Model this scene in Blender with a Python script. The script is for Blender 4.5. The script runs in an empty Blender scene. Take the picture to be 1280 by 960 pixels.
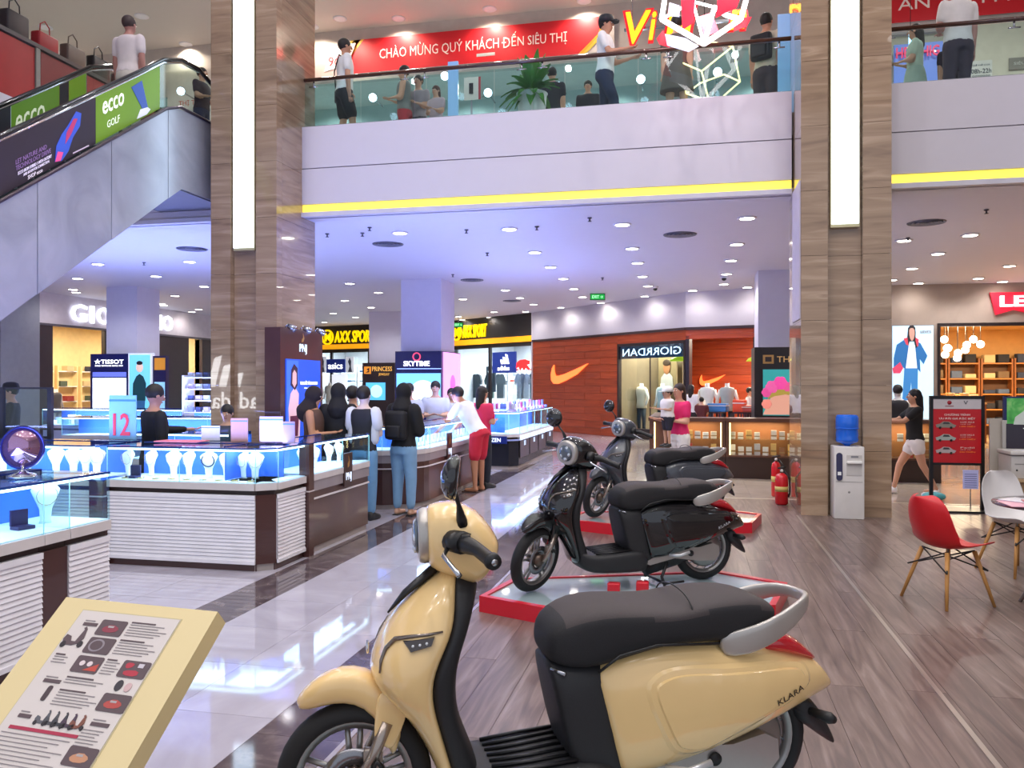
import bpy, bmesh, math, random
from mathutils import Vector, Matrix, Euler
from mathutils.bvhtree import BVHTree
from mathutils.geometry import delaunay_2d_cdt
random.seed(7)
R = math.radians; PI = math.pi
SC = bpy.context.scene; COL = SC.collection
# ---------------------------------------------------------------- camera, world, exposure
CAMH, FPX, YAW = 1.6, 1020.0, 12.44
CS, CC = math.sin(R(YAW)), math.cos(R(YAW))
cam = bpy.data.objects.new('camera', bpy.data.cameras.new('camera')); COL.objects.link(cam)
cam.location = (0, 0, CAMH); cam.rotation_euler = (R(90), 0, R(YAW))
cam.data.sensor_width = 36; cam.data.lens = FPX / 1280 * 36; cam.data.clip_start = .05; cam.data.clip_end = 200
SC.camera = cam
w = bpy.data.worlds.new('world'); SC.world = w; w.use_nodes = True
w.node_tree.nodes['Background'].inputs[0].default_value = (.80, .86, 1.0, 1)
w.node_tree.nodes['Background'].inputs[1].default_value = .85
SC.view_settings.view_transform = 'Standard'; SC.view_settings.look = 'None'
SC.view_settings.gamma = 1; SC.view_settings.exposure = -0.12; SC.view_settings.use_curve_mapping = False

def light(kind, loc, energy, color=(1, 1, 1), size=.5, rot=(0, 0, 0), sizey=None, angle=120, name='lamp_light', parent=None):
    d = bpy.data.lights.new(name, kind); d.energy = energy; d.color = color
    if kind == 'AREA':
        d.size = size
        if sizey: d.shape = 'RECTANGLE'; d.size_y = sizey
    else: d.shadow_soft_size = size
    if kind == 'SPOT': d.spot_size = R(angle); d.spot_blend = .6
    o = bpy.data.objects.new(name, d); COL.objects.link(o); o.location = loc; o.rotation_euler = rot
    if parent: o.parent = parent
    return o
WARM = (1, .86, .68); COOL = (.52, .66, 1.0); NEUT = (1, .95, .93)
# hall ceiling panels over the open well (soft, high up)
for i in range(5):
    for j in range(5): light('SPOT', (-6.0 + i * 2.6, -1.5 + j * 2.6, 9.42), 210, NEUT, .07, angle=140, name='hall_ceiling_spot')

# ---------------------------------------------------------------- helpers
def lin(h):
    h = h.lstrip('#'); v = [int(h[i:i + 2], 16) / 255 for i in (0, 2, 4)]
    return tuple((c / 12.92 if c <= .04045 else ((c + .055) / 1.055) ** 2.4) for c in v) + (1,)
MATS = {}
def M(col, rough=.5, metal=0, emit=0, coat=0, noise=.06, scale=6, key=None, bump=0):
    k = key or (col, rough, metal, emit, coat, noise, scale, bump)
    if k in MATS: return MATS[k]
    m = bpy.data.materials.new('mat_' + str(len(MATS))); m.use_nodes = True; nt = m.node_tree; b = nt.nodes['Principled BSDF']
    c = lin(col); b.inputs['Roughness'].default_value = rough; b.inputs['Metallic'].default_value = metal
    if coat: b.inputs['Coat Weight'].default_value = coat; b.inputs['Coat Roughness'].default_value = .04
    if noise and not emit:
        n = nt.nodes.new('ShaderNodeTexNoise'); n.inputs['Scale'].default_value = scale; n.inputs['Detail'].default_value = 3
        tc = nt.nodes.new('ShaderNodeTexCoord'); nt.links.new(tc.outputs['Object'], n.inputs['Vector'])
        r = nt.nodes.new('ShaderNodeMix'); r.data_type = 'RGBA'
        r.inputs[6].default_value = tuple(max(0, x * (1 - noise * 2)) for x in c[:3]) + (1,)
        r.inputs[7].default_value = tuple(min(1, x * (1 + noise * 2)) for x in c[:3]) + (1,)
        nt.links.new(n.outputs['Fac'], r.inputs[0]); nt.links.new(r.outputs[2], b.inputs['Base Color'])
        if bump:
            bp = nt.nodes.new('ShaderNodeBump'); bp.inputs['Strength'].default_value = bump; bp.inputs['Distance'].default_value = .01
            nt.links.new(n.outputs['Fac'], bp.inputs['Height']); nt.links.new(bp.outputs['Normal'], b.inputs['Normal'])
    else: b.inputs['Base Color'].default_value = c
    if emit:
        b.inputs['Emission Color'].default_value = c; b.inputs['Emission Strength'].default_value = emit
    MATS[k] = m; return m
def nodes_mat(name):
    m = bpy.data.materials.new(name); m.use_nodes = True
    return m, m.node_tree, m.node_tree.nodes['Principled BSDF']
def glass_mat(name, tint, refl=1.0):
    m = bpy.data.materials.new(name); m.use_nodes = True; nt = m.node_tree; nt.nodes.clear()
    o = nt.nodes.new('ShaderNodeOutputMaterial'); t = nt.nodes.new('ShaderNodeBsdfTransparent'); g = nt.nodes.new('ShaderNodeBsdfGlossy')
    g.inputs['Roughness'].default_value = .02; mx = nt.nodes.new('ShaderNodeMixShader')
    def mth(op, a, b=None):   # thin pane: Schlick reflectance, the same from both sides
        q = nt.nodes.new('ShaderNodeMath'); q.operation = op; nt.links.new(a, q.inputs[0])
        if b is not None: q.inputs[1].default_value = b
        return q.outputs[0]
    ge = nt.nodes.new('ShaderNodeNewGeometry'); dt = nt.nodes.new('ShaderNodeVectorMath'); dt.operation = 'DOT_PRODUCT'
    nt.links.new(ge.outputs['Incoming'], dt.inputs[0]); nt.links.new(ge.outputs['Normal'], dt.inputs[1])
    q = mth('ABSOLUTE', dt.outputs['Value']); q = mth('SUBTRACT', q, 1.0); q = mth('ABSOLUTE', q); q = mth('POWER', q, 5.0); q = mth('MULTIPLY', q, .9); q = mth('ADD', q, .03 * refl)
    t.inputs[0].default_value = tint; g.inputs[0].default_value = (1, 1, 1, 1)
    L = nt.links.new; L(q, mx.inputs[0]); L(t.outputs[0], mx.inputs[1]); L(g.outputs[0], mx.inputs[2]); L(mx.outputs[0], o.inputs[0])
    return m
GLASS = glass_mat('clear_glass', (.86, .96, .97, 1)); GLASS_T = glass_mat('teal_glass', (.82, .93, .92, 1)); EDGE = M('9fe6ea', .15, 0, .35)
def ramp(nt, fac, stops):
    r = nt.nodes.new('ShaderNodeValToRGB'); e = r.color_ramp.elements
    e[0].position, e[0].color = stops[0][0], lin(stops[0][1]); e[1].position, e[1].color = stops[-1][0], lin(stops[-1][1])
    for p, c in stops[1:-1]:
        q = e.new(p); q.color = lin(c)
    nt.links.new(fac, r.inputs[0]); return r.outputs[0]
def streaky(name, stops, scale, rough, rnd=.25, dist=1.5, world=False, coat=0):
    m, nt, b = nodes_mat(name); tc = nt.nodes.new('ShaderNodeTexCoord'); mp = nt.nodes.new('ShaderNodeMapping'); mp.inputs['Scale'].default_value = scale
    n = nt.nodes.new('ShaderNodeTexNoise'); n.inputs['Scale'].default_value = 1; n.inputs['Detail'].default_value = 5; n.inputs['Distortion'].default_value = dist
    oi = nt.nodes.new('ShaderNodeObjectInfo'); mu = nt.nodes.new('ShaderNodeVectorMath'); mu.operation = 'ADD'
    sc = nt.nodes.new('ShaderNodeMath'); sc.operation = 'MULTIPLY'; sc.inputs[1].default_value = 0 if world else 37.0
    L = nt.links.new
    if world:
        g = nt.nodes.new('ShaderNodeNewGeometry'); L(g.outputs['Position'], mp.inputs[0])
    else: L(tc.outputs['Object'], mp.inputs[0])
    L(oi.outputs['Random'], sc.inputs[0]); L(mp.outputs[0], mu.inputs[0]); L(sc.outputs[0], mu.inputs[1]); L(mu.outputs[0], n.inputs['Vector'])
    col = ramp(nt, n.outputs['Fac'], stops)
    hs = nt.nodes.new('ShaderNodeHueSaturation'); mr = nt.nodes.new('ShaderNodeMapRange'); mr.inputs[3].default_value = 1 - rnd; mr.inputs[4].default_value = 1 + rnd
    L(oi.outputs['Random'], mr.inputs[0]); L(mr.outputs[0], hs.inputs['Value']); L(col, hs.inputs['Color']); L(hs.outputs[0], b.inputs['Base Color'])
    b.inputs['Roughness'].default_value = rough
    if coat: b.inputs['Coat Weight'].default_value = coat
    return m

class MB:
    """mesh builder: verts, faces, one material index per face"""
    def __init__(s): s.v = []; s.f = []; s.m = []; s.mats = []; s.X = Matrix.Identity(4); s.sm = []
    def mi(s, m):
        if m not in s.mats: s.mats.append(m)
        return s.mats.index(m)
    def add(s, vs, fs, m, smooth=False):
        o = len(s.v); X = s.X; k = s.mi(m)
        s.v += [X @ Vector(v) for v in vs]
        for f in fs: s.f.append([i + o for i in f]); s.m.append(k); s.sm.append(smooth)
        return s
    def box(s, x0, x1, y0, y1, z0, z1, m):
        vs = [(x, y, z) for z in (z0, z1) for y in (y0, y1) for x in (x0, x1)]
        return s.add(vs, [(0, 2, 3, 1), (4, 5, 7, 6), (0, 1, 5, 4), (2, 6, 7, 3), (0, 4, 6, 2), (1, 3, 7, 5)], m)
    def bbox(s, x0, x1, y0, y1, z0, z1, m, b=.01):
        bm = bmesh.new(); bmesh.ops.create_cube(bm, size=1)
        for v in bm.verts: v.co = Vector(((x0 + x1) / 2 + v.co.x * (x1 - x0), (y0 + y1) / 2 + v.co.y * (y1 - y0), (z0 + z1) / 2 + v.co.z * (z1 - z0)))
        bmesh.ops.bevel(bm, geom=list(bm.edges), offset=b, segments=2, affect='EDGES', profile=.6)
        return s.bm(bm, m, True)
    def bm(s, bm, m, smooth=False):
        bm.verts.index_update(); s.add([v.co.copy() for v in bm.verts], [[v.index for v in f.verts] for f in bm.faces], m, smooth); bm.free(); return s
    def prism(s, pts, y0, y1, m, axis='y', smooth=False):
        """polygon extruded: pts (x,z) along y, or (x,y) along z"""
        n = len(pts); P = (lambda p, t: (p[0], t, p[1])) if axis == 'y' else ((lambda p, t: (p[0], p[1], t)) if axis == 'z' else (lambda p, t: (t, p[0], p[1])))
        vs = [P(p, y0) for p in pts] + [P(p, y1) for p in pts]
        a = sum(pts[i][0] * pts[(i + 1) % n][1] - pts[(i + 1) % n][0] * pts[i][1] for i in range(n))
        fl = (a > 0) != (axis == 'y')
        f = [list(range(n)), list(range(2 * n - 1, n - 1, -1))] + [[i, i + n, (i + 1) % n + n, (i + 1) % n] for i in range(n)]
        if fl: f = [list(reversed(q)) for q in f]
        s.add(vs, f[:2], m, False); o = len(s.v) - 2 * n; k = s.mi(m)
        for q in f[2:]: s.f.append([i + o for i in q]); s.m.append(k); s.sm.append(smooth)
        return s
    def tube(s, pts, r, m, n=10, cap=True, flat=1.0):
        pts = [Vector(p) for p in pts]; N = len(pts); rr = r if isinstance(r, (list, tuple)) else [r] * N
        vs = []; up = None
        for i, p in enumerate(pts):
            t = (pts[min(i + 1, N - 1)] - pts[max(i - 1, 0)]).normalized()
            if up is None: up = Vector((0, 0, 1)) if abs(t.z) < .9 else Vector((0, 1, 0))
            a = t.cross(up); a = a.normalized() if a.length > 1e-6 else Vector((1, 0, 0)); b = a.cross(t).normalized(); up = b
            for k in range(n):
                q = 2 * PI * k / n; vs.append(p + (a * math.cos(q) + b * math.sin(q) * flat) * rr[i])
        fs = [[i * n + k, i * n + (k + 1) % n, (i + 1) * n + (k + 1) % n, (i + 1) * n + k] for i in range(N - 1) for k in range(n)]
        if cap: fs += [list(range(n - 1, -1, -1)), list(range((N - 1) * n, N * n))]
        return s.add(vs, fs, m, True)
    def lathe(s, prof, m, c=(0, 0, 0), axis='z', n=20, sx=1, sy=1):
        vs = []; c = Vector(c)
        for r, z in prof:
            for k in range(n):
                q = 2 * PI * k / n; a, b = r * math.cos(q) * sx, r * math.sin(q) * sy
                vs.append(c + Vector({'z': (a, b, z), 'y': (a, z, -b), 'x': (z, a, b)}[axis]))
        N = len(prof)
        fs = [[i * n + k, i * n + (k + 1) % n, (i + 1) * n + (k + 1) % n, (i + 1) * n + k] for i in range(N - 1) for k in range(n)]
        if tuple(prof[0]) != tuple(prof[-1]): fs += [list(range(n - 1, -1, -1)), list(range((N - 1) * n, N * n))]
        return s.add(vs, fs, m, True)
    def ball(s, c, r, m, n=10, sx=1, sy=1, sz=1):
        return s.lathe([(max(1e-4, r * math.sin(PI * i / n)) , -r * sz * math.cos(PI * i / n)) for i in range(n + 1)], m, c, n=n + 4, sx=sx, sy=sy)
    def rings(s, rings, m, cap=True, smooth=True, closed=False):
        n = len(rings[0]); vs = [p for r in rings for p in r]; N = len(rings)
        fs = [[i * n + k, i * n + (k + 1) % n, (i + 1) * n + (k + 1) % n, (i + 1) * n + k] for i in range(N - 1) for k in range(n)]
        if closed: fs += [[(N - 1) * n + k, (N - 1) * n + (k + 1) % n, (k + 1) % n, k] for k in range(n)]
        elif cap: fs += [list(range(n - 1, -1, -1)), list(range((N - 1) * n, N * n))]
        return s.add(vs, fs, m, smooth)
    def mesh(s, name):
        me = bpy.data.meshes.new(name); me.from_pydata(s.v, [], s.f)
        for m in s.mats: me.materials.append(m)
        me.polygons.foreach_set('material_index', s.m); me.polygons.foreach_set('use_smooth', s.sm); me.update(); return me
def fixn(me):
    bm = bmesh.new(); bm.from_mesh(me); bmesh.ops.recalc_face_normals(bm, faces=bm.faces); bm.to_mesh(me); bm.free(); return me
def obj(name, mb, parent=None, sub=0, fix=True, sharp=None):
    me = mb.mesh(name) if isinstance(mb, MB) else mb
    if fix and isinstance(mb, MB): fixn(me)
    o = bpy.data.objects.new(name, me); COL.objects.link(o); o.parent = parent
    if sub:
        md = o.modifiers.new('sub', 'SUBSURF'); md.levels = md.render_levels = sub
    if sharp: me.set_sharp_from_angle(angle=R(sharp))
    return o
def tag(o, label=None, cat=None, group=None, kind=None):
    if label: o['label'] = label
    if cat: o['category'] = cat
    if group: o['group'] = group
    if kind: o['kind'] = kind
    return o
def thing(name, label, cat, loc=(0, 0, 0), rz=0, group=None):
    o = bpy.data.objects.new(name, None); COL.objects.link(o); o.location = loc; o.rotation_euler = (0, 0, rz); o.empty_display_size = .1
    return tag(o, label, cat, group)
def root(name, loc=(0, 0, 0), rz=0):
    o = bpy.data.objects.new(name, None); COL.objects.link(o); o.location = loc; o.rotation_euler = (0, 0, rz); o['kind'] = 'structure'; return o
def struct(name, mb, parent=None):
    o = obj(name, mb, parent)
    if not parent: o['kind'] = 'structure'
    return o
def copy_tree(o, parent=None):
    c = o.copy(); COL.objects.link(c); c.parent = parent
    for ch in KIDS(o): copy_tree(ch, c)
    return c
def KIDS(o): return [q for q in COL.objects if q.parent == o]
def B(x0, x1, y0, y1, z0, z1, m): return MB().box(x0, x1, y0, y1, z0, z1, m)
TMP = bpy.data.scenes.new('work')   # scratch scene, removed at the end
def evaluated_mesh(o):
    vl = TMP.view_layers[0]; TMP.collection.objects.link(o); vl.update(); me = bpy.data.meshes.new_from_object(o.evaluated_get(vl.depsgraph)); bpy.data.objects.remove(o); return me
def text(s, w, h, m, parent=None, loc=(0, 0, 0), rot=(R(90), 0, 0), depth=.004, name='lettering', fit=True, mirror=False, bold=0.0, shear=0.0, res=2):
    cu = bpy.data.curves.new('t', 'FONT'); cu.body = s; cu.align_x = 'CENTER'; cu.align_y = 'CENTER'; cu.extrude = .02; cu.offset = bold * .4; cu.resolution_u = res; cu.shear = shear
    me = evaluated_mesh(bpy.data.objects.new('t', cu))
    xs = [v.co.x for v in me.vertices]; ys = [v.co.y for v in me.vertices]; W = max(xs) - min(xs); Hh = max(ys) - min(ys)
    sx = w / W; sy = h / Hh if fit and h else sx
    if not w: sx = sy = h / Hh
    cx, cy = (max(xs) + min(xs)) / 2, (max(ys) + min(ys)) / 2
    for v in me.vertices: v.co = Vector(((v.co.x - cx) * sx * (-1 if mirror else 1), (v.co.y - cy) * sy, (v.co.z / .02 + 1) * .5 * depth))
    me.materials.clear(); me.materials.append(m)
    o = bpy.data.objects.new(name, me); COL.objects.link(o); o.parent = parent; o.location = loc; o.rotation_euler = rot
    return o
# viewing geometry of the photograph, used to measure where things stand
def ray(px, py): t = (px - 640) / FPX; return Vector((-CS + CC * t, CC + CS * t, -(py - 480) / FPX))
def G(px, py, z=0): d = ray(px, py); k = (z - CAMH) / d.z; return Vector((d.x * k, d.y * k, z))
def atY(px, py, Y): d = ray(px, py); k = Y / d.y; return Vector((d.x * k, Y, CAMH + d.z * k))
def atX(px, py, X): d = ray(px, py); k = X / d.x; return Vector((X, d.y * k, CAMH + d.z * k))
class Wall:
    """vertical plane from P to Q (left to right as seen); s runs along it"""
    def __init__(s, P, Q): s.P = Vector(P); s.Q = Vector(Q); s.d = (s.Q - s.P).normalized(); s.n = Vector((-s.d.y, s.d.x)); s.L = (s.Q - s.P).length; s.rz = math.atan2(s.d.y, s.d.x)
    def at(s, px, py=480):
        r = ray(px, py); k = s.P.dot(s.n) / (r.x * s.n.x + r.y * s.n.y); p = Vector((r.x * k, r.y * k)); return (p - s.P).dot(s.d), CAMH + r.z * k
    def loc(s, z=0): return (s.P.x, s.P.y, z)
# ---------------------------------------------------------------- materials shared
MET = M('b9bcc2', .25, 1); CHROME = M('d8dade', .08, 1); BLK = M('141416', .45); DKM = M('26262a', .35, .6); WHITE = M('e8e6ea', .45); WALLW = M('d9d5df', .6, noise=.02)
BROWN = M('4a2a26', .3, coat=.4); DBR = M('2f1c1b', .3); LEDW = M('e6f6ff', .5, 0, 5.0); LEDC = M('dff2ff', .5, 0, 2.2)
STONE = streaky('pillar_stone', [(.25, '7e6652'), (.42, '947a61'), (.55, '9d8369'), (.68, 'ae947a'), (.82, '8a715b')], (.9, .9, 9), .16, .05, 1.0, coat=.8)
STONE.node_tree.nodes['Principled BSDF'].inputs['Coat Roughness'].default_value = .01
WOODF = streaky('wood_plank', [(.25, '4c3d3b'), (.45, '67554f'), (.6, '79665f'), (.8, '90807a')], (16, 1.3, 1), .33, .10, 1.2)
ORANGE = streaky('orange_timber', [(.2, '8a3318'), (.5, 'a8431f'), (.8, 'bb5228')], (1.2, 1.2, 22), .4, .10, .6)
TILEC = streaky('cream_tile', [(.2, 'a39daa'), (.6, 'b5b0bc'), (.85, 'c2bdc8')], (1.5, 1.5, 1.5), .05, .03, 2.0)
TILED = streaky('dark_tile', [(.3, '4a4046'), (.5, '564b50'), (.66, '75696a'), (.75, '51474b')], (2.2, 2.2, 1), .06, .08, 3.0)
TILEB = streaky('beige_tile', [(.2, 'b3a292'), (.6, 'c2b2a2'), (.85, 'cdbfb0')], (1.3, 1.3, 1), .08, .03, 2.0)
# ---------------------------------------------------------------- floor
fl = root('floor')
b = B(-18, 12, -2, 36, -.3, -.012, M('6f686a', .4)); obj('slab', b, fl)
def seg_floor(x0, x1, y0, y1, m):
    obj('screed', B(x0, x1, y0, y1, -.02, -.0015, m), fl)
TM = {}
def tiles(x0, x1, y0, y1, nx, ny, m, name='tile'):
    dx, dy = (x1 - x0) / nx, (y1 - y0) / ny; k = (round(dx, 3), round(dy, 3), m.name)
    if k not in TM: TM[k] = fixn(B(-dx / 2 + .0012, dx / 2 - .0012, -dy / 2 + .0012, dy / 2 - .0012, -.012, 0, m).mesh('tile'))
    for i in range(nx):
        for j in range(ny):
            o = bpy.data.objects.new(name, TM[k]); COL.objects.link(o); o.parent = fl; o.location = (x0 + (i + .5) * dx, y0 + (j + .5) * dy, 0)
tiles(-3.05, -1.95, 1.6, 16.0, 2, 22, TILEC); tiles(-3.45, -3.05, 2.2, 16.0, 1, 14, TILED); tiles(-1.95, -1.52, 1.6, 16.0, 1, 16, TILED)
tiles(-6.45, -3.45, 2.4, 10.8, 5, 14, TILEC); tiles(-1.52, 5.5, 11.85, 14.85, 12, 5, TILEB)
seg_floor(-17.9, -6.45, -1, 35.5, TILEC); seg_floor(-6.45, -3.45, 10.8, 35.5, TILEC); seg_floor(-3.45, -1.52, 16, 35.5, TILEC)
seg_floor(-1.52, 12, 14.85, 26, TILEB); seg_floor(5.5, 12, 11.85, 14.85, TILEB); seg_floor(-1.52, 12, -1.5, 1.5, WOODF)
seg_floor(-6.45, -3.45, -1, 2.4, TILEC); seg_floor(-3.45, -1.52, -1, 1.6, TILEC)
pw, pl = .2, 2.07; pm = fixn(B(-pw / 2 + .001, pw / 2 - .001, -pl / 2 + .001, pl / 2 - .001, -.012, 0, WOODF).mesh('plank'))
ps = fixn(B(-pw / 2 + .001, pw / 2 - .001, -pl / 4 + .001, pl / 4 - .001, -.012, 0, WOODF).mesh('plank'))
for i in range(38):
    x = -1.51 + (i + .5) * pw; y = 1.5; first = i % 2
    while y < 11.8:
        L = pl / 2 if (first or 11.85 - y < pl * .9) else pl; first = 0
        o = bpy.data.objects.new('plank', ps if L < pl else pm); COL.objects.link(o); o.parent = fl; o.location = (x, y + L / 2, 0); y += L
struct('trim_1', B(1.235, 1.262, 1.5, 10.45, 0, .004, M('b3a89f', .3, .7))); struct('trim_2', B(-1.52, 9, 11.8, 11.85, 0, .005, M('c9bfae', .3, .3)))
struct('trim_3', B(-1.525, -1.50, 1.5, 11.8, 0, .004, M('b8aeb0', .3, .7)))
# ---------------------------------------------------------------- level 1 ceiling, slab with cove, upper level
CEILM = M('d6d4de', .55, noise=.01)
b = B(-18, 12, 11.36, 36, 4.10, 4.2, CEILM); struct('ceiling', b)
b = B(-18, -9.4, -2, 11.3, 4.10, 4.2, CEILM); struct('ceiling.001', b)
sl = root('slab_edge')
FASC = M('cfc9d2', .55, noise=.01)
for x0, x1 in ((-9.4, -5.75), (-5.74, 1.28), (2.34, 12)):
    obj('fascia_panel', B(x0, x1, 11.27, 11.36, 4.83, 5.45, FASC), sl); obj('fascia_panel', B(x0, x1, 11.27, 11.36, 4.29, 4.815, FASC), sl)
    obj('backing', B(x0, x1, 11.30, 11.34, 4.2, 5.3, M('8f8a94', .6)), sl)
    obj('cove_light' if x0 > -9 else 'cove_panel', B(x0, x1, 11.29, 11.33, 4.17, 4.285, M('ffe858', .5, 0, 1.05) if x0 > -9 else FASC), sl)
    obj('cove_lip', B(x0, x1, 11.24, 11.40, 4.10, 4.165, M('cfcbd4', .55)), sl)
struct('floor.001', B(-18, 12, 11.36, 22, 4.9, 5.2, M('b9b4b4', .2)))
struct('floor.002', B(-18, -9.4, -2, 11.36, 4.9, 5.2, M('b9b4b4', .2)))
pe = root('parapet'); obj('fascia_panel', B(-9.4, -9.3, -1, 9.9, 4.1, 5.62, M('d8d4d8', .5)), pe)
struct('ceiling.002', B(-18, 12, -4, 22, 9.5, 9.6, M('cfc6bd', .6, noise=.01)))
struct('wall_back.001', B(-18, 12, 17.0, 17.15, 8.35, 9.5, M('c9bfb8', .6)))
struct('wall_right', B(11.9, 12, -4, 26, 0, 9.5, M('b9aea6', .6))); struct('wall_left.001', B(-18.0, -17.9, -4, 22, 4.2, 9.5, M('c9bfb8', .6)))
# upper shop: glazed back wall and bays
ub = root('wall_back.002'); obj('wall_panel', B(-18, 3.6, 18.6, 18.7, 5.2, 8.35, M('bccbca', .4)), ub)
obj('wall_panel', B(3.6, 12, 17.1, 17.2, 5.2, 8.35, M('d6cfae', .4, 0, .0)), ub)
for i in range(14): obj('glass_panel', B(-17.9 + i * 1.53, -16.4 + i * 1.53, 17.02, 17.04, 5.2, 8.35, GLASS), ub)
struct('ceiling.003', B(-18, 12, 17.15, 18.7, 8.35, 8.45, M('d8d4d0', .6)))
for i in range(8): light('SPOT', (-15 + i * 3.3, 17.8, 8.3), 110, NEUT, .08, angle=165, name='upper_wall_fill')  # fill lights added to brighten the wall behind the upper glazing
# ---------------------------------------------------------------- stone pillars with light strips
def pillar(x0, name):
    r = root(name, (x0, 10.5, 0)); W = 1.03; D = 1.2; fl_, fr = .31, .71; rows = 12; H = 9.5 / rows
    obj('core', B(.03, W - .03, .14, D - .02, 0, 9.5, M('4d4038', .5)), r)
    ms = {}
    def pan(x0_, x1_, y0_, y1_):
        k = (x0_, x1_, y0_, y1_); me = fixn(MB().box(x0_, x1_, y0_, y1_, .0, H - .004, STONE).mesh('panel'))
        for j in range(rows):
            o = bpy.data.objects.new('panel', me); COL.objects.link(o); o.parent = r; o.location = (0, 0, j * H)
    pan(0, fl_, 0, .16); pan(fr, W, 0, .16); pan(fl_ + .003, fr - .003, .10, .16); pan(0, .03, .162, D); pan(W - .03, W, .162, D)
    obj('panel', B(.03, W - .03, D - .03, D, 0, 9.5, STONE), r)
    lb = obj('light_strip_housing', B(fl_ + .035, fr - .035, .02, .10, 3.50, 9.5, M('c9b98f', .3, .5)), r)
    obj('light_diffuser', B(fl_ + .045, fr - .045, .0, .02, 3.54, 9.5, M('d8f0ff', .4, 0, 4.0)), lb)
    return r
pillar(-6.74, 'column'); pillar(1.30, 'column.001')
obj('upper_cladding', B(1.285, 1.298, 10.52, 11.25, 2.40, 4.1, M('c4bccb', .5)), bpy.data.objects['column.001']).matrix_parent_inverse = Matrix.Translation((-1.30, -10.5, 0))
def white_column(x0, x1, y0, y1, n):
    r = root('column.00%d' % n, (0, 0, 0)); obj('panel', B(x0, x1, y0, y1, 0, 2.3, WALLW), r); obj('panel', B(x0, x1, y0, y1, 2.305, 4.1, WALLW), r)
white_column(-6.80, -5.80, 18.5, 19.6, 2); white_column(1.42, 2.5, 18.7, 19.8, 3); white_column(-14.75, -13.85, 18.3, 19.2, 4); white_column(-10.95, -9.75, 26.6, 27.8, 5)
# ---------------------------------------------------------------- ceiling downlights
LP = [(.375 * a + 300, .375 * c + 220) for a, c in ((533, 188), (898, 175), (983, 253), (1035, 302), (1078, 341), (1113, 375), (1142, 402), (366, 357), (461, 387), (350, 414), (437, 437), (311, 457), (385, 470), (281, 487), (511, 455), (743, 409), (728, 468), (885, 379), (934, 405), (979, 427), (847, 452))]
LP += [(a / 3.2 + 880, c / 3.2 + 260) for a, c in ((172, 38), (131, 143), (108, 208), (90, 262), (79, 303), (352, 252), (752, 286), (1064, 107), (936, 181), (832, 240), (1222, 230), (1097, 280))]
LP += [(a / 4, c / 4 + 300) for a, c in ((490, 118), (388, 190), (365, 245), (948, 106), (780, 179), (1020, 230), (875, 277), (808, 317), (993, 345))]
LP += [(778, 280), (790, 310), (797, 328), (803, 345), (810, 357), (1213, 293), (1130, 300)]
dl = None; LAMP = M('fff6e8', .5, 0, 22.0)
for i, (a, c) in enumerate(LP):
    p = G(a, c, 4.1)
    if p.y > 33.5 or p.x < -17: continue
    if dl is None:
        dl = thing('ceiling_downlight', 'small round recessed downlight glowing white in the lower ceiling', 'ceiling light', p, 0, 'round downlights in the lower ceiling')
        obj('trim_ring', MB().lathe([(.105, -.001), (.14, -.001), (.145, -.012), (.11, -.022), (.105, -.001)], WHITE, n=18), dl); obj('lamp_face', MB().lathe([(.108, -.020), (.108, -.004)], LAMP, n=18), dl); o = dl
    else: o = copy_tree(dl); o.location = p
    if i % 2 == 0 or p.y < 16: light('SPOT', (p.x, p.y, 4.06), 135, (.93, .93, 1.0) if p.x < 0 else NEUT, .08, angle=150, name='downlight_beam')
for a, c in ((657, 390), (701, 385), (751, 379), (806, 371), (866, 364), (934, 360), (1148, 355), (1253, 353), (95, 366), (205, 382), (240, 390), (612, 397), (578, 400), (425, 411)):
    p = G(a, c, 4.1); d = Vector((p.x, p.y)).normalized() * .25; o = copy_tree(dl); o.location = (p.x - d.x, p.y - d.y, 4.1); o['label'] = 'round downlight close to the shop fascia at the edge of the lower ceiling'; o['group'] = 'downlights along the shop fascias'
    light('SPOT', (p.x - d.x * 2, p.y - d.y * 2, 4.05), 36, NEUT, .08, angle=160, name='wall_wash_beam')
for a, c in ((485, 305), (850, 293), (1158, 278), (240, 311), (590, 350), (640, 376)):
    p = G(a, c, 4.1); v = thing('ceiling_vent', 'round slatted air vent set in the lower ceiling', 'vent', p, 0, 'round air vents in the lower ceiling')
    mb = MB()
    for q in range(4): mb.lathe([(.06 + q * .06, 0), (.09 + q * .06, -.012), (.095 + q * .06, -.012), (.10 + q * .06, 0)], M('6b6b78', .5), n=20)
    obj('vent_ring', mb, v)
for a, c in ((453, 291), (462, 284), (409, 292), (609, 316), (583, 287), (671, 283), (737, 272), (180, 328), (566, 343), (753, 347), (1135, 297), (1233, 262)):
    p = G(a, c, 4.1); v = tag(obj('sprinkler_head', MB().lathe([(.035, 0), (.035, -.012), (.012, -.02), (.012, -.05), (.03, -.055), (.03, -.06)], M('4d4d55', .4, .6), p, n=10)), 'small metal sprinkler head hanging under the lower ceiling', 'sprinkler', 'sprinkler heads on the lower ceiling')
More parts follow.
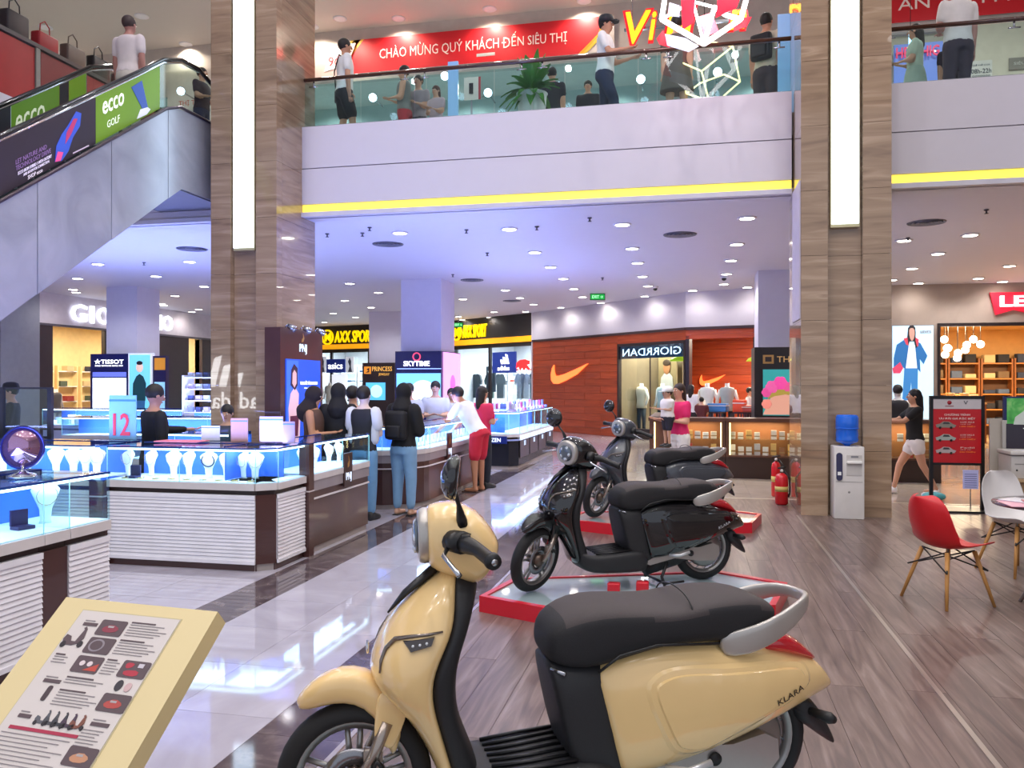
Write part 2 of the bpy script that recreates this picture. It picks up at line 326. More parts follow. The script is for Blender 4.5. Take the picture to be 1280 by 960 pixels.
# upper-level ceiling lights
for i, (a, c) in enumerate(((57, 34), (177, 20), (75, 66), (232, 55), (390, 33), (425, 23), (498, 23), (612, 11), (730, 1))):
    p = G(a, c, 9.5); v = thing('upper_downlight', ('leftmost upper floor downlight, above the handbag display', 'upper floor downlight above the escalator rider', 'upper floor downlight left of the escalator rider near the wall', 'upper floor downlight between the escalator rider and the left pillar', 'upper floor downlight just right of the left stone pillar', 'upper floor downlight above the start of the red banner', 'upper floor downlight above the welcome banner lettering', 'upper floor downlight above the middle of the red banner', 'upper floor downlight above the right end of the red banner')[i], 'ceiling light', p, 0, 'downlights in the upper ceiling')
    obj('trim_ring', MB().lathe([(.10, -.001), (.15, -.001), (.15, -.014), (.10, -.016)], WHITE, n=18), v); obj('lamp_face', MB().lathe([(.10, -.014), (.10, -.004)], M('fff0d0', .5, 0, 14), n=18), v)
    if i > 1: light('SPOT', (p.x, p.y, 9.44), 120, WARM, .08, angle=150, name='upper_downlight_beam')
for x in (-15, -11, -7, -3, 1, 5, 9): light('SPOT', (x, 14.0, 9.42), 260, NEUT, .08, angle=160, name='upper_hall_spot')
# exit signs
for (a, c, w_, lb) in ((747, 371, .42, 'green illuminated exit sign hanging from the ceiling above the timber facade'), (573, 406, .34, 'small green exit sign above the right yellow sports shop sign')):
    d = ray(a, c); k = 22.5 if a > 700 else 29.5; p = d * k + Vector((0, 0, CAMH)); e = thing('exit_sign', lb, 'exit sign', (p.x, p.y, p.z), R(YAW))
    obj('housing', B(-w_ / 2, w_ / 2, 0, .05, -.09, .09, M('1c5a34', .4)), e); obj('lit_face', B(-w_ / 2 + .02, w_ / 2 - .02, -.004, 0, -.07, .07, M('12a03c', .4, 0, 1.0)), e)
    text('EXIT →', w_ * .7, .08, M('bfffd0', .4, 0, 1.5), e, (0, -.006, 0), depth=.002); obj('hanger', B(-.01, .01, .02, .03, .09, 4.1 - p.z, MET), e)
# ================================================================ SHOP FRONTS
W1 = Wall((-17.2, 18.6), (-17.2, 33.3)); W2 = Wall((-17.2, 33.3), (-9.3, 31)); W3 = Wall((-9.3, 31), (-5.48, 28.1)); W4 = Wall((-5.48, 28.1), (-.17, 22.7)); W5 = Wall((-.17, 22.7), (1.63, 22.1)); W6 = Wall((1.63, 22.1), (12, 22.5))
def front(W, name='wall_back', z=0): return root(name, W.loc(z), W.rz)
def S_(W, px): return W.at(px)[0]
def Z_(W, px, py): return W.at(px, py)[1]
AMB = M('f0d9a4', .6); WSHELF = M('e9e9ee', .4); SHLIT = M('ffffff', .4, 0, 1.6); DARKP = M('2a2022', .4); GREYW = M('8e8f99', .5)
def interior(W, s0, s1, depth, wallm, floorm, ceilm, ztop=3.25, energy=120, col=NEUT, nm='wall_back', sides=(1, 1)):
    r = front(W, nm); obj('back_panel', B(s0, s1, depth, depth + .1, 0, ztop + .4, wallm), r); 
    if sides[0]: obj('side_panel', B(s0 - .1, s0, .12, depth, 0, ztop + .4, wallm), r)
    if sides[1]: obj('side_panel', B(s1, s1 + .1, .12, depth, 0, ztop + .4, wallm), r)
    obj('ceiling_panel', B(s0, s1, .12, depth, ztop + .3, ztop + .4, ceilm), r)
    obj('floor_panel', B(s0, s1, 0, depth, -.01, .003, floorm), r)
    n = max(1, int((s1 - s0) / 2.2))
    for i in range(n):
        x = s0 + (i + .5) * (s1 - s0) / n; light('AREA', (x, depth * .45, ztop + .25), energy / n, col, .8, parent=r, name='shop_light')
    return r
def on(W, px, y): return Wall(W.P + W.n * y, W.Q + W.n * y).at(px)[0]
def garment(W, s, y, z, w_, h_, c, group, label, name='hanging_shirt', parent=None):
    g = thing(name, label, 'shirt', (W.P.x + W.d.x * s + W.n.x * y, W.P.y + W.d.y * s + W.n.y * y, z), W.rz, group)
    a = w_ / 2; P = [(-a * .62, 0), (a * .62, 0), (a * .66, h_ * .62), (a, h_ * .55), (a * 1.1, h_ * .72), (a * .75, h_ * .95), (a * .25, h_), (0, h_ * .95), (-a * .25, h_), (-a * .75, h_ * .95), (-a * 1.1, h_ * .72), (-a, h_ * .55), (-a * .66, h_ * .62)]
    obj('cloth', MB().prism(P, -.04, .04, M(c, .8)), g); obj('hanger', MB().tube([(-a * .5, 0, h_ * .93), (0, 0, h_ + .04), (a * .5, 0, h_ * .93)], .006, DKM, 6), g); return g
def mannequin(loc, rz, shirt, label, group, h=1.45, skin='e6e2dc', shorts=None, headc=None):
    t = thing('mannequin', label, 'mannequin', loc, rz, group); s = h / 1.5; mb = MB()
    el = lambda cx, z, a, b: [(cx + a * math.cos(2 * PI * k / 14), b * math.sin(2 * PI * k / 14), z) for k in range(14)]
    mb.rings([el(0, z * s, a * s, b * s) for z, a, b in ((.84, .165, .11), (.95, .15, .10), (1.05, .135, .095), (1.2, .17, .115), (1.32, .19, .11), (1.38, .15, .085), (1.41, .06, .055), (1.50, .055, .05))], M(skin, .4)); obj('torso', mb, t)
    mb = MB().rings([el(0, z * s, a * s, b * s) for z, a, b in ((.80, .185, .135), (.95, .17, .12), (1.05, .155, .115), (1.2, .185, .13), (1.32, .205, .125), (1.385, .165, .10), (1.40, .09, .075))], M(shirt, .8))
    obj('shirt', mb, t)
    for sx in (-1, 1): obj('arm', MB().tube([(sx * .18 * s, 0, 1.33 * s), (sx * .25 * s, .03, 1.1 * s), (sx * .24 * s, -.06, .88 * s)], [.05, .042, .03], M(skin, .4), 8), t)
    obj('leg_pair', MB().tube([(-.09 * s, 0, .84 * s), (-.1 * s, 0, .45 * s), (-.1 * s, 0, .02)], [.085, .06, .04], M(shorts or skin, .6), 8).tube([(.09 * s, 0, .84 * s), (.1 * s, 0, .45 * s), (.1 * s, 0, .02)], [.085, .06, .04], M(shorts or skin, .6), 8), t)
    if headc: obj('head', MB().ball((0, 0, 1.6 * s), .10 * s, M(headc, .5), sz=1.25), t)
    return t
SWO = [(.085, .97), (.035, .78), (0, .48), (.015, .18), (.09, .01), (.2, .0), (.42, .17), (.72, .48), (1.0, .98), (.66, .70), (.38, .49), (.22, .41), (.13, .42), (.10, .55), (.085, .75)]
def swoosh(parent, s, z, w_, h_, y=-.06, e=1.8):
    o = obj('swoosh_sign', MB().prism([(s + p[0] * w_, z + p[1] * h_) for p in SWO], y, y + .05, M('ff7a3a', .4, 0, e)), parent); return o
# ---- left shop (letters on cream fascia)
r1 = front(W1, 'wall_left')
sv = lambda px: S_(W1, px)
obj('fascia_panel', B(0, 14.7, 0, .12, 3.25, 4.10, M('d4ccd2', .5)), r1); obj('fascia_lip', B(0, 14.7, -.03, .1, 3.20, 3.26, M('5b5560', .4)), r1)
obj('pier', B(0, sv(66), 0, .3, 0, 3.2, M('3c2d33', .5)), r1); obj('pier', B(sv(186), sv(236), 0, .3, 0, 3.2, M('3a2c30', .5)), r1); obj('pier', B(sv(253), 14.7, 0, .3, 0, 3.2, M('3c2d33', .5)), r1)
obj('door_frame', B(sv(131), sv(134), 0, .12, 0, 3.2, DARKP), r1)
rI = interior(W1, sv(66), sv(253), 3.2, M('e8cf98', .6), M('b9a78c', .3), M('dcc79c', .6), 3.2, 300, WARM, 'wall_left')
t = thing('shop_sign', 'large white illuminated capital letters on the cream fascia at the left', 'sign', (W1.P.x + .03, W1.P.y, 0), W1.rz)
s0, s1 = sv(88), sv(215)
for i, ch in enumerate('GIORDANO'):
    px_ = (97, 113.5, 128, 148, 163, 178, 194, 208)[i]; ww = (.62, .13, .55, .5, .5, .55, .5, .52)[i]
    text(ch, ww, .50, M('eef4ff', .4, 0, 2.2), t, (sv(px_), .0, 3.63), depth=.05, bold=.02, name='letter')
for i in range(6): # interior shelving, warm
    s = sv(70) + .3 + i * 1.05
    g = thing('wall_shelf', 'pale shelf unit with folded clothes against the back of the warm left shop', 'shelf', (W1.P.x - 3.0, W1.P.y + s, 0), W1.rz, 'shelf units in the warm left shop')
    obj('frame', MB().box(0, .9, 0, .3, 0, .06, AMB).box(0, .04, 0, .3, 0, 2.2, AMB).box(.86, .9, 0, .3, 0, 2.2, AMB), g)
    for k in range(4): obj('shelf', B(.04, .86, 0, .3, .5 + k * .5, .53 + k * .5, WSHELF), g); obj('folded_stack', B(.1 + (k % 2) * .3, .4 + (k % 2) * .3, -.02, .26, .53 + k * .5, .70 + k * .5, M(('8b3030', '4e5a4e', 'c9b58c', '3a3f55')[(i + k) % 4], .8)), g)
mannequin((W1.P.x - .8, W1.P.y + sv(75), 0), PI / 2, 'c9382e', 'mannequin in a red shirt in the warm left shop', None); mannequin((W1.P.x - .8, W1.P.y + sv(84), 0), PI / 2, 'a8b03a', 'mannequin in an olive green shirt in the warm left shop', None); mannequin((W1.P.x - .9, W1.P.y + sv(103), 0), PI / 2, '6e6a66', 'mannequin in a grey shirt in the warm left shop', None)
mannequin((W1.P.x - .6, W1.P.y + sv(243), 0), PI / 2, '3c8a5c', 'mannequin in a green dress beside the dark pier', None)
# wall left of the shop
rl = root('wall_left.002'); obj('wall_panel', B(-17.3, -17.15, 8, 18.6, 0, 4.1, M('b6b3bd', .5)), rl); obj('wall_panel', B(-17.15, -17.0, 17.3, 18.55, 0, 4.1, M('8f929b', .5)), rl)
# ---- yellow sports shop, two facets
YEL = M('ffd400', .4, 0, 1.15); YB = M('f2a412', .4, 0, .9); BLKF = M('2b2723', .45)
for W, pa, pb in ((W2, 403, 469), (W3, 565.5, 609)):
    r = front(W, 'wall_back'); obj('fascia_panel', B(0, W.L, 0, .15, 3.30, 4.10, BLKF), r); obj('yellow_band', B(0, W.L, -.05, .1, 3.10, 3.30, YB), r)
    obj('header', B(0, W.L, .02, .1, 2.95, 3.1, BLKF), r)
    sa, sb = S_(W, pa), S_(W, pb); cx = (sa + sb) / 2; zc_ = 3.62 if W is W2 else 3.62
    t = thing('shop_sign', 'yellow illuminated lettering on the black fascia ' + ('left of the white columns' if W is W2 else 'beside the timber clad wall'), 'sign', W.loc(0), W.rz)
    hh = .5; rr = .33
    lg = MB().lathe([(rr, -.06), (rr, 0), (rr * .8, 0), (rr * .8, -.06), (rr, -.06)], YEL, (sa + rr, -.02, zc_), 'y', 24); obj('round_emblem', lg, t)
    text('M', rr * 1.0, rr * 1.1, YEL, t, (sa + rr, .0, zc_), depth=.06, bold=.03, name='letter')
    text('AXX SPORT', sb - sa - 2 * rr - .05, hh, YEL, t, (sa + 2 * rr + .05 + (sb - sa - 2 * rr - .05) / 2, .0, zc_), depth=.06, bold=.02, shear=.15)
    interior(W, .3, W.L - .1, 3.0, M('c9cbd4', .5), M('a9a4a2', .2), M('55555c', .6), 3.0, 420)
    n = int(W.L / 1.9)
    for k in range(n + 1): obj('mullion', B(k * W.L / n - .05, k * W.L / n + .05, 0, .1, 0, 3.0, DARKP), r)
    for k in range(n): obj('shop_glass', B(k * W.L / n + .05, (k + 1) * W.L / n - .05, .04, .05, .05, 2.95, GLASS), r)
    for k in range(int(W.L / 1.0)):
        s = .4 + k * 1.0; q = W.P + W.d * s + W.n * 2.6
        g = thing('display_shelf', 'white lit wall shelf with shoes and folded clothes in the yellow signed sports shop', 'shelf', (q.x, q.y, 0), W.rz, 'white wall shelves in the sports shop')
        obj('frame', MB().box(0, .9, .25, .3, 0, 2.5, M('dfe2ea', .4)).box(0, .03, 0, .3, 0, 2.5, WSHELF).box(.87, .9, 0, .3, 0, 2.5, WSHELF), g)
        for j in range(5):
            sh = obj('shelf', B(.03, .87, 0, .28, .3 + j * .45, .33 + j * .45, SHLIT), g)
            for u in range(3): obj('shoe', MB().bbox(.08 + u * .27, .28 + u * .27, .02, .12, .33 + j * .45, .42 + j * .45, M(random.choice(['2b2d33', '7d8797', 'c8463c', 'e8e8ea', '30507a']), .6), .02), sh)
gi = 0
for px_, py_, c in ((573, 493, '3f4650'), (590, 493, '4e5f5c'), (603, 490, '7d858c'), (634, 492, 'd9dbe2'), (645, 492, '3e6f78'), (628, 496, 'b9bcc8'), (656, 488, 'c9303a')):
    s, z = W3.at(px_, 500); garment(W3, s, .9, 1.05, .62, .95 if c != 'c9303a' else 1.3, c, 'shirts hanging in the sports shop window' , {'3f4650': 'charcoal', '4e5f5c': 'dark green', '7d858c': 'mid grey', 'd9dbe2': 'white', '3e6f78': 'teal', 'b9bcc8': 'light grey', 'c9303a': 'long red'}[c] + ' shirt hanging in the window of the right sports shop')
def panel_sign(W, pxa, pxb, pya, pyb, y, base, cat, label, name, e=0, d=.05):
    sa, za = W.at(pxa, pya); sb, zb = W.at(pxb, pyb); za = W.at((pxa + pxb) / 2, pya)[1]; zb = W.at((pxa + pxb) / 2, pyb)[1]
    t = thing(name, label, cat, W.loc(0), W.rz); obj('panel', B(sa, sb, y, y + d, min(za, zb), max(za, zb), M(base, .4, 0, e)), t); return t, sa, sb, min(za, zb), max(za, zb)
t, a, b_, z0, z1 = panel_sign(W2, 410, 433, 449, 466, -.1, '1e2d78', 'sign', 'dark blue hanging panel with white lettering at the left sports shop', 'brand_panel', .4)
text('asics', (b_ - a) * .78, (z1 - z0) * .45, M('ffffff', .4, 0, 1.5), t, ((a + b_) / 2, -.11, (z0 + z1) / 2), depth=.02, bold=.02)
for pa, pb, lb in ((402, 409, 'white athlete poster left of the dark blue panel'), (434, 444, 'white athlete poster right of the dark blue panel')):
    t, a, b_, z0, z1 = panel_sign(W2, pa, pb, 446, 466, -.1, 'd9dde6', 'poster', lb, 'sport_poster', .5); obj('figure_print', MB().prism([(a + (b_ - a) * u, z0 + (z1 - z0) * v) for u, v in ((.3, .05), (.5, .4), (.3, .7), (.5, .95), (.7, .7), (.65, .4), (.8, .05))], -.105, -.1, M('5a5f70', .5)), t)
t, a, b_, z0, z1 = panel_sign(W2, 411, 433, 468, 510, .0, 'e9edf5', 'cabinet', 'white lit cabinet below the dark blue panel', 'lit_cabinet', .9)
mannequin((W2.P.x + W2.d.x * S_(W2, 424) - W2.n.x * .6, W2.P.y + W2.d.y * S_(W2, 424) - W2.n.y * .6, 0), W2.rz, 'dcd8c8', 'mannequin in a cream jacket in front of the left sports shop', None, 1.65)
mannequin((W2.P.x + W2.d.x * S_(W2, 429.5) - W2.n.x * 1.6, W2.P.y + W2.d.y * S_(W2, 429.5) - W2.n.y * 1.6, 0), W2.rz, '7f858f', 'mannequin in a grey hooded top in front of the left sports shop', None, 1.7, headc='7f858f')
t, a, b_, z0, z1 = panel_sign(W3, 616, 645, 440, 466, -.02, '243a8c', 'sign', 'blue panel with three white stripes and lettering in the sports shop window', 'brand_panel', .5)
def stripes(parent, cx, z, w_, h_, m, y):
    for k, hh in enumerate((.45, .72, 1.0)):
        x = cx - w_ * .5 + k * w_ * .3; q = w_ * .2
        obj('stripe', MB().prism([(x + .0, z), (x + q, z), (x + q + (.12 + .0) * 0, z)] if 0 else [(x + q * .3 + 0, z), (x + q * 1.3, z), (x + q * 1.3 - h_ * hh * .0 - w_ * .18 * hh, z + h_ * hh * .92), (x + q * .3 - w_ * .18 * hh, z + h_ * hh)], y, y + .02, m), parent)
stripes(t, (a + b_) / 2 + .12, z0 + (z1 - z0) * .42, (b_ - a) * .42, (z1 - z0) * .48, M('ffffff', .4, 0, 1.5), -.05); text('adidas', (b_ - a) * .5, (z1 - z0) * .22, M('ffffff', .4, 0, 1.5), t, ((a + b_) / 2, -.03, z0 + (z1 - z0) * .22), depth=.02, bold=.02)
t, a, b_, z0, z1 = panel_sign(W3, 600, 611, 458, 490, .3, '4b5360', 'poster', 'small dark poster with a white striped emblem in the sports shop window', 'sport_poster'); stripes(t, (a + b_) / 2 + .04, z1 - .25, (b_ - a) * .6, .18, M('ffffff', .4, 0, 1), .27)
t = thing('red_sign', 'red illuminated script sign at the right of the sports shop window', 'sign', W3.loc(0), W3.rz); a, z0 = W3.at(647, 463); b_, z1 = W3.at(663, 449)
obj('script_shape', MB().prism([(a + (b_ - a) * u, z0 + (z1 - z0) * v) for u, v in ((0, .2), (.05, .7), (.3, .95), (.7, 1), (1, .85), (1, .55), (.8, .5), (1, .2), (1, 0), (.7, .25), (.6, 0), (.45, .3), (.3, 0), (.2, .35))], -.08, -.03, M('ff2a2a', .4, 0, 1.5)), t)
# ---- timber clad shop
r = front(W4, 'wall_back'); white = M('c9c4cc', .55, noise=.015)
obj('fascia_panel', B(0, W4.L, 0, .15, 3.14, 4.10, white), r); obj('trim_band', B(0, W4.L, -.03, .12, 3.07, 3.14, M('3b2a2c', .4)), r)
obj('edge_trim', B(0, .05, -.03, .15, 0, 4.1, M('d8d0d4', .4)), r)
sw0, sw1 = S_(W4, 772), W4.L
ph = 3.07 / 14
for j in range(14):
    x = .05; k = j % 2
    while x < sw0 - .01:
        x2 = min(sw0, x + (1.1 if k else 1.9)); k = 0; obj('plank', B(x + .003, x2 - .003, 0, .04, j * ph + .004, (j + 1) * ph - .004, ORANGE), r); x = x2
obj('batten', B(.05, sw0, .04, .14, 0, 3.07, M('3c1a10', .6)), r)
obj('plank', B(sw0, W4.L, 0, .1, 2.78, 3.07, ORANGE), r)
sa, za = W4.at(690, 480); sb, zb = W4.at(736, 456); t = thing('shop_sign', 'orange glowing swoosh shaped sign on the timber clad wall', 'sign', W4.loc(0), W4.rz)
z0 = W4.at(712, 481)[1]; z1 = W4.at(712, 456)[1]; swoosh(t, sa, z0 + .03, sb - sa, z1 - z0)
wf = root('window_1', W4.loc(0), W4.rz)
for x0_, x1_ in ((sw0, sw0 + .07), (sw1 - .07, sw1)): obj('frame', B(x0_, x1_, -.02, .1, 0, 2.78, DARKP), wf)
obj('frame', B(sw0, sw1, -.02, .1, 2.72, 2.80, DARKP), wf); obj('frame', B(sw0, sw1, -.02, .1, 0, .3, DARKP), wf); obj('mullion', B((sw0 + sw1) / 2 - .012, (sw0 + sw1) / 2 + .012, .0, .03, .3, 2.4, DARKP), wf)
for x0_, x1_ in ((sw0 + .07, (sw0 + sw1) / 2), ((sw0 + sw1) / 2, sw1 - .07)): obj('pane', B(x0_, x1_, .02, .03, .3, 2.72, GLASS), wf)
z1 = 2.72; z0 = 2.35; t = thing('window_header_reflection', 'dark blue header across the shop window with a sign reflection modelled as glowing reversed letters', 'sign', W4.loc(0), W4.rz)
obj('panel', B(sw0 + .07, sw1 - .07, .04, .09, z0, z1, M('16324f', .3, 0, .12)), t); text('GIORRDAN', (sw1 - sw0) * .86, .22, M('d8ecff', .4, 0, 1.4), t, ((sw0 + sw1) / 2, .035, (z0 + z1) / 2), depth=.01, mirror=True)  # reflection of the left shop lettering, modelled as glowing mirrored letters
interior(W4, sw0, on(W4, 853, 1.9), 1.9, M('8f7f68', .6), M('6a5d55', .3), M('6d6a60', .6), 3.0, 150, WARM, sides=(1, 0))
r5 = front(W5, 'wall_back'); obj('fascia_panel', B(0, W5.L, 0, .15, 3.14, 4.10, white), r5); obj('trim_band', B(0, W5.L, -.03, .12, 3.07, 3.14, M('3b2a2c', .4)), r5)
for j in range(2): obj('plank', B(0, W5.L, 0, .06, 2.82 + j * .125, 2.94 + j * .125, ORANGE), r5)
obj('door_post', B(W5.L - .08, W5.L, 0, .25, 0, 3.07, DARKP), r5); obj('door_post', B(0, .1, 0, .25, 0, 2.9, DARKP), r5)
ri = interior(W5, 0, W5.L + 1.0, 5.0, M('a5441f', .5), M('6a5d55', .3), M('9c5a3c', .5), 2.9, 420, WARM, sides=(0, 1))
obj('back_panel', B(-1.5, 0, 5.0, 5.1, 0, 3.3, M('a5441f', .5)), ri)
for j in range(10): obj('plank', B(-1.5, W5.L + .9, 4.93, 4.99, .5 + j * .28, .77 + j * .28, ORANGE), ri)
Wb = Wall(W5.P + W5.n * 4.88, W5.Q + W5.n * 4.88); t = thing('shop_sign', 'orange glowing swoosh sign deep inside the timber clad shop', 'sign', Wb.loc(0), Wb.rz)
sa, z0 = Wb.at(875, 482); sb, z1 = Wb.at(907, 468); swoosh(t, sa, z0, sb - sa, z1 - z0, e=1.6)
for px_, W, y, c, lb in ((802, W4, .8, 'd9cdb8', 'mannequin in a pale pink vest behind the timber shop window'), (828, W4, .8, 'b9c6cc', 'mannequin in a light blue vest behind the timber shop window'), (884, W5, .6, 'dfe3e6', 'mannequin in a white vest in the timber shop entrance'), (909, W5, .6, 'a9b4b4', 'mannequin in a grey vest in the timber shop entrance')):
    s = on(W, px_, y); p = W.P + W.d * s + W.n * y; mannequin((p.x, p.y, 0), W.rz, c, lb, None, 1.62, shorts='2c3440')
for k, (px_, c) in enumerate(((776, 'e6e6ea'), (782, 'c4ccd6'), (789, 'e8d9c6'))):
    s = on(W4, px_, 1.4); p = W4.P + W4.d * s + W4.n * 1.4
    g = thing('shoe_rack', 'tall rack of white shoes behind the timber shop window', 'rack', (p.x, p.y, 0), W4.rz, 'shoe racks behind the timber shop window'); obj('frame', MB().box(-.02, .32, .12, .15, .3, 2.2, M('57524c', .5)), g)
    for j in range(6): q = obj('shelf', B(0, .3, 0, .15, .5 + j * .3, .52 + j * .3, WSHELF), g); obj('shoe', MB().bbox(.03, .27, .02, .12, .52 + j * .3, .60 + j * .3, M(c, .5), .02), q)
t = thing('athlete_poster', 'large athlete portrait poster behind the timber shop window', 'poster', W4.loc(0), W4.rz); s, z = on(W4, 834, 1.6), 2.1
obj('panel', B(s - .4, s + .4, 1.6, 1.65, 1.3, 2.5, M('8f7d5c', .5, 0, .25)), t); obj('face_print', MB().ball((s, 1.58, 2.1), .16, M('b07a55', .6), sz=1.3, sy=.1), t); obj('hair_print', MB().ball((s, 1.57, 2.25), .17, M('3c2c22', .6), sz=.6, sy=.1), t); obj('body_print', MB().prism([(s - .3, 1.35), (s + .3, 1.35), (s + .25, 1.8), (s + .08, 1.95), (s - .08, 1.95), (s - .25, 1.8)], 1.58, 1.6, M('c9c9c9', .6)), t)
for i, (px_, c, w_, h_) in enumerate(((897, '3d7fc4', .5, .22), (924, 'e8502c', .3, .32), (937, 'b94a3a', .35, .18), (870, 'd8d2c8', .4, .3))):
    s = S_(W5, px_); p = W5.P + W5.d * s - W5.n * .1
    t = thing('stock_box', {0: 'blue', 1: 'tall orange', 2: 'low red', 3: 'white'}[i] + ' box stack on a table in the timber shop entrance', 'box', (p.x, p.y, .86), W5.rz); obj('carton', MB().bbox(-w_ / 2, w_ / 2, 0, .3, 0, h_, M(c, .5), .015), t); obj('lid', B(-w_ / 2 - .01, w_ / 2 + .01, -.01, .31, h_ * .7, h_ * .78, M('e8e6e2', .5)), t)
    q = thing('display_table', 'low dark display table in the timber shop entrance', 'table', (p.x, p.y, 0), W5.rz, 'display tables in the timber shop entrance'); obj('table_top', B(-.13, .13, -.1, .42, .82, .86, DBR), q)
    for ax in (-.10, .10):
        for ay in (-.06, .38): obj('leg', B(ax - .02, ax + .02, ay - .02, ay + .02, 0, .82, DBR), q)
# ---- denim shop on the right
r6 = front(W6, 'wall_back'); CON = streaky('concrete', [(.2, 'a8988c'), (.6, 'b8a89c'), (.85, 'c6b6a8')], (1, 1, 1), .6, .02, 1.0)
sd = S_(W6, 1175)
obj('fascia_panel', B(0, W6.L, 0, .15, 3.10, 4.10, CON), r6); obj('pier', B(0, sd - .06, .0, .15, 0, 3.1, CON), r6)
obj('door_frame', MB().box(sd - .06, sd, -.04, .15, 0, 3.12, DARKP).box(sd, W6.L, -.04, .15, 3.04, 3.12, DARKP), r6)
WRM = M('e0b97a', .55); WD = M('8a5226', .45)
ri = interior(W6, sd, W6.L - .2, 6.0, M('c79a5c', .6), M('b99c74', .2), M('c9a36a', .6), 3.0, 620, (1, .80, .52))
t = thing('shop_sign', 'red bat-wing shaped sign with glowing white letters over the right shop entrance', 'sign', W6.loc(0), W6.rz)
a, z1 = W6.at(1236, 366); z0 = W6.at(1245, 394)[1]; wd = 2.0; P = [(a, z1), (a + wd, z1), (a + wd - .13, z0), (a + wd * .73, z0 + .12), (a + wd * .5, z0), (a + wd * .27, z0 + .12), (a + .13, z0)]
obj('panel', MB().prism(P, -.08, -.02, M('d8203a', .4, 0, .55)), t); text("LEVI'S", wd * .78, (z1 - z0) * .5, M('ffffff', .4, 0, 3), t, (a + wd / 2, -.085, (z0 + z1) / 2 + .06), depth=.05, bold=.04)
# big denim poster (lit box)
a, z1 = W6.at(1113, 407); b_, _ = W6.at(1166, 407)
t = thing('denim_poster', 'tall backlit poster of a woman in a denim jacket and blue jeans', 'poster', W6.loc(0), W6.rz); pw_ = b_ - a; z0 = .5; ph_ = z1 - z0
obj('light_box', B(a, b_, -.10, 0, z0, z1, M('9aa0a8', .4)), t); obj('lit_face', B(a + .02, b_ - .02, -.105, -.10, z0 + .02, z1 - .02, M('c9ecff', .4, 0, 1.0)), t)
def pr(pts, c, k, nm, e=.75, par=None, uu=None):
    obj(nm, MB().prism([(a + pw_ * u, z1 - ph_ * v) for u, v in pts], -.11 - k * .003, -.105, M(c, .5, 0, e)), par or t)
pr([(.22, .93), (.30, .42), (.62, .42), (.60, .93), (.50, .93), (.46, .55), (.38, .93)], '3f86c8', 1, 'jeans_print'); pr([(.33, .20), (.58, .20), (.60, .42), (.30, .42)], 'e9eef4', 2, 'shirt_print')
pr([(.05, .32), (.12, .19), (.34, .13), (.40, .20), (.33, .42), (.30, .42), (.22, .40), (.05, .42)], '2f6fae', 3, 'jacket_print'); pr([(.54, .14), (.68, .18), (.84, .30), (.75, .38), (.66, .33), (.68, .46), (.60, .42), (.56, .24)], '2f6fae', 3, 'jacket_print')
pr([(.28, .13), (.38, .12), (.40, .20), (.34, .19)], 'd84a5c', 4, 'collar_print'); pr([(.56, .12), (.64, .14), (.62, .21), (.55, .20)], 'd84a5c', 4, 'collar_print'); pr([(.02, .42), (.2, .36), (.27, .42), (.2, .47), (.04, .47)], 'd84a6c', 5, 'bag_print')
pr([(.385, .03), (.43, .005), (.50, .0), (.555, .025), (.565, .07), (.56, .15), (.60, .22), (.56, .22), (.53, .16), (.42, .16), (.39, .20), (.37, .12)], '2c2a30', 5, 'hair_print'); pr([(.41, .05), (.44, .03), (.50, .03), (.535, .05), (.54, .09), (.52, .13), (.49, .155), (.46, .155), (.43, .13), (.41, .09)], 'c79a8c', 6, 'face_print')
obj('logo_print', B(a + pw_ * .66, a + pw_ * .94, -.12, -.105, z1 - ph_ * .085, z1 - ph_ * .05, M('c9ecff', .4, 0, .3)), t); text("LEVI'S", pw_ * .24, ph_ * .022, M('7a1c24', .5), t, (a + pw_ * .8, -.121, z1 - ph_ * .067), depth=.003)
# bulbs and shelves inside the warm shop
for i, (px_, py_) in enumerate(((1195, 431), (1186, 440), (1193, 440), (1216, 435), (1222, 443), (1235, 435), (1243, 431), (1240, 441), (1260, 437), (1212, 424), (1262, 424), (1203, 444), (1230, 447), (1272, 430))):
    s, z = W6.at(px_, py_); d_ = 2.0 + (i % 3) * .5; p = W6.P + W6.d * (s + .05) + W6.n * d_; z = CAMH + (z - CAMH) * (22.2 + d_) / 22.2
    g = thing('pendant_bulb', 'globe pendant lamp glowing in the cluster inside the warm shop', 'lamp', (p.x, p.y, z), 0, 'globe lamps inside the warm right shop'); obj('globe', MB().ball((0, 0, 0), .10, M('fff4dc', .4, 0, 9), 8), g); obj('cable', MB().tube([(0, 0, .1), (0, 0, 3.3 - z)], .006, BLK, 5), g)
for i in range(6):
    s = sd + .1 + i * .95; p = W6.P + W6.d * s + W6.n * 5.6; g = thing('wooden_shelf', 'timber shelf unit with folded jeans at the back of the warm right shop', 'shelf', (p.x, p.y, 0), W6.rz, 'timber shelf units in the warm right shop')
    obj('frame', MB().box(0, .05, 0, .35, 0, 2.4, WD).box(.87, .92, 0, .35, 0, 2.4, WD).box(0, .92, .3, .35, 0, 2.4, M('5b3a20', .6)), g)
    for j in range(5):
        sh = obj('shelf', B(.05, .87, 0, .32, .3 + j * .48, .34 + j * .48, M('b9783a', .45)), g)
        for u in range(2): obj('folded_jeans', MB().bbox(.1 + u * .4, .42 + u * .4, .02, .28, .34 + j * .48, .34 + j * .48 + random.uniform(.1, .28), M(random.choice(['2d3a55', '50617f', '23262f', 'c9b48c', '6e5b45']), .8), .02), sh)
